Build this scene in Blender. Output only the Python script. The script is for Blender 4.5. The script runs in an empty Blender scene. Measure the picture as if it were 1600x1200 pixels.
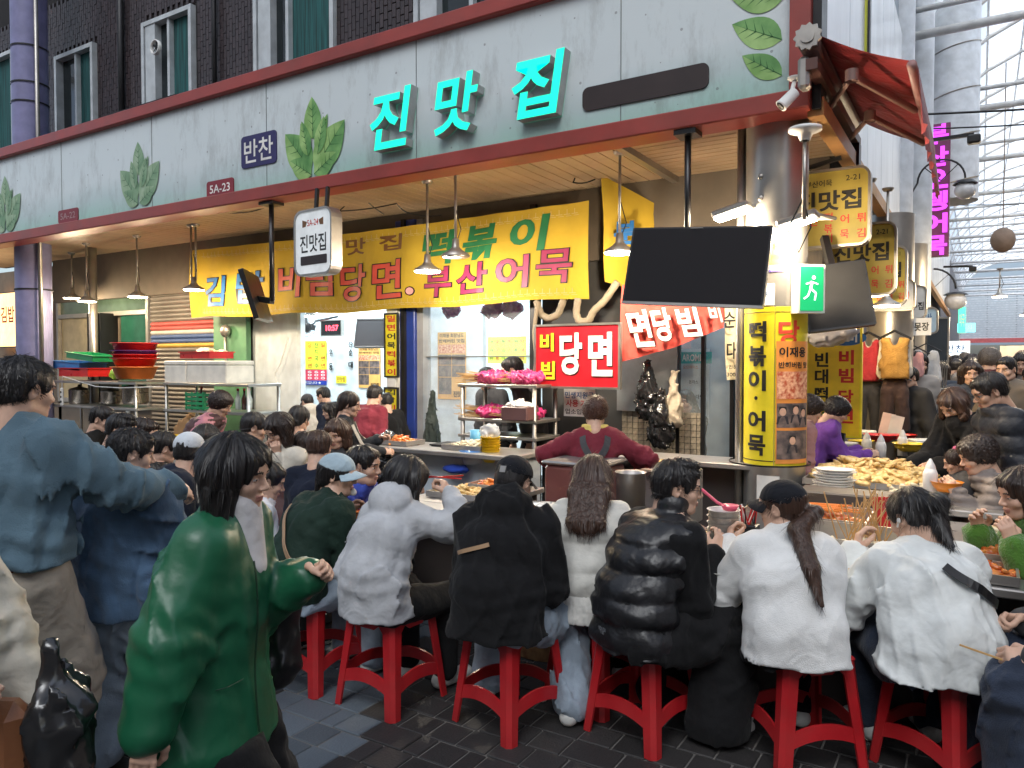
import bpy, math, random
import numpy as np
from mathutils import Vector, Matrix, Euler
PI = math.pi
R_ = math.radians
rng = random.Random(7)
NR = np.random.RandomState(11)
scene = bpy.context.scene
COL = scene.collection

# ------------------------------------------------------------------ camera
CAM_H, FPX, YAW, PITCH = 1.65, 1178.0, R_(31.8), math.atan(33 / 1178)
cam_d = bpy.data.cameras.new('camera')
cam = bpy.data.objects.new('camera', cam_d)
COL.objects.link(cam)
cam_d.sensor_width = 36; cam_d.lens = 36 * FPX / 1600
cam_d.clip_start = 0.05; cam_d.clip_end = 600
cam.location = (0, 0, CAM_H)
cam.rotation_euler = (PI / 2 - PITCH, 0, YAW)
scene.camera = cam
# ------------------------------------------------------------------ sky, sun, exposure
SUN_EL, SUN_ROT = R_(50), R_(165)
world = bpy.data.worlds.new('World'); scene.world = world; world.use_nodes = True
wn = world.node_tree.nodes; wl = world.node_tree.links
bg = wn['Background']
sky = wn.new('ShaderNodeTexSky'); sky.sky_type = 'NISHITA'; sky.sun_disc = False
sky.sun_elevation = SUN_EL; sky.sun_rotation = SUN_ROT
sky.dust_density = 4.0; sky.air_density = 1.0
wl.new(sky.outputs[0], bg.inputs[0]); bg.inputs[1].default_value = 0.15
sun_d = bpy.data.lights.new('sun', 'SUN'); sun_d.energy = 2.6; sun_d.angle = R_(30); sun_d.color = (0.86, 0.95, 1.0)
sun = bpy.data.objects.new('sun', sun_d); COL.objects.link(sun)
_sd = Vector((math.sin(SUN_ROT) * math.cos(SUN_EL), math.cos(SUN_ROT) * math.cos(SUN_EL), math.sin(SUN_EL)))
sun.rotation_euler = _sd.to_track_quat('Z', 'Y').to_euler(); sun.location = (3, -6, 12)
scene.view_settings.view_transform = 'Standard'; scene.view_settings.look = 'None'
scene.view_settings.exposure = 0.88; scene.view_settings.gamma = 1.0
scene.view_settings.use_curve_mapping = False
scene.cycles.max_bounces = 6; scene.cycles.diffuse_bounces = 3; scene.cycles.glossy_bounces = 3
scene.cycles.transparent_max_bounces = 12; scene.cycles.sample_clamp_indirect = 4.0
scene.cycles.use_denoising = True

# ------------------------------------------------------------------ photo geometry helpers
_fw = Vector((-math.sin(YAW) * math.cos(PITCH), math.cos(YAW) * math.cos(PITCH), -math.sin(PITCH)))
_rt = Vector((math.cos(YAW), math.sin(YAW), 0))
_up = _rt.cross(_fw)
CAMP = Vector((0, 0, CAM_H))
def ray(px, py): return _fw + _rt * ((px - 800) / FPX) + _up * ((600 - py) / FPX)
def atY(px, py, Y):
    r = ray(px, py); return CAMP + r * (Y / r.y)
def atX(px, py, X):
    r = ray(px, py); return CAMP + r * (X / r.x)
def atZ(px, py, Z):
    r = ray(px, py); return CAMP + r * ((Z - CAM_H) / r.z)
def atD(px, py, D): return CAMP + ray(px, py) * D

# ------------------------------------------------------------------ materials
MATS = {}
def _nt(name):
    m = bpy.data.materials.new(name); m.use_nodes = True
    return m, m.node_tree.nodes, m.node_tree.links, m.node_tree.nodes['Principled BSDF']
def mat(name, col, rough=0.6, metal=0.0, var=0.12, scale=6.0, bump=0.0, bscale=60.0, emit=None, estr=0.0,
        sheen=0.0, coat=0.0, trans=0.0, alpha=1.0, spec=0.5, stretch=(1, 1, 1), col2=None, dirt=0.0, crease=0.0, cscale=7.0):
    """painted / plastic / metal / cloth surface: base colour with procedural variation and fine relief"""
    if name in MATS: return MATS[name]
    m, n, l, b = _nt(name)
    tc = n.new('ShaderNodeTexCoord'); mp = n.new('ShaderNodeMapping'); mp.inputs['Scale'].default_value = stretch
    l.new(tc.outputs['Object'], mp.inputs[0])
    no = n.new('ShaderNodeTexNoise'); no.inputs['Scale'].default_value = scale; no.inputs['Detail'].default_value = 5
    l.new(mp.outputs[0], no.inputs['Vector'])
    ramp = n.new('ShaderNodeValToRGB'); l.new(no.outputs['Fac'], ramp.inputs[0])
    c = col; c2 = col2 or tuple(min(1, x * (1 + var)) for x in c[:3]); c1 = tuple(x * (1 - var) for x in c[:3])
    ramp.color_ramp.elements[0].position = 0.35; ramp.color_ramp.elements[1].position = 0.65
    ramp.color_ramp.elements[0].color = (*c1, 1); ramp.color_ramp.elements[1].color = (*c2[:3], 1)
    out = ramp.outputs[0]
    if dirt:
        n2 = n.new('ShaderNodeTexNoise'); n2.inputs['Scale'].default_value = scale * 0.45; n2.inputs['Detail'].default_value = 8
        n2.inputs['Roughness'].default_value = 0.7
        l.new(mp.outputs[0], n2.inputs['Vector'])
        r2 = n.new('ShaderNodeValToRGB'); r2.color_ramp.elements[0].position = 0.42; r2.color_ramp.elements[1].position = 0.72
        l.new(n2.outputs['Fac'], r2.inputs[0])
        mx = n.new('ShaderNodeMix'); mx.data_type = 'RGBA'; mx.inputs[7].default_value = (0.09, 0.075, 0.06, 1)
        sc_ = n.new('ShaderNodeMath'); sc_.operation = 'MULTIPLY'; sc_.inputs[1].default_value = dirt
        l.new(r2.outputs[0], sc_.inputs[0]); l.new(sc_.outputs[0], mx.inputs[0]); l.new(out, mx.inputs[6]); out = mx.outputs[2]
    l.new(out, b.inputs['Base Color'])
    rr = n.new('ShaderNodeMapRange'); rr.inputs[3].default_value = max(0, rough - 0.1); rr.inputs[4].default_value = min(1, rough + 0.1)
    l.new(no.outputs['Fac'], rr.inputs[0]); l.new(rr.outputs[0], b.inputs['Roughness'])
    b.inputs['Metallic'].default_value = metal
    b.inputs['Specular IOR Level'].default_value = spec
    if sheen:
        b.inputs['Sheen Weight'].default_value = sheen; b.inputs['Sheen Roughness'].default_value = 0.5
    if coat: b.inputs['Coat Weight'].default_value = coat
    if trans: b.inputs['Transmission Weight'].default_value = trans
    if alpha < 1: b.inputs['Alpha'].default_value = alpha
    if emit: b.inputs['Emission Color'].default_value = (*emit, 1); b.inputs['Emission Strength'].default_value = estr
    if bump:
        nb = n.new('ShaderNodeTexNoise'); nb.inputs['Scale'].default_value = bscale; nb.inputs['Detail'].default_value = 4
        l.new(mp.outputs[0], nb.inputs['Vector'])
        bp = n.new('ShaderNodeBump'); bp.inputs['Strength'].default_value = bump; bp.inputs['Distance'].default_value = 0.01
        l.new(nb.outputs['Fac'], bp.inputs['Height']); l.new(bp.outputs[0], b.inputs['Normal'])
        if crease:
            nc = n.new('ShaderNodeTexNoise'); nc.inputs['Scale'].default_value = cscale; nc.inputs['Detail'].default_value = 2.0; nc.inputs['Distortion'].default_value = .9; l.new(mp.outputs[0], nc.inputs['Vector'])
            b2 = n.new('ShaderNodeBump'); b2.inputs['Strength'].default_value = crease; b2.inputs['Distance'].default_value = .05; l.new(nc.outputs['Fac'], b2.inputs['Height']); l.new(b2.outputs[0], bp.inputs['Normal'])
    MATS[name] = m
    return m
def cloth(name, col, rough=0.9, sheen=0.06, bump=0.3, bscale=45, var=0.1, scale=9, stretch=(1, 1, 1), **k):
    k.setdefault('crease', .3); k.setdefault('spec', .15)
    return mat(name, col, rough, 0, var, scale, bump, bscale, sheen=sheen, stretch=stretch, **k)
def glow(name, col, s, base=None):
    return mat(name, base or col, 0.4, emit=col, estr=s, var=0.0)
def hairmat(name, col, shine=0.38):
    if name in MATS: return MATS[name]
    m, n, l, b = _nt(name)
    at = n.new('ShaderNodeAttribute'); at.attribute_name = 'flow'
    mp = n.new('ShaderNodeMapping'); mp.inputs['Scale'].default_value = (1, 1, 0.04); l.new(at.outputs['Vector'], mp.inputs[0])
    no = n.new('ShaderNodeTexNoise'); no.inputs['Scale'].default_value = 260; no.inputs['Detail'].default_value = 3
    l.new(mp.outputs[0], no.inputs['Vector'])
    rp = n.new('ShaderNodeValToRGB'); l.new(no.outputs['Fac'], rp.inputs[0])
    rp.color_ramp.elements[0].position = 0.3; rp.color_ramp.elements[1].position = 0.72
    rp.color_ramp.elements[0].color = (*[x * 0.45 for x in col], 1); rp.color_ramp.elements[1].color = (*[min(1, x * 1.9) for x in col], 1)
    l.new(rp.outputs[0], b.inputs['Base Color'])
    b.inputs['Roughness'].default_value = shine; b.inputs['Specular IOR Level'].default_value = 0.45
    bp = n.new('ShaderNodeBump'); bp.inputs['Strength'].default_value = 0.9; bp.inputs['Distance'].default_value = 0.004
    l.new(no.outputs['Fac'], bp.inputs['Height']); l.new(bp.outputs[0], b.inputs['Normal'])
    MATS[name] = m
    return m

# ------------------------------------------------------------------ objects
WM = {}                                     # world matrices of what has been made so far
def tag(o, label=None, cat=None, group=None, kind=None):
    if label: o['label'] = label
    if cat: o['category'] = cat
    if group: o['group'] = group
    if kind: o['kind'] = kind
    return o
def thing(name, label, cat, loc=(0, 0, 0), rz=0.0, group=None, kind=None):
    o = bpy.data.objects.new(name, None); COL.objects.link(o); o.empty_display_size = 0.1
    o.location = loc; o.rotation_euler = (0, 0, rz)
    WM[o.name] = Matrix.Translation(Vector(loc)) @ Matrix.Rotation(rz, 4, 'Z')
    return tag(o, label, cat, group, kind)
def link_mesh(name, me, parent=None, local=False, origin=None):
    """me holds world coordinates (or coordinates of the parent when local)"""
    o = bpy.data.objects.new(name, me); COL.objects.link(o)
    if parent is not None:
        if not local: me.transform(WM[parent.name].inverted())
        o.parent = parent; WM[o.name] = WM[parent.name].copy()
    elif not local:
        n = len(me.vertices)
        if n:
            co = np.empty(n * 3, np.float32); me.vertices.foreach_get('co', co); co = co.reshape(-1, 3)
            lo, hi = co.min(0), co.max(0)
            c = Vector(((lo[0] + hi[0]) / 2, (lo[1] + hi[1]) / 2, lo[2])) if origin is None else Vector(origin)
            me.transform(Matrix.Translation(-c)); o.location = c
            WM[o.name] = Matrix.Translation(c)
        else: WM[o.name] = Matrix()
    else: WM[o.name] = Matrix()
    return o
def np_mesh(name, V, Fq, mats=(), smooth=True, midx=None):
    me = bpy.data.meshes.new(name)
    V = np.asarray(V, np.float32); Fq = np.asarray(Fq, np.int32); k = Fq.shape[1]
    me.vertices.add(len(V)); me.vertices.foreach_set('co', V.ravel())
    me.loops.add(Fq.size); me.loops.foreach_set('vertex_index', Fq.ravel())
    me.polygons.add(len(Fq)); me.polygons.foreach_set('loop_start', np.arange(0, Fq.size, k, dtype=np.int32))
    for m in mats: me.materials.append(m)
    me.update(calc_edges=True)
    if smooth: me.polygons.foreach_set('use_smooth', np.ones(len(Fq), bool))
    if midx is not None: me.polygons.foreach_set('material_index', np.asarray(midx, np.int32))
    return me
def copy_tree(o, loc=None, rz=None, label=None, group=None, parent=None):
    c = o.copy(); COL.objects.link(c)
    if parent is not None: c.parent = parent
    if loc is not None: c.location = loc
    if rz is not None: c.rotation_euler = (0, 0, rz)
    if label: c['label'] = label
    if group: c['group'] = group
    for ch in list(o.children): copy_tree(ch, parent=c)
    WM[c.name] = Matrix.Translation(c.location) @ c.rotation_euler.to_matrix().to_4x4()
    return c
def instance(name, me, M, parent, local=False):
    """another piece sharing mesh data"""
    o = bpy.data.objects.new(name, me); COL.objects.link(o); o.parent = parent
    o.matrix_local = M if local else WM[parent.name].inverted() @ M
    WM[o.name] = M
    return o

class MB:
    """collects shapes into one mesh"""
    def __init__(s): s.v = []; s.f = []; s.mi = []; s.sm = []; s.cur = 0; s.M = None
    def add(s, vs, fs, smooth=False):
        o = len(s.v)
        if s.M is not None: vs = [s.M @ Vector(v) for v in vs]
        s.v.extend([tuple(v) for v in vs]); s.f.extend([tuple(i + o for i in f) for f in fs])
        s.mi.extend([s.cur] * len(fs)); s.sm.extend([smooth] * len(fs)); return s
    def box(s, c, d, R=None, bev=0.0):
        hx, hy, hz = d[0] / 2, d[1] / 2, d[2] / 2
        if bev <= 0:
            vs = [Vector((x, y, z)) for x in (-hx, hx) for y in (-hy, hy) for z in (-hz, hz)]
            fs = [(0, 1, 3, 2), (4, 6, 7, 5), (0, 4, 5, 1), (2, 3, 7, 6), (0, 2, 6, 4), (1, 5, 7, 3)]
        else:
            b = min(bev, hx * .95, hy * .95, hz * .95); vs = []; ix = {}
            for x in (-1, 1):
                for y in (-1, 1):
                    for z in (-1, 1):
                        for a in range(3):
                            p = [x * hx, y * hy, z * hz]
                            for q in range(3):
                                if q != a: p[q] -= (x, y, z)[q] * b
                            ix[(x, y, z, a)] = len(vs); vs.append(Vector(p))
            fs = []
            for a in range(3):
                u, w = [(1, 2), (2, 0), (0, 1)][a]
                for sg in (-1, 1):
                    q = []
                    for (p1, p2) in ((-1, -1), (1, -1), (1, 1), (-1, 1)):
                        k = [0, 0, 0]; k[a] = sg; k[u] = p1; k[w] = p2; q.append(ix[(*k, a)])
                    fs.append(tuple(q) if sg > 0 else tuple(reversed(q)))
            for a in range(3):
                u, w = [(1, 2), (2, 0), (0, 1)][a]
                for s1 in (-1, 1):
                    for s2 in (-1, 1):
                        k = [[0, 0, 0], [0, 0, 0]]
                        for t, kk in zip((-1, 1), k): kk[a] = t; kk[u] = s1; kk[w] = s2
                        q = [ix[(*k[0], u)], ix[(*k[1], u)], ix[(*k[1], w)], ix[(*k[0], w)]]
                        fs.append(tuple(q) if s1 * s2 < 0 else tuple(reversed(q)))
            for x in (-1, 1):
                for y in (-1, 1):
                    for z in (-1, 1):
                        q = [ix[(x, y, z, 0)], ix[(x, y, z, 1)], ix[(x, y, z, 2)]]
                        fs.append(tuple(q) if x * y * z > 0 else tuple(reversed(q)))
        if R is not None: vs = [R @ v for v in vs]
        c = Vector(c); return s.add([v + c for v in vs], fs)
    def bar(s, a, b, w, h=None, up=(0, 0, 1), bev=0.0):
        a, b = Vector(a), Vector(b); d = b - a; L = d.length; h = h or w
        x = d.normalized(); up = Vector(up)
        if abs(x.dot(up)) > 0.99: up = Vector((0, 1, 0))
        y = up.cross(x).normalized(); z = x.cross(y)
        return s.box((a + b) / 2, (L, w, h), Matrix((x, y, z)).transposed(), bev)
    def tube(s, pts, r, n=8, cap=True, flat=1.0):
        pts = [Vector(p) for p in pts]; rs = r if isinstance(r, (list, tuple)) else [r] * len(pts)
        vs = []; prev = None
        for i, p in enumerate(pts):
            t = (pts[min(i + 1, len(pts) - 1)] - pts[max(i - 1, 0)]).normalized()
            ref = prev if prev is not None else (Vector((0, 0, 1)) if abs(t.z) < .9 else Vector((1, 0, 0)))
            y = (ref - t * ref.dot(t))
            y = y.normalized() if y.length > 1e-6 else t.orthogonal().normalized()
            x = t.cross(y); prev = y
            for k in range(n):
                a = 2 * PI * k / n; vs.append(p + (x * math.cos(a) + y * math.sin(a) * flat) * rs[i])
        fs = []
        for i in range(len(pts) - 1):
            for k in range(n):
                k2 = (k + 1) % n; fs.append((i * n + k, i * n + k2, (i + 1) * n + k2, (i + 1) * n + k))
        if cap: fs += [tuple(reversed(range(n))), tuple(range((len(pts) - 1) * n, len(pts) * n))]
        return s.add(vs, fs, n > 5)
    def lathe(s, c, prof, n=20, sx=1.0, sy=1.0, a0=0.0, a1=2 * PI, R=None):
        """prof: list of (radius, z)"""
        c = Vector(c); full = abs(a1 - a0 - 2 * PI) < 1e-6; m = n if full else n + 1; vs = []
        for (r, z) in prof:
            for k in range(m):
                a = a0 + (a1 - a0) * k / n; v = Vector((r * math.cos(a) * sx, r * math.sin(a) * sy, z))
                vs.append((R @ v if R is not None else v) + c)
        fs = []
        for i in range(len(prof) - 1):
            for k in range(n):
                k2 = (k + 1) % m if full else k + 1
                fs.append((i * m + k, i * m + k2, (i + 1) * m + k2, (i + 1) * m + k))
        return s.add(vs, fs, True)
    def prism(s, pts, h, M=None):
        """pts: 2-D outline extruded from z=0 to z=h, then M"""
        n = len(pts); vs = [Vector((x, y, 0)) for x, y in pts] + [Vector((x, y, h)) for x, y in pts]
        if M is not None: vs = [M @ v for v in vs]
        fs = [tuple(reversed(range(n))), tuple(range(n, 2 * n))] + [(i, (i + 1) % n, n + (i + 1) % n, n + i) for i in range(n)]
        return s.add(vs, fs)
    def quad(s, a, b, c, d, nu=1, nv=1, fn=None):
        a, b, c, d = map(Vector, (a, b, c, d)); vs = []; fs = []
        for j in range(nv + 1):
            for i in range(nu + 1):
                u, v = i / nu, j / nv; p = (a * (1 - u) + b * u) * (1 - v) + (d * (1 - u) + c * u) * v
                vs.append(p + fn(u, v) if fn else p)
        for j in range(nv):
            for i in range(nu): k = j * (nu + 1) + i; fs.append((k, k + 1, k + nu + 2, k + nu + 1))
        return s.add(vs, fs, nu * nv > 1)
    def sphere(s, c, r, n=10, m=7, R=None):
        r = (r, r, r) if not isinstance(r, (tuple, list)) else r; c = Vector(c); vs = []; fs = []
        for j in range(m + 1):
            th = PI * j / m
            for i in range(n):
                v = Vector((r[0] * math.sin(th) * math.cos(2 * PI * i / n), r[1] * math.sin(th) * math.sin(2 * PI * i / n), r[2] * math.cos(th)))
                vs.append((R @ v if R is not None else v) + c)
        for j in range(m):
            for i in range(n):
                i2 = (i + 1) % n; fs.append((j * n + i, (j + 1) * n + i, (j + 1) * n + i2, j * n + i2))
        return s.add(vs, fs, True)
    def m(s, i): s.cur = i; return s
    def build(s, name, mats, parent=None, local=False, origin=None):
        me = bpy.data.meshes.new(name); me.from_pydata(s.v, [], s.f)
        if not isinstance(mats, (list, tuple)): mats = [mats]
        for m_ in mats: me.materials.append(m_)
        if len(s.f):
            me.polygons.foreach_set('material_index', s.mi); me.polygons.foreach_set('use_smooth', s.sm)
        me.update()
        return link_mesh(name, me, parent, local, origin)

def rrect(w, h, r, n=5):
    pts = []
    for cx, cy, a in ((w / 2 - r, h / 2 - r, 0), (-w / 2 + r, h / 2 - r, PI / 2), (-w / 2 + r, -h / 2 + r, PI), (w / 2 - r, -h / 2 + r, 1.5 * PI)):
        for k in range(n + 1): t = a + PI / 2 * k / n; pts.append((cx + r * math.cos(t), cy + r * math.sin(t)))
    return pts
def frameM(o, x, y):
    """matrix with origin o, local x and y axes; z = x cross y"""
    x = Vector(x).normalized(); y = Vector(y); y = (y - x * y.dot(x)).normalized(); z = x.cross(y)
    M = Matrix((x, y, z)).transposed().to_4x4(); M.translation = Vector(o); return M

# ------------------------------------------------------------------ lettering (solid or flat print), fitted to a box
_txt = {}
def tess(V, F_, mx):
    """split flat lettering into small triangles so that it can follow a curved surface"""
    V = [tuple(v) for v in V]; T = [(f[0], f[i], f[i + 1]) for f in F_ for i in range(1, len(f) - 1)]; mid = {}
    for _ in range(7):
        N = []; ch = False
        for t in T:
            L = [math.dist(V[t[i]], V[t[(i + 1) % 3]]) for i in range(3)]; i = L.index(max(L))
            if L[i] <= mx: N.append(t); continue
            a, b, c = t[i], t[(i + 1) % 3], t[(i + 2) % 3]; k = (min(a, b), max(a, b)); ch = True
            if k not in mid: mid[k] = len(V); V.append(tuple((p + q) / 2 for p, q in zip(V[a], V[b])))
            N += [(a, mid[k], c), (mid[k], b, c)]
        T = N
        if not ch: break
    return np.array(V, np.float32), T
def text_mesh(s, bold=0.0, vertical=False):
    key = (s, bold)
    if key in _txt: return _txt[key]
    cu = bpy.data.curves.new('lettering', 'FONT'); cu.body = s; cu.size = 1; cu.offset = bold; cu.resolution_u = 3
    cu.space_line = 1.15
    cu.align_x = 'CENTER'
    ob = bpy.data.objects.new('lettering', cu); COL.objects.link(ob)
    dg = bpy.context.evaluated_depsgraph_get(); me = bpy.data.meshes.new_from_object(ob.evaluated_get(dg))
    bpy.data.objects.remove(ob); bpy.data.curves.remove(cu)
    V = np.empty(len(me.vertices) * 3, np.float32); me.vertices.foreach_get('co', V); V = V.reshape(-1, 3)
    F_ = [tuple(p.vertices) for p in me.polygons]; bpy.data.meshes.remove(me)
    _txt[key] = (V, F_); return _txt[key]
def letters(mb, s, M, x, y, w, h, z=0.002, depth=0.0, bold=0.0, shear=0.0, wob=None):
    """put string s in the box centre (x,y), size (w,h) of plane M; depth>0 makes solid letters"""
    V, F_ = text_mesh(s, bold)
    if not len(V): return mb
    lo, hi = V.min(0), V.max(0); sc = np.array([w / max(hi[0] - lo[0], 1e-4), h / max(hi[1] - lo[1], 1e-4)])
    P = (V[:, :2] - (lo[:2] + hi[:2]) / 2) * sc
    P[:, 0] += P[:, 1] * shear
    P[:, 0] += x; P[:, 1] += y
    if wob: P = wob(P)
    n = len(P)
    top = [M @ Vector((p[0], p[1], z + depth)) for p in P]
    if depth <= 0: return mb.add(top, F_)
    bot = [M @ Vector((p[0], p[1], z)) for p in P]; mb.add(top, F_)
    cnt = {}
    for f in F_:
        for i in range(len(f)):
            a, b = f[i], f[(i + 1) % len(f)]; cnt[(a, b)] = 1
    side = [(a, n + a, n + b, b) for (a, b) in cnt if (b, a) not in cnt]
    cur = mb.cur; mb.cur = getattr(mb, 'side', cur); mb.add(top + bot, side); mb.cur = cur
    return mb
# ------------------------------------------------------------------ smooth solid modelling (signed distance -> mesh)
class Vol:
    def __init__(s): s.p = []; s.disp = []
    def cap(s, a, b, ra, rb=None, k=.03, w=None, f=1.0, op='u'):
        s.p.append(('c', np.array(a, float), np.array(b, float), ra, ra if rb is None else rb, k, None if w is None else np.array(w, float), f, op)); return s
    def chain(s, pts, rs, k=.03, w=None, f=1.0):
        for i in range(len(pts) - 1): s.cap(pts[i], pts[i + 1], rs[i], rs[i + 1], k, w, f)
        return s
    def ell(s, c, r, R=None, k=.02, op='u'):
        s.p.append(('e', np.array(c, float), np.array(r, float), None if R is None else np.array(R, float), k, op)); return s
    def cut(s, c, n, wave=0.0):
        n = np.array(n, float); s.p.append(('p', np.array(c, float), n / np.linalg.norm(n), wave)); return s
    def bounds(s):
        lo = np.full(3, 1e9); hi = -lo
        for q in s.p:
            if q[0] == 'c' and q[8] == 'u':
                r = max(q[3], q[4]) * max(1, q[7])
                lo = np.minimum(lo, np.minimum(q[1], q[2]) - r); hi = np.maximum(hi, np.maximum(q[1], q[2]) + r)
            elif q[0] == 'e' and q[5] == 'u':
                r = q[2] if q[3] is None else np.full(3, q[2].max()); lo = np.minimum(lo, q[1] - r); hi = np.maximum(hi, q[1] + r)
        return lo, hi
    def mesh(s, h, pad=.03):
        lo, hi = s.bounds(); lo = lo - pad; hi = hi + pad
        n = np.ceil((hi - lo) / h).astype(int) + 1
        ax = [lo[i] + h * np.arange(n[i]) for i in range(3)]
        D = np.full(n, 1.0, np.float32)
        def win(l, u):
            a = np.clip(((l - lo) / h).astype(int), 0, n - 1); b = np.clip(((u - lo) / h).astype(int) + 2, 1, n)
            return tuple(slice(a[i], b[i]) for i in range(3)), ax[0][a[0]:b[0], None, None], ax[1][None, a[1]:b[1], None], ax[2][None, None, a[2]:b[2]]
        for q in s.p:
            if q[0] == 'c':
                _, a, b, ra, rb, k, w, f, op = q; r = max(ra, rb) * max(1, f) + k + pad
                sl, X, Y, Z = win(np.minimum(a, b) - r, np.maximum(a, b) + r)
                px, py, pz = X - a[0], Y - a[1], Z - a[2]; ba = b - a
                if w is not None:
                    g = 1 - 1 / f; t = (px * w[0] + py * w[1] + pz * w[2]) * g
                    px = px - w[0] * t; py = py - w[1] * t; pz = pz - w[2] * t; ba = ba - w * (ba @ w) * g
                L = max(ba @ ba, 1e-9); t = np.clip((px * ba[0] + py * ba[1] + pz * ba[2]) / L, 0, 1)
                d = np.sqrt((px - ba[0] * t) ** 2 + (py - ba[1] * t) ** 2 + (pz - ba[2] * t) ** 2) - (ra + (rb - ra) * t)
            elif q[0] == 'e':
                _, c, r, R, k, op = q; m = (r if R is None else np.full(3, r.max())) + k + pad
                sl, X, Y, Z = win(c - m, c + m); px, py, pz = X - c[0], Y - c[1], Z - c[2]
                if R is not None:
                    px, py, pz = (R[0, 0] * px + R[1, 0] * py + R[2, 0] * pz, R[0, 1] * px + R[1, 1] * py + R[2, 1] * pz, R[0, 2] * px + R[1, 2] * py + R[2, 2] * pz)
                k0 = np.sqrt((px / r[0]) ** 2 + (py / r[1]) ** 2 + (pz / r[2]) ** 2)
                k1 = np.sqrt((px / r[0] ** 2) ** 2 + (py / r[1] ** 2) ** 2 + (pz / r[2] ** 2) ** 2)
                d = k0 * (k0 - 1) / np.maximum(k1, 1e-6)
            else: continue
            E = D[sl]
            if op == 'u': hh = np.maximum(k - np.abs(E - d), 0) / k; D[sl] = np.minimum(E, d) - hh * hh * k * .25
            else: d = -d; hh = np.maximum(k - np.abs(E - d), 0) / k; D[sl] = np.maximum(E, d) + hh * hh * k * .25
        for fn in s.disp:
            ix = np.nonzero(np.abs(D) < .055); P = np.stack([ax[i][ix[i]] for i in range(3)], 1)
            D[ix] -= fn(P).astype(np.float32)
        for q in s.p:
            if q[0] == 'p':
                X, Y, Z = ax[0][:, None, None], ax[1][None, :, None], ax[2][None, None, :]
                d = (X - q[1][0]) * q[2][0] + (Y - q[1][1]) * q[2][1] + (Z - q[1][2]) * q[2][2]
                if q[3]: d = d + q[3] * np.sin(X * 31 + Y * 17)
                D = np.maximum(D, d)
        return surf(D, lo, h)
def surf(D, lo, h):
    S = D < 0
    c = S[:-1, :-1, :-1].astype(np.int8)
    for dx in (0, 1):
        for dy in (0, 1):
            for dz in (0, 1):
                if dx or dy or dz: c = c + S[dx:D.shape[0] - 1 + dx, dy:D.shape[1] - 1 + dy, dz:D.shape[2] - 1 + dz]
    I, J, K = np.nonzero((c > 0) & (c < 8))
    idx = np.full(c.shape, -1, np.int32); idx[I, J, K] = np.arange(len(I))
    acc = np.zeros((len(I), 3)); cnt = np.zeros(len(I))
    cor = [(0, 0, 0), (1, 0, 0), (0, 1, 0), (1, 1, 0), (0, 0, 1), (1, 0, 1), (0, 1, 1), (1, 1, 1)]
    val = [D[I + a, J + b, K + d] for a, b, d in cor]
    for a in range(8):
        for b in range(a + 1, 8):
            if sum(abs(cor[a][i] - cor[b][i]) for i in range(3)) != 1: continue
            va, vb = val[a], val[b]; m = (va < 0) != (vb < 0)
            t = np.where(m, va / np.where(m, va - vb, 1), 0)[:, None]
            p = np.array(cor[a]) * (1 - t) + np.array(cor[b]) * t
            acc[m] += p[m]; cnt[m] += 1
    V = lo + h * (np.stack([I, J, K], 1) + acc / np.maximum(cnt, 1)[:, None])
    Q = []
    for axis in range(3):
        s0 = [slice(None)] * 3; s1 = [slice(None)] * 3; s0[axis] = slice(0, -1); s1[axis] = slice(1, None)
        A, B = S[tuple(s0)], S[tuple(s1)]; i, j, k = np.nonzero(A != B)
        o = [i, j, k]; u, v = [(1, 2), (2, 0), (0, 1)][axis]
        ok = (o[u] > 0) & (o[v] > 0) & (o[u] < c.shape[u]) & (o[v] < c.shape[v])
        o = [x[ok] for x in o]; inside = A[o[0], o[1], o[2]]
        def cell(du, dv):
            q = [x.copy() for x in o]; q[u] = q[u] + du; q[v] = q[v] + dv; return idx[q[0], q[1], q[2]]
        f = np.stack([cell(-1, -1), cell(0, -1), cell(0, 0), cell(-1, 0)], 1)
        f[~inside] = f[~inside][:, ::-1]; Q.append(f)
    Q = np.concatenate(Q); Q = Q[(Q >= 0).all(1)]
    return V, Q
def wrinkle(seed, amp, f=9.0, st=(1, 1, 1)):
    r = np.random.RandomState(seed); K = r.normal(size=(6, 3)) * f * np.array(st); Ph = r.uniform(0, 6.3, 6)
    W = r.normal(size=(3, 3)) * f * .6
    def fn(P):
        q = P + .035 * np.sin(P @ W.T + Ph[:3]); o = 0
        for i in range(6): o = o + (1 - np.abs(np.sin(q @ K[i] + Ph[i]))) ** 2.2 * (1 if i % 2 else -1)
        return amp * o * .75
    return fn
def folds(seed, amp, f=20.0, st=(1, 1, .55)):
    """sparse crisp creases"""
    r = np.random.RandomState(seed + 77); K = r.normal(size=(6, 3)) * f * .62 * np.array(st); Ph = r.uniform(0, 6.3, 6); M = r.normal(size=(6, 3)) * 5.5; W = r.normal(size=(3, 3)) * 9
    def fn(P):
        q = P + .022 * np.sin(P @ W.T + Ph[:3]); o = 0
        for i in range(6): o = o + (1 - np.abs(np.sin(q @ K[i] + Ph[i]))) ** 3.2 * np.clip(np.sin(P @ M[i] + Ph[5 - i]) + .15, 0, 1) * (1 if i % 3 else -.7)
        return amp * o
    return fn
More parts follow.
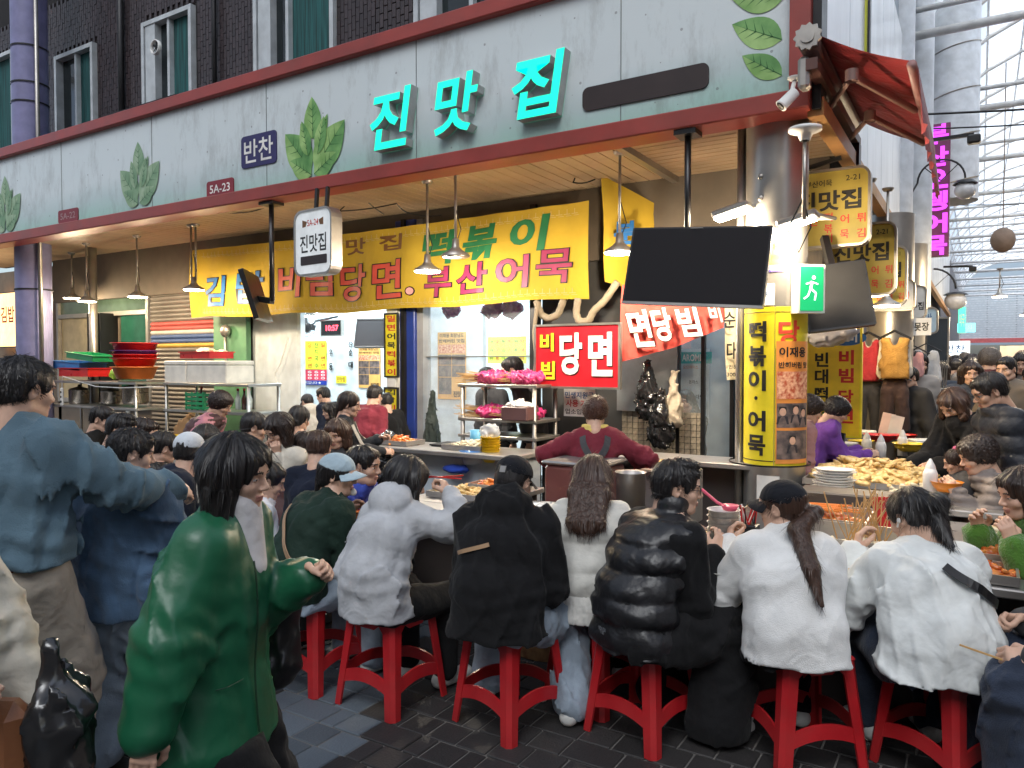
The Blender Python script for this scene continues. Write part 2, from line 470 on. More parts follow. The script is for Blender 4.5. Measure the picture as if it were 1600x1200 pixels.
def quilt(sp, amp, ph=0.0, ax=(0, 0, 1), seed=1):
    r = np.random.RandomState(seed); K = r.normal(size=(2, 3)) * 14; ax = np.array(ax, float)
    def fn(P):
        s = P @ ax + .006 * np.sin(P @ K[0]) + .005 * np.sin(P @ K[1] * .6)
        q = np.abs(np.sin(PI * (s + ph) / sp)) ** .55
        pk = 1 + .25 * np.sin(P @ K[0] * 3.1) * np.sin(P @ K[1] * 2.7)
        return amp * (q - 1) + amp * .3 * q * (pk - 1)
    return fn

def nrm(v): v = np.array(v, float); return v / max(np.linalg.norm(v), 1e-9)
def rotm(ax, deg):
    return np.array(Matrix.Rotation(R_(deg), 3, ax))
def ik(s, t, a, b, pole):
    s, t = np.array(s, float), np.array(t, float); d = t - s; L = np.linalg.norm(d); L2 = min(max(L, abs(a - b) + .01), (a + b) * .998)
    u = d / max(L, 1e-6); t = s + u * L2; x = (a * a - b * b + L2 * L2) / (2 * L2); hgt = math.sqrt(max(a * a - x * x, 0))
    p = np.array(pole, float); p = nrm(p - u * (p @ u)); return s + u * x + p * hgt, t

SKINS = {'a': (.58, .36, .26), 'b': (.50, .30, .21), 'c': (.64, .42, .32)}
def skin(k='a'): return mat('skin_' + k, SKINS[k], .48, var=.08, scale=30, bump=.08, bscale=300, spec=.4)
LIP = mat('lips', (.44, .20, .16), .4); BROW = mat('brow', (.03, .02, .018), .8); EYE = mat('eye', (.02, .012, .01), .12, coat=.5)
EYEW = mat('eye_white', (.62, .58, .55), .25)
M_dark0 = mat('spectacle_black', (.015, .015, .015), .3)
_head = {}
def head_vm(fem=False):
    """head in its own frame: origin midway between the ears at eye height, +Y forward, +Z up"""
    if fem in _head: return _head[fem]
    v = Vol()
    v.ell((0, -.012, .032), (.077, .096, .084), k=.01).ell((0, .022, -.025), (.063, .072, .08), k=.03)
    v.ell((0, .045, -.078), (.038 if fem else .045, .042, .032), k=.03).ell((0, .075, -.098), (.018, .016, .014), k=.02)
    for s in (-1, 1):
        v.ell((s * .042, .062, -.028), (.024, .022, .022), k=.02)
        v.ell((s * .028, .084, .022), (.024, .010, .008), k=.012)
        v.cap((s * .055, -.01, -.07), (s * .03, .055, -.092), .018, .016, k=.03)
    v.ell((0, .082, .035), (.04, .014, .03), k=.02)
    for s in (-1, 1): v.ell((s * .031, .098, .001), (.019, .013, .010), k=.014, op='s')
    for s in (-1, 1): v.ell((s * .031, .0795, .001), (.0135, .0105, .0095), k=.003)
    v.cap((0, .088, .012), (0, .111, -.026), .0065, .0105, k=.012)
    for s in (-1, 1): v.ell((s * .011, .1, -.032), (.008, .010, .007), k=.008)
    v.ell((0, .091, -.058), (.024, .0115, .0062), k=.006).ell((0, .0895, -.069), (.019, .0115, .0065), k=.006)
    v.ell((0, .103, -.0635), (.022, .006, .0016), k=.004, op='s')
    v.cap((0, -.03, -.04), (0, -.045, -.17), .054 if fem else .06, .058 if fem else .066, k=.035)
    for s in (-1, 1):
        R = rotm('Z', s * -22) @ rotm('X', -10)
        v.ell((s * .079, -.008, -.006), (.007, .019, .031), R, k=.008)
        v.ell((s * .085, -.003, -.003), (.005, .010, .019), R, k=.004, op='s')
    V, Q = v.mesh(.0048); c = V[Q].mean(1)
    mi = np.zeros(len(Q), int)
    mi[(c[:, 1] > .088) & (np.abs(c[:, 0]) < .024) & (c[:, 2] < -.0525) & (c[:, 2] > -.075)] = 1
    ez = .026 - 7 * (np.abs(c[:, 0]) - .03) ** 2
    mi[(c[:, 1] > .07) & (np.abs(c[:, 0]) > .013) & (np.abs(c[:, 0]) < .05) & (np.abs(c[:, 2] - ez) < .0042)] = 2
    e = (c[:, 1] > .08) & (np.abs(np.abs(c[:, 0]) - .031) < .0135) & (np.abs(c[:, 2] - .0005) < .0033)
    mi[e] = 4
    mi[e & (np.abs(np.abs(c[:, 0]) - .031) < .0065)] = 3
    _head[fem] = (V, Q, mi); return _head[fem]
_hand = {}
def hand_vm(curl=35, side=1, pinch=False):
    """right hand (side=1): wrist at origin, +Y to the fingers, +Z back of the hand, thumb at -X"""
    key = (curl, side, pinch)
    if key in _hand: return _hand[key]
    v = Vol(); X = np.array((1., 0, 0))
    v.cap((0, -.03, 0), (0, .02, 0), .024, .022, k=.015, w=X, f=1.25).cap((0, .02, 0), (0, .08, .002), .0165, .0145, k=.015, w=X, f=2.3)
    for i, (x, L) in enumerate(((-.030, .072), (-.010, .080), (.010, .074), (.029, .058))):
        p = np.array((x, .088 - .004 * abs(i - 1.2), .002)); a = 0; c = curl * (1 + .08 * i)
        if pinch and i == 0: c = curl * .75
        r = [.0092, .0085, .0078, .0068]
        for j, fr in enumerate((.45, .31, .24)):
            a += R_(c * (.8, 1.05, .7)[j]); q = p + np.array((x * .10, math.cos(a), -math.sin(a))) * L * fr
            v.cap(p, q, r[j], r[j + 1], k=.004); p = q
    t0 = np.array((-.026, .018, -.006)); t1 = t0 + np.array((-.022, .032, -.012 - .0001 * curl)); g = min(curl, 70) / 70
    t2 = t1 + nrm((-.35 + .9 * g, .8, -.35 - .4 * g)) * .033; t3 = t2 + nrm((.1 + .9 * g, .8, -.4)) * .027
    v.chain([t0, t1, t2, t3], [.0165, .0125, .010, .0078], k=.008)
    V, Q = v.mesh(.0042); V = V * np.array((side, 1, 1))
    if side < 0: Q = Q[:, ::-1]
    _hand[key] = (V, Q); return V, Q

def rough_hair(amp, f, seed=3):
    r = np.random.RandomState(seed); K = r.normal(size=(5, 3)); 
    def fn(P):
        fl = flow_of(P, 0); o = 0
        for i in range(5): o = o + np.sin(fl[:, 0] * K[i, 0] * f + fl[:, 1] * K[i, 1] * f + fl[:, 2] * K[i, 2] * f * .06 + i)
        return amp * o / 2.5
    return fn
def flow_of(P, mode):
    x, y, z = P[:, 0], P[:, 1] + .03, P[:, 2]
    r = np.sqrt(x * x + y * y) + 1e-5; up = z > -.03
    fx = np.where(up, .1 * x / r, x); fy = np.where(up, .1 * y / r, y); return np.stack([fx, fy, np.where(up, r, .1 - z)], 1)
def hair_vm(kind, G, rnd=0, capped=False, bp=None):
    """G = unit vector of gravity in head frame. returns V,Q"""
    v = Vol(); G = np.array(G); back = np.array((0, -1., 0))
    def P(*a): return np.array(a, float)
    amp, f, h = .0035, 260, .0055
    base = lambda e=0.0: v.ell((0, -.016, .036), (.084 + e, .104 + e, .090 + e), k=.01)
    if kind in ('short', 'crop', 'tuft'):
        base(.002 if kind == 'crop' else .006)
        v.ell((0, -.05, -.02), (.072, .062, .05), k=.03)
        v.ell((0, .055, .078), (.06, .035, .03), k=.02)
        if kind == 'tuft': v.ell((.01, .03, .115), (.05, .05, .022), k=.02)
        v.ell((0, .105, -.045), (.075, .075, .10), k=.008, op='s')
        for s in (-1, 1): v.ell((s * .085, .0, -.02), (.025, .030, .045), k=.006, op='s')
        v.cut((0, -.07, -.055), (0, .35, -1)); amp = .0045
    elif kind in ('perm', 'curly'):
        base(.018); v.ell((0, -.045, .0), (.088, .075, .075), k=.04)
        v.ell((0, .06, .08), (.065, .035, .03), k=.02)
        v.ell((0, .12, -.045), (.072, .075, .095), k=.01, op='s')
        for s in (-1, 1): v.ell((s * .09, .015, -.04), (.02, .022, .03), k=.006, op='s')
        v.disp.append(lambda Q: .006 * np.sin(Q[:, 0] * 190 + 2 * np.sin(Q[:, 2] * 90)) * np.sin(Q[:, 1] * 170 + 1) * np.sin(Q[:, 2] * 180 + 2)); amp = .002
        v.cut((0, -.07, -.085), (0, .3, -1))
    elif kind in ('bob', 'shag', 'mid'):
        base(.02 if kind == 'bob' else .012); e = {'bob': .17, 'shag': .15, 'mid': .12}[kind]
        for x, y in ((-.06, -.04), (0, -.08), (.06, -.04), (-.078, -.012), (.078, -.012)):
            a = P(x, y, .02); v.cap(a, a + G * e + P(x * .2, y * .2, 0), .052 if kind == 'bob' else .044, .036, k=.04)
        v.ell((0, .065, .072), (.065, .032, .035), k=.02)
        v.ell((0, .115, -.05), (.066, .082, .105), k=.012, op='s').ell((0, .10, -.16), (.08, .085, .07), k=.01, op='s'); amp = .006
    elif kind in ('long', 'longw'):
        base(.01); L = .46 if kind == 'long' else .36
        for x, y in ((-.062, -.03), (0, -.07), (.062, -.03), (-.03, -.065), (.03, -.065)):
            v.chain([P(x, y, .02), bp(0, x * 1.1), bp(1, x * 1.05), bp(1.7 if kind == 'long' else 1.25, x * .7)], [.044, .032, .024, .008], k=.035)
        v.ell((0, .06, .075), (.06, .03, .03), k=.02)
        v.ell((0, .115, -.05), (.056, .075, .105), k=.012, op='s'); amp = .005
    elif kind == 'pony':
        base(.004); v.ell((0, -.05, -.015), (.07, .06, .05), k=.03)
        v.ell((0, .105, -.04), (.07, .07, .10), k=.008, op='s')
        for s in (-1, 1): v.ell((s * .085, .0, -.02), (.022, .026, .04), k=.006, op='s')
        a = P(0, -.115, -.0)
        v.chain([a, a + P(0.01, -.04, -.02), bp(0, .03), bp(1, .05), bp(1.9, .07)], [.018, .028, .040, .034, .010], k=.02, w=(1, 0, 0), f=1.3)
    elif kind == 'bun':
        base(.006); v.ell((0, -.05, -.02), (.07, .06, .05), k=.03)
        v.ell((0, .105, -.04), (.07, .07, .10), k=.008, op='s')
        for s in (-1, 1): v.ell((s * .085, .0, -.02), (.022, .026, .04), k=.006, op='s')
        a = P(.02, -.12, .02); v.ell(a, (.06, .05, .05), k=.02)
        v.chain([a, bp(-.1, .06), bp(.35, .075)], [.04, .030, .010], k=.02)
    elif kind == 'tied':
        base(.008); v.ell((0, -.055, -.03), (.072, .062, .06), k=.03)
        v.ell((0, .11, -.045), (.062, .072, .10), k=.01, op='s')
        a = P(0, -.10, -.04); v.chain([a, a + G * .1 + P(0, -.02, 0)], [.03, .018], k=.02)
    if capped:
        v.p = [q for q in v.p if not (q[0] == 'e' and q[5] == 'u' and q[1][2] > .07)]
        v.cut((0, 0, .045), (0, .12, 1)); amp *= .5
    if kind != 'perm' and kind != 'curly':
        v.disp.append(rough_hair(amp, f, 3 + rnd))
    return v.mesh(h, pad=.02)

def xform(V, M): return V @ np.array(M)[:3, :3].T + np.array(M)[:3, 3]
def join_vq(parts):
    """parts: (V,Q,material index array or int)"""
    o = 0; Vs, Qs, Ms = [], [], []
    for V, Q, m in parts:
        Vs.append(V); Qs.append(Q + o); o += len(V); Ms.append(np.full(len(Q), m) if np.isscalar(m) else m)
    return np.concatenate(Vs), np.concatenate(Qs), np.concatenate(Ms)
def strands(V, Q, G, kind, n, seed=1):
    """thin hair ribbons lying on the hair surface, head frame"""
    r = np.random.RandomState(seed); q = Q[r.randint(len(Q), size=n)]; A = V[q]; w = r.dirichlet((1, 1, 1, 1), n)[:, :, None]; p = (A * w).sum(1)
    nm = np.cross(A[:, 2] - A[:, 0], A[:, 3] - A[:, 1]); nm /= np.linalg.norm(nm, axis=1, keepdims=True) + 1e-9
    c = p - np.array((0, -.04, .13)); up = p[:, 2] > -.03
    short = kind in ('short', 'crop', 'tuft', 'perm', 'curly')
    d = c * np.array((1, 1, .6)); d /= np.linalg.norm(d, axis=1, keepdims=True)
    if not short: d = np.where(up[:, None], d * .6 + np.array(G) * .6, np.array(G))
    d = d + r.normal(size=(n, 3)) * (.22 if short else .09)
    d -= nm * (d * nm).sum(1, keepdims=True); d /= np.linalg.norm(d, axis=1, keepdims=True) + 1e-9
    L = r.uniform(.5, 1.2, (n, 1)) * (.026 if short else .06); sd = np.cross(d, nm) * .0010
    lift = r.uniform(.0, .0035, (n, 1)); lift[(p[:, 1] > .05) & (p[:, 2] < .06)] = -.004
    P0 = p - nm * .002; P1 = p + d * L * .5 + nm * lift; P2 = p + d * L + nm * lift * (1.5 if short else .6)
    ok = ~((P1[:, 1] > .045) & (P2[:, 2] < .055)); P0, P1, P2, sd = P0[ok], P1[ok], P2[ok], sd[ok]; n = len(P0)
    Vn = np.stack([P0 - sd, P0 + sd, P1 + sd, P1 - sd, P2 + sd * .3, P2 - sd * .3], 1).reshape(-1, 3)
    b = np.arange(n)[:, None] * 6; F = np.concatenate([b + np.array([[0, 1, 2, 3]]), b + np.array([[3, 2, 4, 5]])])
    return Vn, F

PB = {}; LOG = []
def person(label, x, y, yaw, S=1.0, sit=None, lean=(0, 6, 10), head=(0, 0, 0), hands=None, feet=None, twist=0, bend=0,
           fem=False, sk='a', hair='short', hcol='black', top=None, bottom=None, shoes=None, curl=(35, 35), palm=(None, None),
           group=None, hipz=None, z0=0.0, elbow=(None, None), hairn=1500, build=1.0, cap=None, lod=1, knees=None, neck=.0, at=None, glasses=False, hipfix=False):
    """yaw: heading in degrees, 0 = facing +Y (into the arcade), positive turns left. Local frame: +X right, +Y forward"""
    bw = build; lean = np.cumsum(lean)
    hz = (sit + .085 * S) if sit is not None else (hipz if hipz else .90 * S)
    if at is not None:
        T = atD(*at); u_ = lambda a: nrm((math.sin(R_(bend)), math.sin(R_(a)), math.cos(R_(a))))
        def head_at(S, lean, hz):
            h = np.array((0, 0, hz)) + u_(lean[0]) * .15 * S + u_(lean[1]) * .21 * S + u_(lean[2]) * .17 * S
            return h + nrm(u_(lean[2]) + np.array((0, .25 + neck, .6))) * .05 * S + np.array((math.sin(R_(bend)) * .03, .028 + .3 * neck, .102)) * S
        hv = head_at(S, lean, hz)
        if sit is None and hipz is None: k_ = min(max(T.z / hv[2], .74), 1.12); S *= k_; hz *= k_; hv = head_at(S, lean, hz)
        elif sit is not None:
            l0 = lean
            for e in range(0, 11, 2):
                if T.z - hv[2] > -.01: break
                lean = l0 + np.array((.5, 1, 1)) * e; hv = head_at(S, lean, hz)
        o = Matrix.Rotation(R_(yaw), 3, 'Z') @ Vector(hv); x, y = T.x - o.x, T.y - o.y; dz = T.z - hv[2]
        if sit is not None or abs(dz) > .02: LOG.append('%s hip z %.2f dz %.3f at (%.2f %.2f)' % (label[:40], hz, dz, x, y))
        hz += dz
    root = thing('person', label, 'person', (x, y, z0), R_(yaw), group)
    tw = rotm('Z', twist)
    P0 = np.array((0, 0, hz)); def_u = lambda a: np.array((math.sin(R_(bend)), math.sin(R_(a)), math.cos(R_(a))))
    waist = P0 + nrm(def_u(lean[0])) * .15 * S; chest = waist + nrm(def_u(lean[1])) * .21 * S
    nb = chest + nrm(def_u(lean[2])) * .17 * S
    u3 = nrm(def_u(lean[2])); rt = tw @ np.array((1., 0, 0)); fwd = nrm(np.cross(u3, rt))
    shw = (.146 if fem else .166) * S * (bw * .5 + .5)
    sh = [nb - u3 * .055 * S + rt * s * shw for s in (-1, 1)]
    nk = nb + nrm(u3 + np.array((0, .25 + neck, .6))) * .05 * S
    hc = nk + np.array((math.sin(R_(bend)) * .03, .028 + .3 * neck, .102)) * S
    hy, hp, hr = head
    Rh = rotm('Z', hy) @ rotm('X', hp) @ rotm('Y', hr)
    hips = [P0 + np.array((s * .085 * S * bw, 0, -.01)) for s in (-1, 1)]
    la, lf, lt, lsn = .285 * S, .25 * S, .43 * S, .42 * S
    if feet is None:
        feet = [(-.13, .38, .07), (.13, .38, .07)] if sit is not None else [(-.10, -.02, .07), (.10, .06, .07)]
    if hands is None:
        hands = [(-.12, .38, hz + .22), (.12, .38, hz + .22)] if sit is not None else [(-.26, .05, hz - .08), (.26, .05, hz - .08)]
    elb, wr, kn, an = [], [], [], []
    for i, s in enumerate((-1, 1)):
        pe = elbow[i] if elbow[i] is not None else (s * .2, -.6, -.9)
        e, w = ik(sh[i], hands[i], la, lf, pe); elb.append(e); wr.append(w)
        pk = knees[i] if knees else (s * .15, 1, .5)
        k_, a_ = ik(hips[i], feet[i], lt, lsn, pk); kn.append(k_); an.append(a_)
    # body: one continuous figure
    b = Vol(); b.cap(P0, waist, .095 * S * bw, .085 * S * bw, w=(1, 0, 0), f=1.35).cap(waist, chest, .085 * S * bw, .092 * S * bw, w=rt, f=1.35)
    b.cap(chest, nb - u3 * .06 * S, .092 * S * bw, .066 * S, w=rt, f=1.35).cap(sh[0], sh[1], .042 * S, .042 * S)
    for q in sh: b.cap(q, nk, .032 * S, .045 * S)
    b.cap(nb - u3 * .05, nk + np.array((0, 0, .03)), .055 * S, .052 * S)
    for i in (0, 1):
        b.cap(sh[i], elb[i], .047 * S, .038 * S).cap(elb[i], wr[i], .039 * S, .026 * S, k=.01)
        b.cap(hips[i], kn[i], .083 * S * bw, .055 * S).cap(kn[i], an[i], .052 * S, .036 * S)
        b.cap(an[i], an[i] + np.array((0, .05, -.03)), .034, .03)
    if sit is not None: b.ell((0, -.03, .457 - .25), (.34, .25, .25), k=.01, op='s')
    V, Q = b.mesh(.018); parts = [(V, Q, 0)]
    HM = Matrix.Translation(Vector(hc)) @ Matrix([list(r) for r in Rh]).to_4x4() @ Matrix.Scale(S * .98, 4)
    Vh, Qh, mh = head_vm(fem); parts.append((xform(Vh, HM), Qh, mh))
    for i, s in enumerate((-1, 1)):
        yv = nrm(wr[i] - elb[i]); pz = palm[i] if palm[i] is not None else (s * .6, .2, .5)
        if len(pz) == 6: yv = nrm(pz[3:]); pz = pz[:3]
        z = np.array(pz[:3], float); z = nrm(z - yv * (z @ yv)); xx = np.cross(yv, z)
        M = Matrix([[xx[j], yv[j], z[j], wr[i][j]] for j in range(3)] + [[0, 0, 0, 1]]) @ Matrix.Scale(S, 4)
        cv = curl[i]; pn = isinstance(cv, str); cv = float(cv.strip('p')) if pn else cv
        Va, Qa = hand_vm(cv, s, pn); parts.append((xform(Va, M), Qa, 0))
    V, Q, mi = join_vq(parts)
    me = np_mesh('body', V, Q, [skin(sk), LIP, BROW, EYE, EYEW], True, mi); o = link_mesh('body', me, root, local=True)
    HMi = HM.to_3x3().normalized(); G = np.array(HMi.inverted() @ Vector((0, 0, -1)))
    # hair
    if hair:
        gw = (top or {}).get('w', .022) + (.01 if (top or {}).get('quilt') else 0); HI = HM.inverted()
        bp_ = lambda t, lat: np.array(HI @ Vector(nb * (1 - t) + chest * t - fwd * ((.072 + .026 * min(max(t, 0), 1)) * S + gw + .012) + rt * lat + u3 * (.0 if t > 0 else .01)))
        V, Q = hair_vm(hair, G, len(PB) % 5, bool(cap), bp_); fl = flow_of(V, 0)
        if cap: hairn = hairn // 3
        if hairn: Vs, Fs = strands(V, Q, G, hair, hairn, len(PB)); fl2 = np.repeat(NR.uniform(-.1, .1, (len(Vs) // 6, 3)), 6, 0); V2 = np.concatenate([V, Vs]); Q2 = np.concatenate([Q, Fs + len(V)]); fl = np.concatenate([fl, fl2])
        else: V2, Q2 = V, Q
        me = np_mesh('hair', xform(V2, HM), Q2, [HAIRS[hcol]], True)
        at = me.attributes.new('flow', 'FLOAT_VECTOR', 'POINT'); at.data.foreach_set('vector', fl.astype(np.float32).ravel())
        link_mesh('hair', me, root, local=True)
    info = dict(root=root, P0=P0, waist=waist, chest=chest, nb=nb, nk=nk, hc=hc, HM=HM, sh=sh, elb=elb, wr=wr, hips=hips, kn=kn, an=an, rt=rt, fwd=fwd, u3=u3, G=G, S=S)
    # trousers
    bt = dict(name='trousers', mat=None, w=.02, wide=.0, fold=.006, h=.013); bt.update(bottom or {})
    if bt['mat']:
        v = Vol(); w = bt['w']; v.cap(P0, waist, .096 * S * bw + min(w, .02), .075 * S * bw, w=(1, 0, 0), f=1.28)
        for i in (0, 1):
            foot = an[i] + np.array((0, 0, .0)) + nrm(kn[i] - an[i]) * bt.get('up', .02)
            v.cap(hips[i], kn[i], .090 * S * bw + w, .062 * S + w + bt['wide'] * .6, k=.05)
            v.cap(kn[i], foot, .060 * S + w + bt['wide'] * .6, .045 * S + w + bt['wide'], k=.02)
        if sit is not None: v.ell((0, -.03, .455 - .25), (.34, .24, .25), k=.01, op='s')
        v.disp.append(wrinkle(len(PB) + 5, bt['fold'] * .6, 11, (1, 1, .8))); v.disp.append(folds(len(PB), bt['fold'] * 1.8))
        for i in (0, 1):
            def kf(P, e=kn[i], b=nrm(an[i] - kn[i])): d = P - e; return bt['fold'] * 1.6 * np.sin((d @ b) * 70 + 2 * np.sin(d[:, 0] * 30)) * np.exp(-(d * d).sum(1) / .02)
            v.disp.append(kf)
        for i in (0, 1): v.cut((0, 0, an[i][2] - .045), (0, 0, -1))
        if top and sit is None: v.cut((0, 0, (top.get('hem') or P0[2] - .05) + .05), (0, 0, 1))
        V, Q = v.mesh(bt['h']); link_mesh(bt['name'], np_mesh(bt['name'], V, Q, [bt['mat']]), root, local=True)
    if shoes and lod:
        for i, s in enumerate((-1, 1)):
            fy = rotm('Z', -s * 8); a = an[i]; f = lambda X, Y, Z: a + (fy @ np.array((X, Y, Z)) - np.array((0, 0, .0))) * S
            zb = -.07
            v = Vol(); v.cap(f(0, -.045, zb + .035), f(0, .14, zb + .03), .036, .034, k=.02, w=(1, 0, 0), f=1.15)
            v.cap(f(0, -.03, zb + .05), f(0, .0, -.0), .036, .036, k=.02).ell(f(0, .15, zb + .03), (.042, .05, .035), k=.02)
            v.cut(a + np.array((0, 0, zb + .004)), (0, 0, -1)).cut(a + np.array((0, 0, .012)), (0, 0, 1))
            V, Q = v.mesh(.008); c = V[Q].mean(1); zi = (c[:, 2] < a[2] + zb + .026).astype(int)
            link_mesh('shoe', np_mesh('shoe', V, Q, [shoes[0], shoes[1]], True, zi), root, local=True)
    # upper garment
    if top: garment(info, top, bw)
    if glasses:
        b = MB()
        for s in (-1, 1): b.tube([HM @ Vector((s * .033 + .023 * math.cos(a), .106 - .012 * abs(math.cos(a)) * (s * math.cos(a) > 0), .001 + .018 * math.sin(a))) for a in [2 * PI * k / 14 for k in range(15)]], .0017, 4).bar(HM @ Vector((s * .056, .096, .006)), HM @ Vector((s * .083, -.01, .004)), .003)
        b.bar(HM @ Vector((-.011, .108, .004)), HM @ Vector((.011, .108, .004)), .003).build('glasses', M_dark0, root, local=True)
    if cap: baseball_cap(info, *cap)
    PB[len(PB)] = info
    return info
def garment(I, t, bw=1.0):
    S = I['S']; o = dict(name='jacket', mat=None, w=.022, hem=None, wave=.006, fold=.0055, ff=14, wf=.45, sl=1.0, h=.0125, flare=.02, collar=None, hood=False, quilt=None, puffsl=.012, sleeve=True); o.update(t)
    P0, waist, chest, nb, sh, elb, wr, rt, u3, fwd = [I[k] for k in ('P0', 'waist', 'chest', 'nb', 'sh', 'elb', 'wr', 'rt', 'u3', 'fwd')]
    w = o['w']; v = Vol(); hem = o['hem'] if o['hem'] is not None else P0[2] - .05
    low = P0 + np.array((0, 0, hem - P0[2] - .02))
    v.cap(low, waist, .100 * S * bw + w + o['flare'], .090 * S * bw + w + o['flare'] * .5, k=.05, w=(1, 0, 0), f=1.36)
    v.cap(waist, chest, .090 * S * bw + w + o['flare'] * .5, .097 * S * bw + w, k=.05, w=rt, f=1.32)
    v.cap(chest, nb - u3 * .075 * S, .098 * S * bw + w, .070 * S + w * .8, k=.05, w=rt, f=1.45)
    v.cap(sh[0] - u3 * .01, sh[1] - u3 * .01, .045 * S + w * .7, .045 * S + w * .7, k=.05)
    for q in sh: v.cap(q, I['nk'] - np.array((0, 0, .035)), .036 * S + w * .5, .05 * S + w * .3, k=.04)
    if o['sleeve']:
        for i in (0, 1):
            e = elb[i]; c = e + (wr[i] - e) * min(o['sl'], .96); p = o['puffsl']
            v.cap(sh[i], e, .050 * S + w * .8, .046 * S + w * .7 + p, k=.04).cap(e, c, .048 * S + w * .7 + p, .034 * S + w * .5 + p * .6, k=.015)
    if o['collar']:
        cr, ch = o['collar']; a = nb - u3 * .03; v.cap(a, a + nrm(u3 + np.array((0, .2, .6))) * ch, cr + .004, cr, k=.02)
    if o['hood']:
        a = nb - fwd * (.085 * S + w * .5); v.ell(a - u3 * .01, (.135 * S, .07 * S, .10 * S), np.array(Matrix([list(rt), list(fwd), list(u3)]).transposed()), k=.022)
        v.cap(nb - rt * .085 * S + fwd * .01 + u3 * .02, nb + fwd * .07 * S - u3 * .03, .032, .025, k=.03); v.cap(nb + rt * .085 * S + fwd * .01 + u3 * .02, nb + fwd * .07 * S - u3 * .03, .032, .025, k=.03)
        v.cap(nb - rt * .075 * S + u3 * .035 - fwd * .03, nb + rt * .075 * S + u3 * .035 - fwd * .03, .028, .028, k=.03)
        v.ell(nb + u3 * .07 + fwd * .01, (.062, .066, .05), k=.015, op='s')
    for e in o.get('extra', ()): v.p.append(e)
    if o['fold']: v.disp.append(wrinkle(len(PB) * 3 + 1, o['fold'], o['ff'], o.get('st', (1.15, 1.15, .45)))); 
    if o['fold'] and not o['quilt']: v.disp.append(folds(len(PB) * 7 + 2, o['fold'] * 2.2, o['ff'] * 1.5))
    if o['sleeve']:
        for i in (0, 1):
            def ef(P, e=elb[i], a=nrm(elb[i] - sh[i]), b=nrm(wr[i] - elb[i]), q=i):
                d = P - e; r2 = (d * d).sum(1); t = np.where(d @ (b - a) > 0, d @ b, d @ a); return o['fold'] * 1.3 * np.sin(t * 95 + 1.7 * np.sin(d[:, 0] * 40) + q) * np.exp(-r2 / .011)
            v.disp.append(ef)
    v.disp.append(lambda P: o['fold'] * o['wf'] * np.sin(P[:, 2] * 75 + 2.2 * np.sin(P[:, 0] * 13 + len(PB)) + P[:, 1] * 9) * np.exp(-((P[:, 2] - waist[2] + .02) / .09) ** 2))
    if o['quilt']: v.disp.append(quilt(o['quilt'][0], o['quilt'][1], seed=len(PB) + 1))
    v.cut((0, 0, hem), (0, o.get('hemtilt', 0.0), -1), o['wave'])
    if not o['sleeve']:
        for i, s in enumerate((-1, 1)): v.cut(sh[i] + rt * s * .055, rt * s)
    V, Q = v.mesh(o['h'])
    mats = [o['mat']] + list(o.get('mats', ())); mi = None
    if 'mfn' in o: mi = o['mfn'](V[Q].mean(1), I)
    ob = link_mesh(o['name'], np_mesh(o['name'], V, Q, mats, True, mi), I['root'], local=True); I['garment'] = ob
    I['gv'] = V
    return ob
def baseball_cap(I, m, mb=None, roll=0, back=False):
    HM = I['HM']; v = Vol(); v.ell((0, -.012, .04), (.091, .110, .088), k=.01)
    v.cut((0, .0, .030), (0, .12, -1)); v.disp.append(lambda P: -.0016 * (np.abs(np.sin(3 * np.arctan2(P[:, 0], P[:, 1] + .012))) < .06))
    V, Q = v.mesh(.0055); s = -1 if back else 1
    c = link_mesh('cap', np_mesh('cap', xform(V, HM), Q, [m]), I['root'], local=True)
    b = MB(); n = 16; vs = []; fs = []
    for layer in (0, -.004):
        for j in range(5):
            for i in range(n + 1):
                a = -1.15 + 2.3 * i / n; rr = .082 + .075 * j / 4 * max(0, math.cos(a * 1.05)) ** .45
                x = math.sin(a) * (.09 + (rr - .082) * .35); yy = -.012 + math.cos(a) * (.106 + (rr - .082) * 1.0)
                vs.append(HM @ Vector((x, yy * s, .040 - .35 * x * x / .09 - .018 * j / 4 + layer)))
    m1 = 5 * (n + 1)
    for j in range(4):
        for i in range(n):
            k = j * (n + 1) + i; fs += [(k, k + 1, k + n + 2, k + n + 1), (m1 + k, m1 + k + n + 1, m1 + k + n + 2, m1 + k + 1)]
    for i in range(n): k = 4 * (n + 1) + i; fs.append((k, k + 1, m1 + k + 1, m1 + k))
    b.add(vs, fs, True); b.build('brim', mb or m, I['root'], local=True)
    return c
def strap(I, pts, w, m, name='strap', h=.004):
    """flat strap following points given in local coordinates of the person"""
    b = MB(); pts = [Vector(p) for p in pts]; c = Vector(I['chest'])
    vs = []; fs = []
    for i, p in enumerate(pts):
        t = (pts[min(i + 1, len(pts) - 1)] - pts[max(i - 1, 0)]).normalized(); n = (p - c); n = (n - t * n.dot(t)).normalized(); s = t.cross(n)
        vs += [p + s * w / 2, p - s * w / 2, p - s * w / 2 + n * h, p + s * w / 2 + n * h]
    for i in range(len(pts) - 1):
        for k in range(4): a = i * 4 + k; b2 = i * 4 + (k + 1) % 4; fs.append((a, b2, b2 + 4, a + 4))
    b.add(vs, fs, False); return b.build(name, m, I['root'], local=True)
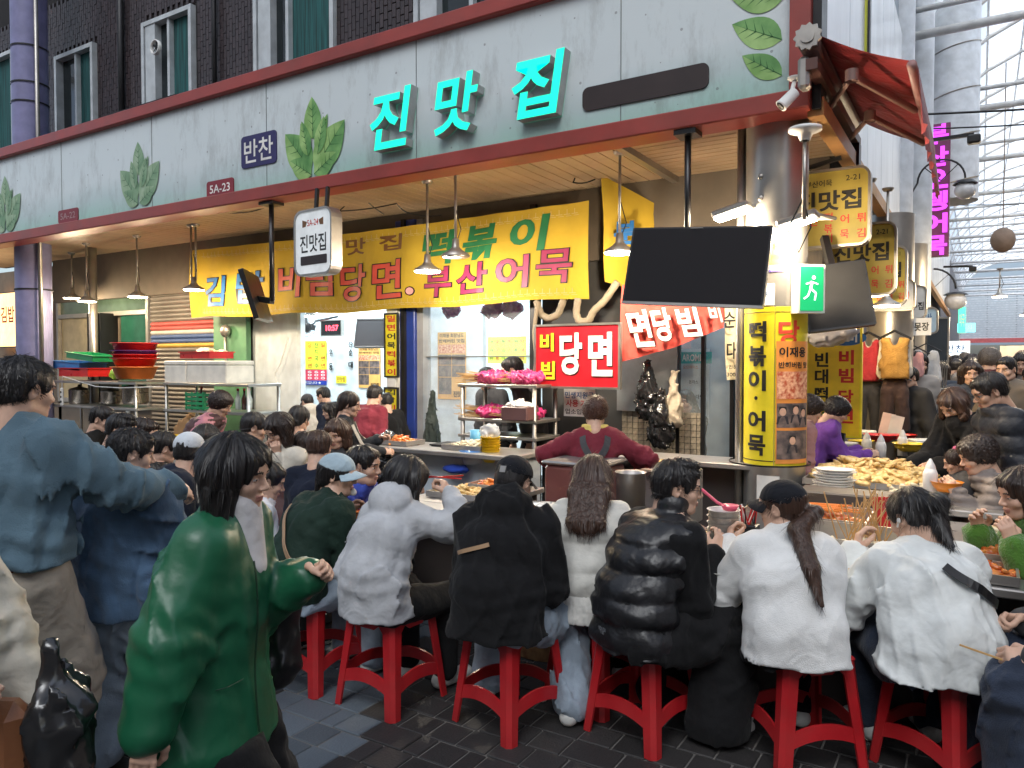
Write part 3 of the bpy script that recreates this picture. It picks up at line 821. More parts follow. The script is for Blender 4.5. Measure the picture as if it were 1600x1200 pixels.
def on_cloth(I, a, b, n=14, off=.004):
    """points from a to b (local) pushed out to lie on the garment surface, seen from the body axis"""
    G = I['gv']; P0 = I['P0']; nb = I['nb']; out = []
    for i in range(n + 1):
        p = np.array(a) * (1 - i / n) + np.array(b) * (i / n)
        t = np.clip((p[2] - P0[2]) / (nb[2] - P0[2]), -.2, 1.1); ax = P0 + (nb - P0) * t
        d = nrm(p - ax); q = G - ax; al = q @ d; pe = np.linalg.norm(q - al[:, None] * d, axis=1)
        ok = (pe < .028) & (al > 0) & (al < .3); r = np.sort(al[ok])[-max(1, ok.sum() // 8):].mean() if ok.any() else np.linalg.norm(p - ax)
        out.append(ax + d * (r + off))
    for _ in range(2): out = [out[0]] + [(out[i - 1] + 2 * out[i] + out[i + 1]) / 4 for i in range(1, n)] + [out[-1]]
    return out
HAIRS = dict(black=hairmat('hair_black', (.012, .010, .010)), brown=hairmat('hair_brown', (.045, .022, .014)), dbrown=hairmat('hair_dark_brown', (.022, .013, .010)),
             red=hairmat('hair_auburn', (.055, .022, .013)), grey=hairmat('hair_greying', (.09, .075, .065), .5))
# ================================================================== THE PLACE
YF = 5.23            # plane of the big fascia sign
YS = 6.90            # plane of the shop fronts
XC = -0.96           # corner of the building: the arcade runs along +Y right of it
def obrand(name, col, rough, lo=.5, hi=1.6, bump=.5, bscale=90, dirt=True):
    """stone whose tone differs from piece to piece"""
    m, n, l, b = _nt(name)
    oi = n.new('ShaderNodeObjectInfo'); tc = n.new('ShaderNodeTexCoord')
    no = n.new('ShaderNodeTexNoise'); no.inputs['Scale'].default_value = 14; no.inputs['Detail'].default_value = 8; no.inputs['Roughness'].default_value = .7
    ge = n.new('ShaderNodeNewGeometry'); l.new(ge.outputs['Position'], no.inputs['Vector'])
    mr = n.new('ShaderNodeMapRange'); mr.inputs[3].default_value = lo; mr.inputs[4].default_value = hi
    ad = n.new('ShaderNodeMath'); ad.operation = 'ADD'
    rnd_out = oi.outputs['Random'] if dirt != 'island' else ge.outputs['Random Per Island']
    l.new(rnd_out, ad.inputs[0]); l.new(no.outputs['Fac'], ad.inputs[1])
    hf = n.new('ShaderNodeMath'); hf.operation = 'MULTIPLY'; hf.inputs[1].default_value = .5; l.new(ad.outputs[0], hf.inputs[0]); l.new(hf.outputs[0], mr.inputs[0])
    mx = n.new('ShaderNodeVectorMath'); mx.operation = 'SCALE'; mx.inputs[0].default_value = col; l.new(mr.outputs[0], mx.inputs['Scale'])
    l.new(mx.outputs[0], b.inputs['Base Color'])
    r2 = n.new('ShaderNodeMapRange'); r2.inputs[3].default_value = rough - .18; r2.inputs[4].default_value = rough + .15; l.new(no.outputs['Fac'], r2.inputs[0]); l.new(r2.outputs[0], b.inputs['Roughness'])
    nb = n.new('ShaderNodeTexNoise'); nb.inputs['Scale'].default_value = bscale; nb.inputs['Detail'].default_value = 6; l.new(ge.outputs['Position'], nb.inputs['Vector'])
    bp = n.new('ShaderNodeBump'); bp.inputs['Strength'].default_value = bump; bp.inputs['Distance'].default_value = .006; l.new(nb.outputs['Fac'], bp.inputs['Height']); l.new(bp.outputs[0], b.inputs['Normal'])
    MATS[name] = m; return m
M_joint = mat('sand_joint', (.16, .15, .14), .95, scale=60, bump=.6, bscale=300)
M_paver = obrand('paver_dark', (.024, .022, .022), .66)
M_paver_daylit = obrand('paver_daylight_tint', (.085, .105, .125), .66)  # paler bluish tint: daylight on the floor, put into the stone colour
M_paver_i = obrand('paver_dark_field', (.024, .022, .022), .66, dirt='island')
M_brick = obrand('brick_dark_brown', (.034, .024, .026), .45, bump=.3, bscale=60)
M_brick_i = obrand('brick_dark_brown_field', (.034, .024, .026), .45, bump=.3, bscale=60, dirt='island')
M_mortar = mat('mortar', (.012, .011, .012), .9)
M_redpaint = mat('red_steel', (.30, .045, .035), .42, scale=3, bump=.1, bscale=20, dirt=.25)
M_panel = None
M_steel = mat('stainless', (.40, .385, .36), .34, metal=.8, scale=3, bump=.03, bscale=12, dirt=.08)
M_steel2 = mat('galvanised', (.40, .38, .35), .42, metal=.85, scale=4, bump=.1, bscale=30, dirt=.35)
M_darksteel = mat('dark_steel', (.03, .03, .032), .45, metal=.6)
M_black = mat('black_plastic', (.012, .012, .013), .32)
M_screen = mat('screen_glass', (.017, .016, .018), .6, spec=.12, var=.02)
M_white = mat('white_plastic', (.70, .70, .68), .4, dirt=.12)
M_wall = mat('white_wall', (.72, .78, .82), .6, dirt=.05)
M_alu = mat('white_aluminium', (.68, .71, .74), .35, metal=.1, scale=2, dirt=.2, stretch=(1, 1, .4))
M_frame = mat('window_frame_white', (.50, .54, .56), .4, dirt=.25)
M_glassdk = mat('window_glass_dark', (.012, .018, .02), .06, var=.3, scale=2)
M_curtain = mat('curtain_teal', (.012, .075, .075), .8, scale=6, stretch=(8, 8, .3), var=.5)
M_strip = mat('beige_metal_strip', (.47, .34, .215), .38, scale=3, bump=.12, bscale=8, dirt=.22, stretch=(1, 1, 1))
M_groove = mat('strip_groove', (.035, .022, .015), .7)
M_purple = mat('violet_column_paint', (.20, .20, .36), .45, dirt=.15)
M_cable = mat('black_cable', (.01, .01, .01), .5)
M_yel = cloth('yellow_banner_cloth', (.44, .30, .03), .75, .0, .15, 26, .08, 3, crease=.12, spec=.2)
M_yelp = mat('yellow_print', (.72, .60, .02), .45)
M_yelsign = mat('yellow_lightbox', (.36, .28, .05), .5)
M_ink = mat('ink_black', (.012, .012, .012), .5)
M_inkred = mat('ink_red', (.52, .02, .02), .5)
M_inkblue = mat('ink_blue', (.01, .10, .30), .5)
M_inkgreen = mat('ink_green', (.01, .13, .045), .5)
M_inkplum = mat('ink_plum', (.26, .02, .08), .5)
M_inkbrown = mat('ink_brown', (.16, .07, .02), .5)
M_inkwhite = mat('ink_white', (.78, .76, .72), .5)
M_wood = mat('worn_wood', (.22, .13, .07), .6, scale=3, stretch=(1, 8, 8), bump=.2)
M_green = mat('green_wall', (.10, .26, .14), .55, dirt=.3)

def ground():
    g = MB().box((0, 30, -.257), (160, 160, .5)).build('ground', M_joint, origin=(0, 0, -.007)); tag(g, kind='structure')
    # pavers, rows along X
    W = .16; gap = .008; H0 = -.05; proto = {}
    def pm(L, mt, key):
        if (L, key) not in proto:
            b = MB(); b.box((0, 0, .025), (L - gap, W - gap, .05), bev=.004); me = bpy.data.meshes.new('paver'); me.from_pydata(b.v, [], b.f); me.materials.append(mt); me.update(); proto[(L, key)] = me
        return proto[(L, key)]
    r = random.Random(3); cells = []
    y = -.6
    while y < 13:
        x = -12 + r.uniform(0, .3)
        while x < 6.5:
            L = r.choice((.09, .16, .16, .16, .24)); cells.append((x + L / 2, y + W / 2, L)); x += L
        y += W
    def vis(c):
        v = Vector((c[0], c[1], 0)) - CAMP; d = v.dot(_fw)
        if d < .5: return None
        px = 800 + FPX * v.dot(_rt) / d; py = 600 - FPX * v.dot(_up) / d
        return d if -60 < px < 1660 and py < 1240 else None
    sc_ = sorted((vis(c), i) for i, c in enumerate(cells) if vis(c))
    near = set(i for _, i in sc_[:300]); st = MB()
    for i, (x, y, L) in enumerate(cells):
        light = -3.15 < x + .42 * (y - 3) < -2.55 and y < 8  # band of pavers that carries the painted daylight patch
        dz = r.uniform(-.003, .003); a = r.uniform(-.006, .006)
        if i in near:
            me = pm(L, M_paver_daylit if light else M_paver, light)
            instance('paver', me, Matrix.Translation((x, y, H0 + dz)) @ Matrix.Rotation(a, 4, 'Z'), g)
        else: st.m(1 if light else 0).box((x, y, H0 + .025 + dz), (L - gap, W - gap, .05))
    o = st.build('paving', [M_paver_i, M_paver_daylit], g); tag(o, kind='stuff')
    # arcade floor beyond and behind
    b = MB().box((1.5, 42, -.02), (9, 58, .04)); o = b.build('arcade_floor', mat('arcade_floor_tile', (.10, .095, .09), .4, scale=8)); tag(o, kind='structure')
ground()

# ------------------------------------------------------------------ upper building
def upper_building():
    Y = 6.4; X0, X1, Z0, Z1 = -15.0, XC - .35, 3.6, 8.2
    t = thing('brick_building', 'dark brown brick building rising behind the long white shop sign', 'building', (X0 / 2 + X1 / 2, Y, Z0))
    wins = [(-40, 105, 25, 240), (90, 90, 150, 225), (226, 38, 304, 190), (400, -60, 525, 135), (650, -160, 826, 75)]
    rects = []
    for (a, b, c, d) in wins:
        p = atY(a, (b + d) / 2, Y); q = atY(c, (b + d) / 2, Y); zt = atY(a, b, Y).z; zb = 4.3
        rects.append((p.x, q.x, zb, max(zt, atY(c, b, Y).z - .15)))
    wb = MB(); xs = [X0] + [v for r in rects for v in r[:2]] + [X1]
    for i in range(0, len(xs), 2): wb.box(((xs[i] + xs[i + 1]) / 2, Y + .15, (Z0 + Z1) / 2), (xs[i + 1] - xs[i], .24, Z1 - Z0))
    for (a, b, c, d) in rects:
        wb.box(((a + b) / 2, Y + .15, (d + Z1) / 2), (b - a, .238, Z1 - d)); wb.box(((a + b) / 2, Y + .15, (Z0 + c) / 2), (b - a, .238, c - Z0))
    wall = wb.build('wall', M_mortar, t)
    side = MB().box((X1 - .12, Y + 4.4, (Z0 + Z1) / 2), (.24, 8.2, Z1 - Z0)).build('side_wall', M_brick_i, t)
    bw, bh = .052, .15; g = .007; cells = []
    r = random.Random(5); z = 4.35; row = 0
    x = X0 + .1; col = 0
    while x < X1 - .03:
        z = 4.25 + (.075 if col % 2 else 0)
        while z < 7.2:
            cx, cz = x + bw / 2, z + bh / 2
            if not any(a - .03 < cx < b + .03 and c - .05 < cz < d + .05 for a, b, c, d in rects):
                v = Vector((cx, Y, cz)) - CAMP; dd = v.dot(_fw); px = 800 + FPX * v.dot(_rt) / dd; py = 600 - FPX * v.dot(_up) / dd
                if -40 < px < 1300 and -40 < py < 270: cells.append((dd, cx, cz))
            z += bh + g
        x += bw + g; col += 1
    cells.sort(); me = None; st = MB()
    b = MB().box((0, 0, 0), (bw, .03, bh), bev=.004); me = bpy.data.meshes.new('brick'); me.from_pydata(b.v, [], b.f); me.materials.append(M_brick); me.update()
    for i, (dd, cx, cz) in enumerate(cells):
        dy = r.uniform(0, .005)
        if i < 300: instance('brick', me, Matrix.Translation((cx, Y + .02 + dy, cz)), t)
        else: st.box((cx, Y + .02 + dy, cz), (bw, .03, bh))
    tag(st.build('brickwork', M_brick_i, t), kind='stuff')
    for k, (a, b, c, d) in enumerate(rects):
        W_ = b - a; f = MB(); fw = .06; yy = Y + .02
        f.box((a + fw / 2, yy, (c + d) / 2), (fw, .14, d - c)); f.box((b - fw / 2, yy, (c + d) / 2), (fw, .14, d - c))
        f.box(((a + b) / 2, yy, d - fw / 2), (W_ - 2 * fw - .002, .138, fw)); f.box(((a + b) / 2, yy, c + fw / 2), (W_ - 2 * fw - .002, .138, fw))
        m = a + W_ * (.52 if k != 3 else .42); f.box((m, yy + .01, (c + d) / 2), (.05, .10, d - c - 2 * fw - .002))
        if k in (2, 3, 4): f.box((a + .13 + fw, yy + .005, (c + d) / 2), (.22, .12, d - c - 2 * fw - .004))
        fo = f.build('window', M_frame, t)
        p = MB().box(((a + m) / 2, yy + .05, (c + d) / 2), (m - a - .02, .01, d - c - .08)); p.build('pane', M_glassdk, fo)
        p = MB().box(((b + m) / 2, yy + .035, (c + d) / 2), (b - m - .05, .01, d - c - .08)); p.build('pane', M_glassdk if k == 4 else M_curtain, fo)
    for px, w in ((188, .045), (334, .03)):
        a = atY(px, 100, Y - .06); MB().tube([(a.x, Y - .05, 4.2), (a.x, Y - .05, 8.2)], w, 8).build('drainpipe', M_darksteel, t)
    # dark boards lying on top of the fascia
    a = atY(250, 172, 5.9); b = MB().box((a.x, 5.85, a.z), (1.5, .5, .03), Matrix.Rotation(R_(9), 3, 'X')); b.box((a.x + .5, 5.9, a.z + .05), (.8, .4, .02), Matrix.Rotation(R_(14), 3, 'X'))
    tag(b.build('canopy_board', M_darksteel), 'dark weathered boards lying under the second window on top of the fascia', 'board')
upper_building()
def ac_unit():
    c = atY(246, 75, 6.32); t = thing('exhaust_fan', 'small round exhaust fan in the left half of the second window', 'fan', c)
    MB().lathe(c, [(.10, 0), (.10, .05), (.085, .05), (.085, .0)], 16, R=Matrix.Rotation(PI / 2, 3, 'X')).build('fan_housing', M_white, t)
    b = MB()
    for k in range(5):
        a = 2 * PI * k / 5; b.box((c.x + .04 * math.cos(a), c.y - .02, c.z + .04 * math.sin(a)), (.07, .006, .03), Matrix.Rotation(-a, 3, 'Y') @ Matrix.Rotation(.4, 3, 'X'))
    b.build('fan_blades', M_darksteel, t)
ac_unit()

# ------------------------------------------------------------------ the fascia sign
def leaf(mb, M, x, y, L, W, ang, z=.0015):
    """pointed leaf printed in plane M: two halves of different green and a midrib"""
    ca, sa = math.cos(ang), math.sin(ang); n = 10
    def T(u, v, zz): return M @ Vector((x + u * ca - v * sa, y + u * sa + v * ca, zz))
    for sgn, mi in ((1, 1), (-1, 2)):
        top = [T(L * i / n, sgn * W / 2 * math.sin(PI * (i / n) ** .8) ** .9, z) for i in range(n + 1)]; mid = [T(L * i / n, 0, z) for i in range(n + 1)]
        mb.m(mi); vs = mid + top; fs = [((i, i + 1, n + 2 + i, n + 1 + i) if sgn > 0 else (i + 1, i, n + 1 + i, n + 2 + i)) for i in range(n)]; mb.add(vs, fs)
    mb.m(3); w = W * .02; mb.add([T(0, -w, z + .001), T(L * .95, 0, z + .001), T(0, w, z + .001)], [(0, 1, 2)])
    for k in range(1, 5):
        for sgn in (1, -1):
            u = L * k / 6; mb.add([T(u, 0, z + .001), T(u + L * .16, sgn * W * .32 * math.sin(PI * k / 6), z + .001), T(u + .012, 0, z + .001)], [(0, 1, 2) if sgn < 0 else (0, 2, 1)])
def pxw(x0, x1, y, Y): return atY(x0, y, Y), atY(x1, y, Y)
def fascia_mat():
    m, n, l, b = _nt('fascia_panel')
    ge = n.new('ShaderNodeNewGeometry'); sp = n.new('ShaderNodeSeparateXYZ'); l.new(ge.outputs['Position'], sp.inputs[0])
    no = n.new('ShaderNodeTexNoise'); no.inputs['Scale'].default_value = 1.1; no.inputs['Detail'].default_value = 7; no.inputs['Distortion'].default_value = .8; l.new(ge.outputs['Position'], no.inputs['Vector'])
    mr = n.new('ShaderNodeMapRange'); mr.inputs[1].default_value = 3.45; mr.inputs[2].default_value = 4.0; l.new(sp.outputs['Z'], mr.inputs[0])
    ad = n.new('ShaderNodeMath'); ad.operation = 'MULTIPLY_ADD'; ad.inputs[1].default_value = .5; l.new(no.outputs['Fac'], ad.inputs[0]); l.new(mr.outputs[0], ad.inputs[2])
    rp = n.new('ShaderNodeValToRGB'); e = rp.color_ramp.elements; e[0].position = .2; e[0].color = (.32, .54, .47, 1); e[1].position = 1.0; e[1].color = (.62, .68, .69, 1)
    k = rp.color_ramp.elements.new(.6); k.color = (.48, .58, .58, 1); l.new(ad.outputs[0], rp.inputs[0])
    # grime runs
    n2 = n.new('ShaderNodeTexNoise'); n2.inputs['Scale'].default_value = 2.6; n2.inputs['Detail'].default_value = 9; n2.inputs['Roughness'].default_value = .75
    mp = n.new('ShaderNodeMapping'); mp.inputs['Scale'].default_value = (1.6, 1, .5); l.new(ge.outputs['Position'], mp.inputs[0]); l.new(mp.outputs[0], n2.inputs['Vector'])
    r2 = n.new('ShaderNodeValToRGB'); r2.color_ramp.elements[0].position = .5; r2.color_ramp.elements[1].position = .78; r2.color_ramp.elements[1].color = (.55, .55, .55, 1); l.new(n2.outputs['Fac'], r2.inputs[0])
    vo = n.new('ShaderNodeTexVoronoi'); vo.inputs['Scale'].default_value = 7; l.new(ge.outputs['Position'], vo.inputs['Vector'])
    lt = n.new('ShaderNodeMath'); lt.operation = 'LESS_THAN'; lt.inputs[1].default_value = .075; l.new(vo.outputs['Distance'], lt.inputs[0])
    mx = n.new('ShaderNodeMix'); mx.data_type = 'RGBA'; mx.inputs[7].default_value = (.14, .13, .11, 1); l.new(r2.outputs[0], mx.inputs[0]); l.new(rp.outputs[0], mx.inputs[6])
    m2 = n.new('ShaderNodeMix'); m2.data_type = 'RGBA'; m2.inputs[7].default_value = (.12, .12, .12, 1)
    ml = n.new('ShaderNodeMath'); ml.operation = 'MULTIPLY'; ml.inputs[1].default_value = .55; l.new(lt.outputs[0], ml.inputs[0]); l.new(ml.outputs[0], m2.inputs[0])
    l.new(mx.outputs[2], m2.inputs[6]); l.new(m2.outputs[2], b.inputs['Base Color']); b.inputs['Roughness'].default_value = .38
    MATS['fascia_panel'] = m; return m
def fascia():
    XL = -15.5; zb, zt = 3.31, 4.62; t = thing('fascia_sign', 'long white shop fascia in a red steel frame carrying green glowing Korean letters', 'shop sign', ((XL + XC) / 2, YF, zb))
    fr = .13
    MB().box(((XL + XC - fr) / 2, YF + .10, (zb + zt) / 2), (XC - XL - fr, .12, zt - zb - 2 * fr + .01)).build('panel', fascia_mat(), t)
    MB().box(((XL + XC) / 2, YF + .10, zt - fr / 2), (XC - XL, .26, fr), bev=.01).build('frame', M_redpaint, t)
    MB().box(((XL + XC) / 2, YF + .10, zb + fr / 2), (XC - XL, .26, fr), bev=.01).build('frame', M_redpaint, t)
    MB().box((XC - fr / 2, YF + .10, (zb + zt) / 2), (fr, .256, zt - zb - 2 * fr - .002)).build('frame', M_redpaint, t)
    MB().box((XC + .03, YF + .14, (zb + zt) / 2 + .4), (.055, .2, zt - zb + .8)).build('corner_post', M_darksteel, t)
    P = YF + .038
    M0 = frameM((0, P, 0), (1, 0, 0), (0, 0, 1))          # plane x = X, y = Z, facing -Y
    cy = glow('letter_glow_cyan', (.0, 1.0, .58), .64, (.02, .4, .3)); ret = mat('letter_return', (.46, .50, .48), .45, dirt=.35)
    for s, x0, x1, yc, hpx in (('진', 577, 643, 186, 98), ('맛', 678, 748, 162, 98), ('집', 797, 880, 134, 104)):
        a, b = atY(x0, yc, P - .09), atY(x1, yc, P - .09); c = atY((x0 + x1) / 2, yc, P - .09); dep = (c - CAMP).dot(_fw)
        mb = MB(); mb.side = 1
        letters(mb, s, M0, (a.x + b.x) / 2, c.z, (b.x - a.x) * .92, hpx / FPX * dep * .92, z=.002, depth=.10, bold=.022, shear=.16)
        mb.build('channel_letter', [cy, ret], t)
        q = bpy.data.objects[-1] if False else None
    for k in range(7): MB().box((XC - 1.35 - 1.95 * k, P, (zb + zt) / 2), (.006, .004, zt - zb - 2 * fr)).build('panel_joint', mat('joint_grey', (.16, .18, .18), .6), t)
    # dark bar, name plates
    def plate(name, x0, x1, yc, hpx, m, r=.03, th=.012, txt=None, tm=None, tw=.8, tht=.6, bold=0.01):
        a, b = atY(x0, yc, P), atY(x1, yc, P); c = atY((x0 + x1) / 2, yc, P); dep = (c - CAMP).dot(_fw); h = hpx / FPX * dep; w = b.x - a.x
        M = M0 @ Matrix.Translation(((a.x + b.x) / 2, c.z, 0)); pl = MB().prism(rrect(w, h, min(r, h * .4)), th, M).build(name, m, t)
        if txt: mb = MB(); letters(mb, txt, M, 0, 0, w * tw, h * tht, z=th + .002, bold=bold); mb.build('lettering', tm, pl)
    plate('name_bar', 911, 1108, 137, 38, mat('dark_brown_plate', (.028, .017, .016), .5), .05)
    navy = mat('navy_plate', (.03, .025, .11), .5); rd = mat('plate_red', (.22, .02, .03), .5)
    plate('name_plate', 378, 433, 234, 50, navy, .04, .01, '반찬', M_inkwhite, .82, .72, .012)
    plate('number_plate', 324, 366, 294, 26, rd, .03, .01, '5A-23', M_inkwhite, .75, .5, .012)
    plate('number_plate', 92, 123, 337, 20, rd, .03, .01, '5A-22', mat('faded_print', (.36, .22, .22), .6), .75, .5, .01)
    G = [mat('leaf_dark', (.02, .10, .03), .6), mat('leaf_mid', (.20, .40, .10), .5, col2=(.36, .56, .20)), mat('leaf_green', (.09, .27, .07), .5, col2=(.20, .42, .13)), mat('leaf_vein', (.03, .13, .03), .6)]
    Gf = [mat('leaf_faded_base', (.12, .2, .13), .6), mat('leaf_faded', (.24, .39, .22), .6, col2=(.36, .48, .33)), mat('leaf_faded_shade', (.17, .32, .18), .6, col2=(.26, .40, .25)), mat('leaf_faded_vein', (.06, .15, .08), .6)]
    for (px, pyb, hp, gm) in ((490, 278, 116, G), (218, 322, 92, Gf), (10, 362, 80, Gf)):
        c = atY(px, pyb, P); dep = (c - CAMP).dot(_fw); s = hp / FPX * dep * 1.08; mb = MB()
        for k, (dx, dy, L, W, a) in enumerate(((-.06, .22, .26, .16, 112), (.07, .24, .24, .15, 68), (0, .48, .50, .24, 92), (-.10, .50, .22, .10, 118), (.13, .50, .26, .09, 66), (-.03, .10, .66, .34, 132), (.03, .10, .70, .36, 46), (-.02, .04, .42, .22, 150), (.02, .04, .42, .22, 30), (-.07, .28, .44, .16, 104), (.08, .28, .44, .16, 76))):
            leaf(mb, M0, c.x + dx * s * 1.1, c.z + dy * s, L * s * 1.05, W * s * 1.25, R_(a), z=.0015 + .0012 * k)
        tag(mb.build('leaf_print', gm, t))
    mb = MB()
    for k, (px, py, L, W, a) in enumerate(((1222, 62, .42, .21, 152), (1222, 118, .36, .16, 145), (1224, -2, .4, .2, 165))):
        c = atY(px, py, P); leaf(mb, M0, c.x, c.z, L * .9, W, R_(a), z=.0015 + .0012 * k)
    mb.build('leaf_print', G, t)
fascia()

# ------------------------------------------------------------------ soffit under the sign
def soffit():
    zc = 3.40; s = MB().box(((-15.5 + XC) / 2, (YF + .25 + YS + .1) / 2, zc + .06), (XC + 15.5 - .1, YS - YF - .1, .1)).build('ceiling', M_groove); tag(s, kind='structure')
    # strips running into the shop on the left, along the front on the right
    xm = atY(1000, 280, 6.0).x; n = 0
    x = xm - .06
    while x > -15.2 and n < 240:
        MB().box((x, (YF + .26 + YS) / 2, zc), (.118, YS - YF - .28, .014), Matrix.Rotation(R_(rng.uniform(-1.2, 1.2)), 3, 'Y')).build('ceiling_strip', M_strip, s); x -= .132; n += 1
    y = YF + .30
    while y < YS:
        MB().box(((xm + XC - .1) / 2 + .02, y, zc), (XC - .1 - xm, .092, .014), Matrix.Rotation(R_(rng.uniform(-1.5, 1.5)), 3, 'X')).build('ceiling_strip', M_strip, s); y += .108
    tag(MB().bar((xm, YF + .2, zc - .03), (xm, YS, zc - .03), .06, .06).build('ceiling_beam', M_steel2), 'grey steel ceiling beam where the beige strips change direction', 'beam')
    # right of the steel column the soffit goes on under the arcade side
    b = MB().box((XC + .02, 18, 3.33), (.10, 25.4, .12)).build('eave_beam', mat('orange_beam', (.42, .22, .08), .5, dirt=.2)); tag(b, 'orange brown beam along the foot of the white cladding over the arcade stalls', 'beam')
soffit()
def cladding():
    t = thing('cladding', 'white aluminium cladding panels running above the arcade stalls', 'wall', (XC, 18, 3.4))
    y = YF + .3; k = 0
    while y < 30:
        MB().box((XC + .0, y + .59, 4.7), (.05, 1.17, 2.6), bev=.006).build('panel', M_alu, t); y += 1.19; k += 1
    z = 6.05
    b = MB().box((XC - .05, 18, 8.6), (.06, 25, 5.0)).build('upper_wall', mat('grey_upper_wall', (.22, .26, .30), .6, dirt=.2), t)
cladding()

# ------------------------------------------------------------------ columns
def columns():
    c = atY(1212, 500, 5.62); t = thing('steel_column', 'wide stainless steel column at the stall corner wrapped in yellow menu sheets', 'column', (c.x, 5.62, 0)); R = .212
    MB().lathe((c.x, 5.62, 0), [(R, 0), (R, 3.5)], 40).build('shaft', M_steel, t)
    for z in (2.95, 2.80, 2.62):
        a = R_(-108); p = Vector((c.x + R * math.cos(a), 5.62 + R * math.sin(a), z)); MB().sphere(p, (.022, .012, .022), 10, 6).build('rivet', M_steel2, t)
    MB().tube([(c.x - R - .035, 5.6, 0), (c.x - R - .035, 5.6, 3.4)], .032, 12).build('pipe', M_steel, t)
    MB().lathe((c.x - .03, 5.6, .93), [(R + .07, 0), (R + .07, .012)], 30).build('strap', M_darksteel, t)
    def wrap(a0, a1, z0, z1, m, off, n=14, name='menu_sheet'):
        b = MB(); vs = []; fs = []
        for i in range(n + 1):
            a = R_(a0 + (a1 - a0) * i / n)
            for z in (z0, z1): vs.append((c.x + (R + off) * math.cos(a), 5.62 + (R + off) * math.sin(a), z))
        fs = [(2 * i, 2 * i + 2, 2 * i + 3, 2 * i + 1) for i in range(n)]; b.add(vs, fs, True); return b.build(name, m, t)
    def wob(a, z, off):
        """flat (x,y) -> cylinder, centred at angle a, height z"""
        def f(x, y): an = R_(a) + x / R; return Vector((c.x + (R + off) * math.cos(an), 5.62 + (R + off) * math.sin(an), z + y))
        return f
    def ctext(s, a, z, w, h, off, m, bold=.02, par=None):
        V, F_ = text_mesh(s, bold); lo, hi = V.min(0), V.max(0); V, F_ = tess(V, F_, .16 * (hi[0] - lo[0]) if w < .17 else .10 * (hi[0] - lo[0])); f = wob(a, z, off); vs = []
        for v in V: vs.append(f((v[0] - (lo[0] + hi[0]) / 2) / (hi[0] - lo[0]) * w, (v[1] - (lo[1] + hi[1]) / 2) / (hi[1] - lo[1]) * h))
        return MB().add(vs, F_).build('lettering', m, par)
    z0, z1 = .93, 2.04
    s1 = wrap(-166, -79, z0, z1, M_yelp, .003); s2 = wrap(-78, 10, z0, z1, M_yelp, .004)
    for (a0, a1) in ((-166, -79), (-78, 10)):
        for z in (z0 + .03, z1 - .04): wrap(a0 + .5, a1 - .5, z, z + .006, M_ink, .006, name='border_line')
    for k, ch in enumerate('떡볶이·어묵'):
        z = z1 - .17 - k * .172 if k < 3 else z1 - .17 - (k - .35) * .172
        if ch == '·': ctext(ch, -113, z1 - .17 - 2.72 * .172, .028, .028, .006, M_ink, .02, s1)
        else: ctext(ch, -113, z, .145, .145, .006, M_ink, .035, s1)
    ctext('당', -52, z1 - .18, .15, .17, .007, mat('poster_red', (.75, .06, .03), .5), .03, s2)
    # orange review poster hung over the right sheet
    s3 = wrap(-76, -6, .95, 1.80, mat('poster_orange', (.80, .30, .06), .45), .012, name='review_poster')
    ctext('이재용', -44, 1.725, .20, .07, .015, M_ink, .03, s3); ctext('반해버린 맛', -42, 1.635, .22, .045, .015, M_ink, .03, s3)
    food = mat('food_print', (.55, .10, .04), .5, scale=40, col2=(.85, .5, .3)); ph = mat('photo_print', (.05, .045, .05), .5, scale=15, col2=(.22, .16, .14))
    wrap(-74, -8, 1.40, 1.59, food, .014, name='food_picture'); wrap(-74, -8, 1.20, 1.37, ph, .014, name='photo_picture'); wrap(-74, -8, .98, 1.18, ph, .014, name='photo_picture')
    for (a, z, h) in ((-64, 1.31, .05), (-40, 1.32, .045), (-46, 1.11, .05), (-22, 1.30, .04)):
        f = wob(a, z, .016); b = MB(); n = 12
        b.m(0).add([f(0, 0)] + [f(.022 * math.cos(2 * PI * i / n), .028 * math.sin(2 * PI * i / n)) for i in range(n)], [(0, 1 + i, 1 + (i + 1) % n) for i in range(n)])
        b.m(1).add([f(-.026, .0), f(.026, 0), f(.022, .036), f(-.022, .036)], [(0, 1, 2, 3)])
        b.m(2).add([f(-.04, -.085), f(.04, -.085), f(.03, -.03), f(-.03, -.03)], [(0, 1, 2, 3)]); b.build('portrait_print', [skin('a'), M_ink, mat('suit_print', (.02, .02, .03), .6)], t)
    # stickers
    st = wrap(-116, -62, 2.28, 2.50, mat('sticker_yellow', (.82, .66, .04), .5), .003, name='sticker')
    wrap(-116, -62, 2.28, 2.325, mat('sticker_blue', (.10, .08, .35), .5), .004, name='sticker_band'); wrap(-116, -62, 2.485, 2.50, MATS['sticker_blue'], .004, name='sticker_band')
    ctext('더스카이', -89, 2.455, .15, .04, .006, M_ink, .015, st); ctext('2378-0519', -89, 2.302, .16, .026, .006, M_inkwhite, .03, st); ctext('부산 영화의전당', -86, 2.385, .11, .03, .006, M_inkred, 0, st)
    tg = wrap(-126, -80, 2.05, 2.20, M_inkwhite, .004, name='paper_tag'); ctext('작동중', -103, 2.13, .10, .035, .006, M_inkblue, .01, tg)
    nt = wrap(-110, -68, .62, .86, M_inkwhite, .004, name='phone_notice'); ctext('080-3', -88, .70, .12, .04, .006, M_ink, .02, nt)
    # violet column on the left
    c = atY(50, 300, 5.75); t = thing('violet_column', 'tall violet painted round column at the left edge of the sign', 'column', (c.x, 5.75, 0)); R2 = .235
    MB().lathe((c.x, 5.75, 0), [(R2, 0), (R2, 9)], 32).build('shaft', M_purple, t)
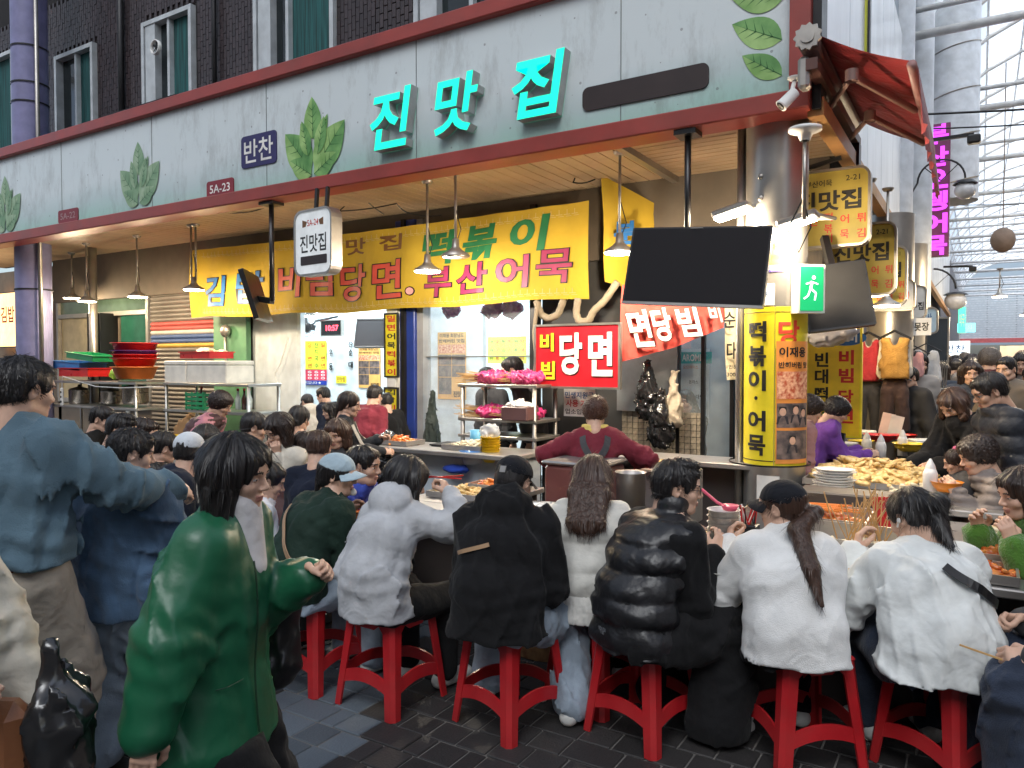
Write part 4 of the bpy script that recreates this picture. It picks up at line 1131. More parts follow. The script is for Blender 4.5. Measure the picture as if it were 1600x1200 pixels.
    for py in (78, 135, 165, 235, 455):
        z = atY(50, py, 5.75).z; MB().lathe((c.x, 5.75, z), [(R2 + .012, 0), (R2 + .014, .012), (R2 + .012, .024)], 24).build('band', M_darksteel, t)
    MB().tube([(c.x + R2 + .06, 5.7, 0), (c.x + R2 + .06, 5.7, 9)], .03, 8).build('conduit', M_steel2, t)
    MB().tube([(c.x + R2 + .16, 6.4, 0), (c.x + R2 + .16, 6.4, 3.4)], .06, 10).build('conduit', M_steel2, t)
columns()
# ------------------------------------------------------------------ flat boards, banners and screens
def board(name, label, cat, M, w, h, th, m, texts=(), rr=0.0, rim=None, group=None, parent=None):
    """board in plane M (faces M's z); texts: (string, x, y, w, h, material, bold)"""
    mb = MB().prism(rrect(w, h, rr) if rr else [(-w / 2, -h / 2), (w / 2, -h / 2), (w / 2, h / 2), (-w / 2, h / 2)], th, M @ Matrix.Translation((0, 0, -th)))
    if parent is None and (texts or rim):
        t = thing(name, label, cat, M.translation, 0, group); mb.build('panel', m, t)
    elif parent is None: t = mb.build(name, m); tag(t, label, cat, group)
    else: t = mb.build(name, m, parent)
    host = t
    if rim:
        b = MB(); o = rrect(w + .03, h + .03, rr + .015 if rr else .004); i_ = rrect(w - .01, h - .01, max(rr - .005, .002)); n = len(o); vs = []
        for z in (-th - .006, .010):
            for P in (o, i_): vs += [M @ Vector((x, y, z)) for x, y in P]
        fs = []
        for k in range(n):
            k2 = (k + 1) % n; fs += [(2 * n + k, 2 * n + k2, 3 * n + k2, 3 * n + k), (k, 2 * n + k, 2 * n + k2, k2)[::-1], (k, k2, n + k2, n + k)[::-1], (n + k, n + k2, 3 * n + k2, 3 * n + k)]
        b.add(vs, fs).build('rim', rim, t)
    for (s, x, y, tw, h_, tm, bd) in texts:
        mb = MB(); letters(mb, s, M, x, y, tw, h_, z=.0022, bold=bd); mb.build('lettering', tm, host)
    return t
def YM(px, py, Y, dy=0): c = atY(px, py, Y); return frameM(c, (1, 0, 0), (0, 0, 1)), c
def dep(c): return (Vector(c) - CAMP).dot(_fw)
def pboard(name, label, cat, x0, y0, x1, y1, Y, th, m, texts=(), **k):
    """upright board facing the street whose middle spans these photo columns and rows at plane Y; text coordinates 0..1 from top left"""
    yc = (y0 + y1) / 2; a, b = atY(x0, yc, Y), atY(x1, yc, Y); c = (a + b) / 2; w = b.x - a.x; cc = atY((x0 + x1) / 2, yc, Y); c.z = cc.z; h = (y1 - y0) / FPX * dep(cc)
    M = frameM(c, (1, 0, 0), (0, 0, 1)); tt = [(s, (x - .5) * w, (.5 - y) * h, tw * w, h_ * h, tm, bd) for (s, x, y, tw, h_, tm, bd) in texts]
    return board(name, label, cat, M, w, h, th, m, tt, **k), M, w, h

YSB = YS - .3
# big yellow banner, sagging cloth with printed words
def banner():
    P = [atY(297, 402, YSB), atY(921, 299, YSB), atY(948, 455, YSB), atY(301, 503, YSB)]
    zt = (P[0].z + P[1].z) / 2; zb = (P[2].z + P[3].z) / 2; x0, x1 = P[0].x, P[1].x
    def warp(x, z):
        u = (x - x0) / (x1 - x0); v = (zt - z) / (zt - zb)
        return Vector((x, YSB - .03 * math.sin(u * 9) * (.3 + v) - .02 * math.sin(u * 31 + v * 4) * v - .012 * math.sin(u * 70 + 3 * v), z - .03 * math.sin(PI * u) * (1 - .4 * v) + .012 * math.sin(u * 23) * v))
    t = thing('yellow_banner', 'long yellow cloth banner with printed Korean snack names stretched under the beige soffit', 'banner', ((x0 + x1) / 2, YSB, zb))
    nu, nv = 90, 12; V = []; F_ = []
    for j in range(nv + 1):
        for i in range(nu + 1): V.append(warp(x0 + (x1 - x0) * i / nu, zb + (zt - zb) * j / nv))
    for j in range(nv):
        for i in range(nu): k = j * (nu + 1) + i; F_.append((k, k + 1, k + nu + 2, k + nu + 1))
    MB().add(V, F_, True).build('cloth', M_yel, t)
    def word(s, px0, px1, py, hpx, layers, shear=.05, solid=.03):
        a, b = atY(px0, py, YSB), atY(px1, py, YSB); c = atY((px0 + px1) / 2, py, YSB); h = hpx / FPX * dep(c)
        for k, (m, bd, off) in enumerate(layers):
            V, F_ = text_mesh(s, bd); V0, _ = text_mesh(s, .0); lo, hi = V0.min(0), V0.max(0); V, F_ = tess(V, F_, .22); vs = []
            for v in V:
                x = (v[0] - (lo[0] + hi[0]) / 2) / (hi[0] - lo[0]) * (b.x - a.x) * .93; z = (v[1] - (lo[1] + hi[1]) / 2) / (hi[1] - lo[1]) * h * .93
                p = warp((a.x + b.x) / 2 + x + z * shear, c.z + z); p.y -= off; vs.append(p)
            MB().add(vs, F_).build('lettering', m, t)
    ol = lambda m, m2=M_ink: ((m2, .045, .008), (m, .02, .014))
    word('김', 322, 354, 455, 48, ol(M_inkblue)); word('밥', 374, 414, 447, 50, ol(M_inkblue)); wr = mat('banner_red', (.50, .06, .04), .55)
    word('비', 436, 472, 438, 52, ol(wr)); word('빔', 480, 520, 432, 56, ol(wr)); word('당', 530, 570, 438, 58, ol(wr)); word('면', 581, 627, 434, 62, ol(wr)); word('.', 634, 643, 453, 9, ol(mat('pink_dot', (.7, .3, .3), .5)))
    for s, a, b, y, h in (('부', 661, 708, 438, 48), ('산', 715, 765, 432, 48), ('어', 777, 829, 425, 52), ('묵', 840, 898, 416, 54)): word(s, a, b, y, h, ol(M_inkplum))
    for s, a, b, y, h in (('떡', 660, 709, 384, 52), ('볶', 724, 779, 376, 54), ('이', 798, 856, 365, 56)): word(s, a, b, y, h, ((M_inkgreen, .035, .006), (M_inkgreen, .02, .008)), .2)
    for s, a, b, y, h in (('맛', 540, 570, 381, 26), ('집', 592, 628, 375, 26)): word(s, a, b, y, h, ((M_inkbrown, .02, .006),))
    # greek-key border
    b = MB(); x = x0 + .3
    while x < x1 - .15:
        for z in (zt - .10, zb + .06):
            for (dx, dz, w_, h_) in ((0, 0, .07, .008), (0, .025, .008, .05), (.02, -.018, .06, .006)):
                q = [warp(x + dx + sx * w_ / 2, z + dz + sz * h_ / 2) + Vector((0, -.005, 0)) for sx, sz in ((-1, -1), (1, -1), (1, 1), (-1, 1))]; b.add(q, [(0, 1, 2, 3)])
        x += .085
    tag(b.build('border_print', mat('banner_border', (.46, .34, .12), .6), t), kind='stuff')
banner()
def banner2():
    # second yellow banner, hanging at a slant from the strip edge beside the big one
    A, B, C_, D = atY(940, 273, 6.55), atY(1055, 335, 7.0), atY(1050, 470, 7.0), atY(945, 440, 6.6)
    t = thing('yellow_banner', 'narrow slanting yellow banner hanging behind the large black screen', 'banner', D)
    MB().quad(D, C_, B, A, 14, 8, lambda u, v: Vector((0, -.025 * math.sin(u * 11) - .015 * math.sin(v * 8 + u * 5), 0))).build('cloth', M_yel, t)
    M = frameM(atY(980, 365, 6.6) + Vector((0, -.03, 0)), (1, .1, 0), (0, 0, 1)); mb = MB(); letters(mb, '분', M, 0, 0, .22, .22, z=.02, bold=.04); mb.build('lettering', M_inkblue, t)
    # red banner below
    A, B, C_, D = atY(972, 470, 6.5), atY(1134, 484, 6.62), atY(1062, 548, 6.55), atY(970, 566, 6.5)
    t = thing('red_banner', 'faded red banner with white Korean letters sagging below the large screen', 'banner', D)
    A.z += .15; B.z += .15; rb = cloth('red_banner_cloth', (.72, .10, .08), .6, .05, .2, 20)
    fn = lambda u, v: Vector((0, -.03 * math.sin(u * 9 + v * 3) - .02 * math.sin(u * 21), -.02 * math.sin(PI * u) * (1 - v)))
    C2 = atY(1132, 512, 6.6); MB().quad(D, C2, B, A, 20, 8, fn).build('cloth', rb, t)
    for s, px, py, w, h in (('면', 1000, 513, .20, .34), ('당', 1035, 507, .17, .30), ('빔', 1076, 503, .19, .26), ('비', 1117, 488, .10, .18)):
        M = frameM(atY(px, py, 6.44), (1, .1, .05), (.0, 0, 1)); mb = MB(); letters(mb, s, M, 0, 0, w * 1.06, h * 1.06, z=-.002, bold=.045, shear=-.2); mb.build('lettering', M_ink, t); mb = MB(); letters(mb, s, M, 0, 0, w, h, z=.003, bold=.03, shear=-.2); mb.build('lettering', M_inkwhite, t)
    # cream hanging banner by the column
    A, B, C_, D = atY(1130, 455, 6.35), atY(1163, 455, 6.35), atY(1165, 592, 6.3), atY(1136, 594, 6.3)
    t = thing('cream_banner', 'cream cloth menu banner hanging just left of the steel column', 'banner', D)
    MB().quad(D, C_, B, A, 8, 12, lambda u, v: Vector((0, -.02 * math.sin(u * 7 + v * 6), 0))).build('cloth', cloth('cream_cloth', (.62, .54, .36), .7), t)
    for s, px, py, w, h in (('순', 1140, 500, .10, .13), ('대', 1144, 548, .09, .15), ('1인분', 1144, 573, .09, .035), ('3000원', 1149, 585, .14, .04)):
        M = frameM(atY(px, py, 6.26), (1, 0, 0), (0, 0, 1)); mb = MB(); letters(mb, s, M, 0, 0, w, h, bold=.02); mb.build('lettering', M_ink, t)
banner2()

def red_board():
    rd = mat('board_red', (.55, .015, .025), .35, coat=.3); iy = mat('ink_yellow', (.85, .70, .03), .4)
    t, M, w, h = pboard('menu_board', 'square red board with large white and yellow Korean letters above the cook', 'sign', 837, 508, 967, 605, 6.2, .03, rd, [('비', .145, .28, .001, .001, rd, 0)], rim=M_steel2)
    for (s, x, y, tw, th, m, bd) in (('비', .145, .27, .17, .30, iy, .03), ('빔', .16, .73, .17, .30, iy, .03), ('당', .44, .46, .27, .68, M_inkwhite, .035), ('면', .79, .47, .28, .70, M_inkwhite, .035)):
        mb = MB(); letters(mb, s, M, (x - .5) * w + .008, (.5 - y) * h - .010, tw * w, th * h, z=.0022, bold=bd); mb.build('lettering', M_ink, t)
        mb = MB(); letters(mb, s, M, (x - .5) * w, (.5 - y) * h, tw * w, th * h, z=.004, depth=.004, bold=bd); mb.build('lettering', m, t)
red_board()
pboard('paper_notice', 'white paper notice with blue and red Korean lines under the red board', 'notice', 881, 608, 930, 651, 6.45, .004, M_inkwhite, [('민생지원금', .5, .22, .92, .24, M_inkblue, .02), ('사용 가능', .5, .52, .85, .26, M_inkred, .02), ('업소입니다', .5, .82, .9, .2, M_ink, .01)])

# ------------------------------------------------------------------ the rooms behind the shop front
def rooms():
    xa, xb, xc, xd = atY(383, 560, YS).x, atY(627, 560, YS).x, atY(657, 560, YS).x, atY(838, 560, YS).x
    YB = 9.6; Wm = M_wall
    r = MB(); r.box(((-12 + xd) / 2, YB + .05, 1.6), (xd + 12.2, .1, 3.2)); o = r.build('room_wall', Wm); tag(o, kind='structure')
    b = MB().box((-12.0, (YS + YB) / 2 + .3, 1.6), (.1, YB - YS - .1, 3.2)); o = b.build('room_wall', Wm); tag(o, kind='structure')
    b = MB().box((xd + .10, (YS + YB) / 2 + .3, 1.6), (.1, YB - YS - .1, 3.2)); o = b.build('room_wall', Wm); tag(o, kind='structure')
    b = MB().box(((-12 + xd) / 2, (YS + YB) / 2 + .1, 3.25), (xd + 12.3, YB - YS, .1)); o = b.build('room_ceiling', Wm); tag(o, kind='structure')
    for (x, w) in ((xa + .47, .5),):
        t = thing('plastic_wall', 'clear plastic sheet stretched over the white wall left of the dining room opening', 'wall', (x, YS + .12, 0))
        MB().box((x, YS + .18, 1.6), (.94, .08, 3.2)).build('panel', Wm, t)
        pl = mat('clear_film', (.75, .8, .85), .12, alpha=.22, bump=.8, bscale=14, stretch=(3, 3, .5)); MB().quad((x - .45, YS + .08, .1), (x + .46, YS + .1, .1), (x + .46, YS + .1, 2.4), (x - .45, YS + .08, 2.4), 24, 6, lambda u, v: Vector((0, .02 * math.sin(u * 33 + v * 2), 0))).build('film', pl, t)
        MB().tube([(x + .1, YS + .10, 1.25), (x + .02, YS + .09, 1.5), (x + .12, YS + .09, 1.62), (x + .3, YS + .09, 2.0)], .006, 5).build('cord', M_white, t)
    t = thing('blue_post', 'deep blue square post between the dining room and the glazed kitchen', 'post', ((xb + xc) / 2, YS - .02, 0))
    MB().box(((xb + xc) / 2, YS - .02, 1.65), (xc - xb, .18, 3.3), bev=.01).build('shaft', mat('post_blue', (.018, .045, .26), .4, dirt=.15), t)
    MB().box((xc + .05, YS - .0, 1.65), (.09, .14, 3.3)).build('door_frame', mat('grey_door_frame', (.30, .30, .31), .4), t)
    # lights in the rooms
    for (x, y, p, sz) in ((-8.0, 8.2, 60, .9), (-9.6, 8.8, 44, .9), ((xc + xd) / 2 - .6, 7.5, 26, .9), (-6.4, 8.9, 28, .8)):
        t = thing('ceiling_lamp', 'flat white ceiling lamp glowing inside the %s' % ('dining room near the door' if x == -8.0 else 'dining room near the back wall' if x < -9 else 'back of the kitchen' if y > 8.5 else 'front of the glazed kitchen'), 'lamp', (x, y, 3.15))
        MB().box((x, y, 3.165), (sz, .22, .05), bev=.01).build('housing', M_white, t); MB().box((x, y, 3.13), (sz - .04, .18, .012)).build('diffuser', glow('cool_tube', (.80, .97, 1.0), 5), t)
        ld = bpy.data.lights.new('room_light', 'AREA'); ld.energy = p; ld.size = sz; ld.size_y = .3; ld.shape = 'RECTANGLE'; ld.color = (.80, .95, 1.0)
        lo = bpy.data.objects.new('room_light', ld); COL.objects.link(lo); lo.parent = t; lo.location = (0, 0, -.05)
    # menu posters on the back wall of the dining room (Y just in front)
    Y = YB - .03
    ry, rr, bb = mat('poster_yellow', (.80, .80, .05), .5), mat('poster_pink_red', (.70, .05, .10), .5), mat('poster_blue', (.02, .05, .35), .5)
    a, *_ = pboard('menu_poster', 'bright yellow price poster with vertical Korean dishes on the dining room wall', 'poster', 459, 533, 510, 577, Y, .006, ry,
                   [(s, x, y, .12, .17, m, .01) for x, col, m in ((.10, '김 밥', M_inkred), (.3, '부산어묵', M_inkgreen), (.5, '당 면', M_inkred), (.7, '잔치국수', M_inkgreen), (.9, '밀 면', M_inkred)) for s, y in ((col[0], .15), (col[1], .38), (col[2:3], .62), (col[-1], .87)) if s.strip()])
    pboard('menu_poster', 'pink red price strip with white digits under the yellow wall poster', 'poster', 459, 577.5, 510, 594, Y, .006, rr, [(c, x, y, .12, .22, M_inkwhite, .02) for x in (.1, .3, .5, .7, .9) for c, y in (('6', .2), ('0', .5), ('0', .8))])
    pboard('menu_poster', 'blue self service strip with white Korean letters under the price strip', 'poster', 459, 594.5, 510, 601, Y, .006, bb, [('물은 셀프입니다 ★', .45, .5, .8, .7, M_inkwhite, .01)])
    for s, px, py, w, h in (('우', 517, 551, 7, 10), ('동', 517, 573, 7, 11), ('순', 548, 551, 8, 10), ('대', 548, 570, 9, 10), ('잔', 548, 538, 10, 9)):
        c = atY(px, py, Y); d = dep(c) / FPX; M = frameM(c, (1, 0, 0), (0, 0, 1)); mb = MB(); letters(mb, s, M, 0, 0, w * d, h * d, z=0, depth=.006, bold=.02); o = mb.build('wall_letter', M_ink); tag(o, 'black wall letter reading %s beside the yellow price poster' % dict(우='u', 동='dong', 순='sun', 대='dae', 잔='jan')[s], 'letter')
    pboard('paper_label', 'small yellow paper label low on the dining room wall', 'label', 525, 587, 541, 599, Y, .004, ry, [('진맛집', .5, .5, .8, .6, M_inkred, .01)])
    def review(x0, y0, x1, y1, Y, lab):
        t, M, w, h = pboard('review_poster', lab, 'poster', x0, y0, x1, y1, Y, .006, mat('poster_tan', (.78, .42, .12), .5), [('이재용 회장님도', .5, .05, .85, .06, M_ink, .02), ('반해버린 맛집', .5, .13, .9, .055, M_ink, .02)])
        ph, fd = mat('photo_print', (.05, .045, .05)), mat('food_print', (.5, .1, .05))
        for j, (y, hh) in enumerate(((.25, .13), (.41, .15), (.58, .17), (.80, .25))):
            for x in (.26, .75):
                if j == 3 and x > .5: continue
                MB().box((0, 0, 0), (1, 1, 1)) if 0 else None
                q = MB(); cx, cz = (x - .5) * w, (.5 - y) * h; q.add([M @ Vector((cx + sx * w * .235, cz + sz * h * hh / 2, .003)) for sx, sz in ((-1, -1), (1, -1), (1, 1), (-1, 1))], [(0, 1, 2, 3)]); q.build('photo_picture', fd if j == 0 else ph, t)
        mb = MB(); letters(mb, '진맛집', M, w * .26, -h * .42, w * .4, h * .09, z=.004, bold=.03); mb.build('lettering', M_ink, t)
    review(560, 543, 594, 606, Y, 'tan review poster with small dark photographs on the dining room back wall')
    review(684, 519, 728, 624, 8.0, 'tall tan review poster with dark photographs inside the glazed kitchen')
    MB().box((atY(706, 560, 8.1).x, 8.06, 1.6), (1.1, .08, 3.2)).build('kitchen_partition', Wm); tag(bpy.data.objects['kitchen_partition'], 'white partition carrying the tall tan review poster in the kitchen', 'partition')
    pboard('menu_poster', 'yellow green menu poster with a red foot on the kitchen back wall', 'poster', 762, 526, 822, 568, 9.3, .006, ry, [(c, .1 + .16 * i, y, .09, .14, (M_inkgreen, M_inkred)[i % 2], .01) for i, s in enumerate(('영태전', '쌀부침', '튀김만', '튀기순', '떡볶이', '빈대떡')) for c, y in zip(s, (.18, .5, .82))])
    # digital clock, wall fan, television set in the dining room
    t, M, w, h = pboard('digital_clock', 'black digital wall clock with red glowing digits', 'clock', 502, 501, 533, 524, 9.2, .06, M_black, [('10:57', .55, .5, .62, .38, glow('led_red', (1, .05, .08), 3.0), .02)], rim=M_steel2)
    c = atY(478, 510, 8.4); t = thing('wall_fan', 'dark wall fan with round cage hung high in the dining room', 'fan', c); R = Matrix.Rotation(PI / 2 - .5, 3, 'X') @ Matrix.Rotation(.5, 3, 'Y')
    b = MB()
    for rr_ in (.05, .10, .15, .20): b.tube([c + R @ Vector((rr_ * math.cos(a), rr_ * math.sin(a), .06 - rr_ * .15)) for a in [2 * PI * k / 24 for k in range(25)]], .003, 4)
    for k in range(24): a = 2 * PI * k / 24; b.bar(c + R @ Vector((0, 0, .06)), c + R @ Vector((.2 * math.cos(a), .2 * math.sin(a), .03)), .003)
    b.build('cage', M_darksteel, t); b = MB()
    for k in range(3): a = 2 * PI * k / 3; b.box(c + R @ Vector((.09 * math.cos(a), .09 * math.sin(a), .02)), (.15, .09, .006), R @ Matrix.Rotation(a, 3, 'Z') @ Matrix.Rotation(.35, 3, 'X'))
    b.build('blade', M_darksteel, t); MB().lathe(c, [(0, -.09), (.07, -.09), (.08, .0), (0, .05)], 14, R=R).build('motor', M_black, t); MB().tube([c + R @ Vector((0, 0, -.08)), c + Vector((-.1, .3, .1)), c + Vector((-.1, .8, .2))], .02, 6).build('arm', M_black, t)
    M = frameM(atY(585, 520, 8.6), (1, .25, 0), (0, .25, 1)); t = board('television', 'small dark television tilted high in the corner of the dining room', 'television', M, .62, .42, .06, M_screen, [], rim=M_cable)
    # yellow strip signs in front of the post
    def strip(x0, y0, x1, y1, chars, lab, cols):
        n = len(chars); pboard('strip_sign', lab, 'sign', x0, y0, x1, y1, YS - .25, .012, M_yelp, [(c, .5, (k + .5) / n, .66, .72 / n, cols[k % len(cols)], .025) for k, c in enumerate(chars) if c != ' '], rim=M_ink)
    strip(602, 491, 621, 588, '밀면어묵떡볶이', 'upper yellow strip sign with red and black Korean letters on the dining room jamb', [M_inkred, M_inkred, M_ink, M_ink, M_inkred, M_inkred, M_inkred])
    strip(602, 607, 621, 726, '김밥비빔당면잔치국수', 'lower yellow strip sign with black and red Korean letters on the dining room jamb', [M_ink, M_ink, M_inkred, M_inkred, M_inkred, M_inkred, M_ink, M_ink, M_ink, M_ink])
    pboard('switch_box', 'small white switch box between the two yellow strip signs', 'switch', 605, 591, 617, 604, YS - .25, .03, M_white)
    # jamb
    x = atY(623, 600, YS - .2).x; tag(MB().box((x + .02, YS - .1, 1.65), (.05, .1, 3.3)).build('door_jamb', M_darksteel), 'thin dark door jamb behind the yellow strip signs', 'jamb')
    x = atY(611, 600, YS - .2).x; tag(MB().box((x - .0, YS - .16, 1.3), (.16, .05, 2.6)).build('door_jamb', M_white), 'white door jamb that carries the two yellow strip signs', 'jamb')
    # glazing of the kitchen
    t = thing('kitchen_window', 'large clear kitchen window with thin steel bars above the skewer rack', 'window', ((xc + xd) / 2, YS, 1.0))
    gm, gn, gl, gb = _nt('clear_glass'); gb.inputs['Base Color'].default_value = (.8, .9, .95, 1); gb.inputs['Roughness'].default_value = .03; gb.inputs['Alpha'].default_value = .10; MATS['clear_glass'] = gm
    MB().box(((xc + xd) / 2 + .05, YS + .02, 1.9), (xd - xc - .1, .006, 1.9)).build('pane', gm, t)
    for z in (2.46, 1.72): MB().box(((xc + xd) / 2 + .05, YS, z), (xd - xc - .1, .05, .05 if z > 2 else .012)).build('bar', M_wood if z > 2 else M_steel, t)
    MB().box((xd, YS - .02, 1.65), (.07, .12, 3.3)).build('frame', M_darksteel, t); 
    # purple bags hung behind the glass top
    for k, (px, r_) in enumerate(((705, .12), (768, .14), (800, .13))):
        c = atY(px, 483, YS + .25); v = Vol(); v.ell(c, (r_, .08, .10), k=.02).cap(c + Vector((0, 0, .05)), c + Vector((0, 0, .2)), .03, .02, k=.06); v.disp.append(wrinkle(40 + k, .02, 26))
        V, Q = v.mesh(.016); tag(link_mesh('plastic_bag', np_mesh('plastic_bag', V, Q, [mat('bag_purple', (.16, .02, .10), .25, spec=.8)])), ('leftmost', 'middle', 'rightmost')[k] + ' of the three purple plastic bags hung behind the top of the kitchen window', 'bag', 'purple bags above the kitchen window')
rooms()
# dark wall between kitchen and column with pipes, small lit doorway
def dark_wall():
    tag(MB().box((-7.3, YS + .0, 3.05), (12.4, .08, .75)).build('lintel_wall', mat('dim_wall')if 0 else mat('lintel_dark', (.10, .08, .06), .7)), kind='structure')
    x0, x1 = atY(840, 560, YS).x, atY(1165, 560, YS).x; xm = atY(1050, 560, YS).x
    t = thing('dark_wall', 'grimy dark grey wall behind the cook with wires and panels', 'wall', ((x0 + xm) / 2, YS + .1, 0)); md = mat('grimy_dark', (.04, .042, .045), .6, dirt=.4, scale=3)
    MB().box(((x0 + xm) / 2, YS + .15, 1.7), (xm - x0, .1, 3.4)).build('panel', md, t)
    gp = mat('grey_panel', (.20, .22, .24), .5, dirt=.4); a = atY(1000, 620, YS); MB().box((a.x + .05, YS + .06, 1.55), (.62, .05, .75)).build('cupboard', gp, t)
    for k in range(6): MB().box((a.x + .10, YS - .02 - .01 * (k % 2), 2.02 + .02 * k), (.52 - .05 * k, .12, .012), Matrix.Rotation(R_(2 * (k % 3) - 2), 3, 'Y')).build('stacked_sheet', M_wood, t)
    # small tiles low down
    tm = mat('tile_beige', (.30, .26, .20), .4, var=.3, scale=25); r = random.Random(2); me = None; b = MB().box((0, 0, 0), (.055, .012, .055), bev=.003); me = bpy.data.meshes.new('tile'); me.from_pydata(b.v, [], b.f); me.materials.append(tm); me.update()
    for i in range(14):
        for j in range(12): instance('tile', me, Matrix.Translation((a.x - .20 + i * .059, YS + .09 + r.uniform(0, .003), .50 + j * .059)), t)
    # insulated pipes looping from the soffit
    tape = mat('pipe_wrap', (.30, .25, .18), .7, dirt=.3, scale=12, bump=.5, bscale=60); 
    for k, pts in enumerate(([(838, 470), (845, 492), (858, 498), (872, 492), (880, 470), (888, 452)], [(903, 466), (900, 490), (905, 503), (920, 502), (927, 486), (945, 470), (965, 440)], [(840, 470), (834, 520), (838, 560), (832, 620)])):
        P = [atY(x, y, YSB - .03 * k) for x, y in pts]; Q = []
        for i in range(len(P) - 1):
            for s in range(4): Q.append(P[i].lerp(P[i + 1], s / 4))
        Q.append(P[-1]); Q = [Q[0]] + [(Q[i - 1] + Q[i] * 2 + Q[i + 1]) / 4 for i in range(1, len(Q) - 1)] + [Q[-1]]
        tag(MB().tube(Q, [.034 + .004 * (i % 2) for i in range(len(Q))] if k < 2 else .02, 9).build('wrapped_pipe', tape), ('looping tape-wrapped pipe left above the red board', 'looping tape-wrapped pipe right above the red board', 'thin bundled pipe running down left of the red board')[k], 'pipe')
    # doorway with poster room behind
    xg = atY(1140, 560, YS).x
    o = MB().box(((xm + x1) / 2, 8.4, 1.6), (x1 - xm + .6, .08, 3.2)).build('room_wall', mat('blue_grey_wall', (.32, .42, .50), .6)); tag(o, kind='structure')
    o = MB().box((x1 + .12, 7.8, 1.6), (.08, 1.6, 3.2)).build('room_wall', M_steel2); tag(o, kind='structure')
    f = thing('glass_door', 'narrow glass door with black stiles behind the cook on the right', 'door', ((xm + xg) / 2, YS + .1, 0))
    for x in (xm + .03, (xm + xg) / 2, xg): MB().box((x, YS + .1, 1.5), (.035, .05, 3.0)).build('stile', M_black, f)
    MB().box(((xm + xg) / 2, YS + .11, 1.5), (xg - xm - .04, .006, 2.8)).build('pane', MATS['clear_glass'], f)
    pboard('wall_poster', 'turquoise headed poster with small food pictures behind the glass door', 'poster', 1060, 545, 1108, 660, 8.2, .006, mat('poster_pale', (.62, .70, .75), .5), [('A:OMET', .5, .08, .7, .07, M_inkwhite, .02), ('오므라이스', .4, .25, .5, .05, mat('ink_orange', (.7, .2, .03), .5), .01), ('돈까스', .5, .45, .3, .05, M_ink, .01), ('라면', .7, .65, .3, .06, M_ink, .01)])
    pboard('poster_header', 'turquoise header strip at the top of the pale poster', 'poster', 1058, 550, 1112, 568, 8.15, .006, mat('turquoise_print', (.03, .45, .42), .5), [('AROMET', .5, .5, .7, .6, M_inkwhite, .02)])
    ld = bpy.data.lights.new('doorway_light', 'AREA'); ld.energy = 9; ld.size = .6; ld.color = (.8, .93, 1); lt = thing('ceiling_lamp', 'flat white ceiling lamp inside the small room behind the glass door', 'lamp', ((xm + x1) / 2, 7.9, 3.1)); MB().box(((xm + x1) / 2, 7.9, 3.1), (.5, .2, .04)).build('diffuser', MATS['cool_tube'], lt)
    lo = bpy.data.objects.new('doorway_light', ld); COL.objects.link(lo); lo.parent = lt; lo.location = (0, 0, -.05)
    # black bags and aprons hanging on the wall
    bag = mat('black_bag', (.014, .014, .015), .22, spec=.9)
    for k, (px, py, rx, rz) in enumerate(((1012, 610, .12, .26), (1033, 655, .13, .26))):
        c = atY(px, py, YS - .15); v = Vol(); v.cap(c + Vector((0, 0, rz)), c, .03, rx * .8, k=.05).ell(c - Vector((0, 0, rz * .5)), (rx, .08, rz * .6), k=.05); v.disp.append(wrinkle(50 + k, .022, 24)); V, Q = v.mesh(.015)
        tag(link_mesh('plastic_bag', np_mesh('plastic_bag', V, Q, [bag])), ('crumpled black plastic bag hanging on the grey wall right of the cook', 'lower shiny black plastic bag hanging on the grey wall right of the cook')[k], 'bag')
    c = atY(1052, 640, YS - .1); v = Vol(); v.cap(c + Vector((0, 0, .35)), c - Vector((0, 0, .1)), .02, .07, k=.03, w=(1, 0, 0), f=1.3); v.disp.append(wrinkle(61, .02, 20)); V, Q = v.mesh(.014); tag(link_mesh('hanging_cloth', np_mesh('hanging_cloth', V, Q, [cloth('cream_rag', (.55, .47, .36))])), 'cream cloth hanging beside the black bags', 'cloth')
    v = Vol(); c = atY(675, 660, YS - .15); v.cap(c + Vector((0, 0, .35)), c - Vector((0, 0, .35)), .02, .10, k=.03).cap(c, c - Vector((0, 0, .4)), .07, .11, k=.03); v.disp.append(wrinkle(62, .018, 20, (1.5, 1.5, .3))); V, Q = v.mesh(.014); tag(link_mesh('umbrella', np_mesh('umbrella', V, Q, [cloth('dark_green_nylon', (.035, .045, .04), .5)])), 'folded dark green umbrella hanging by the kitchen window', 'umbrella')
dark_wall()

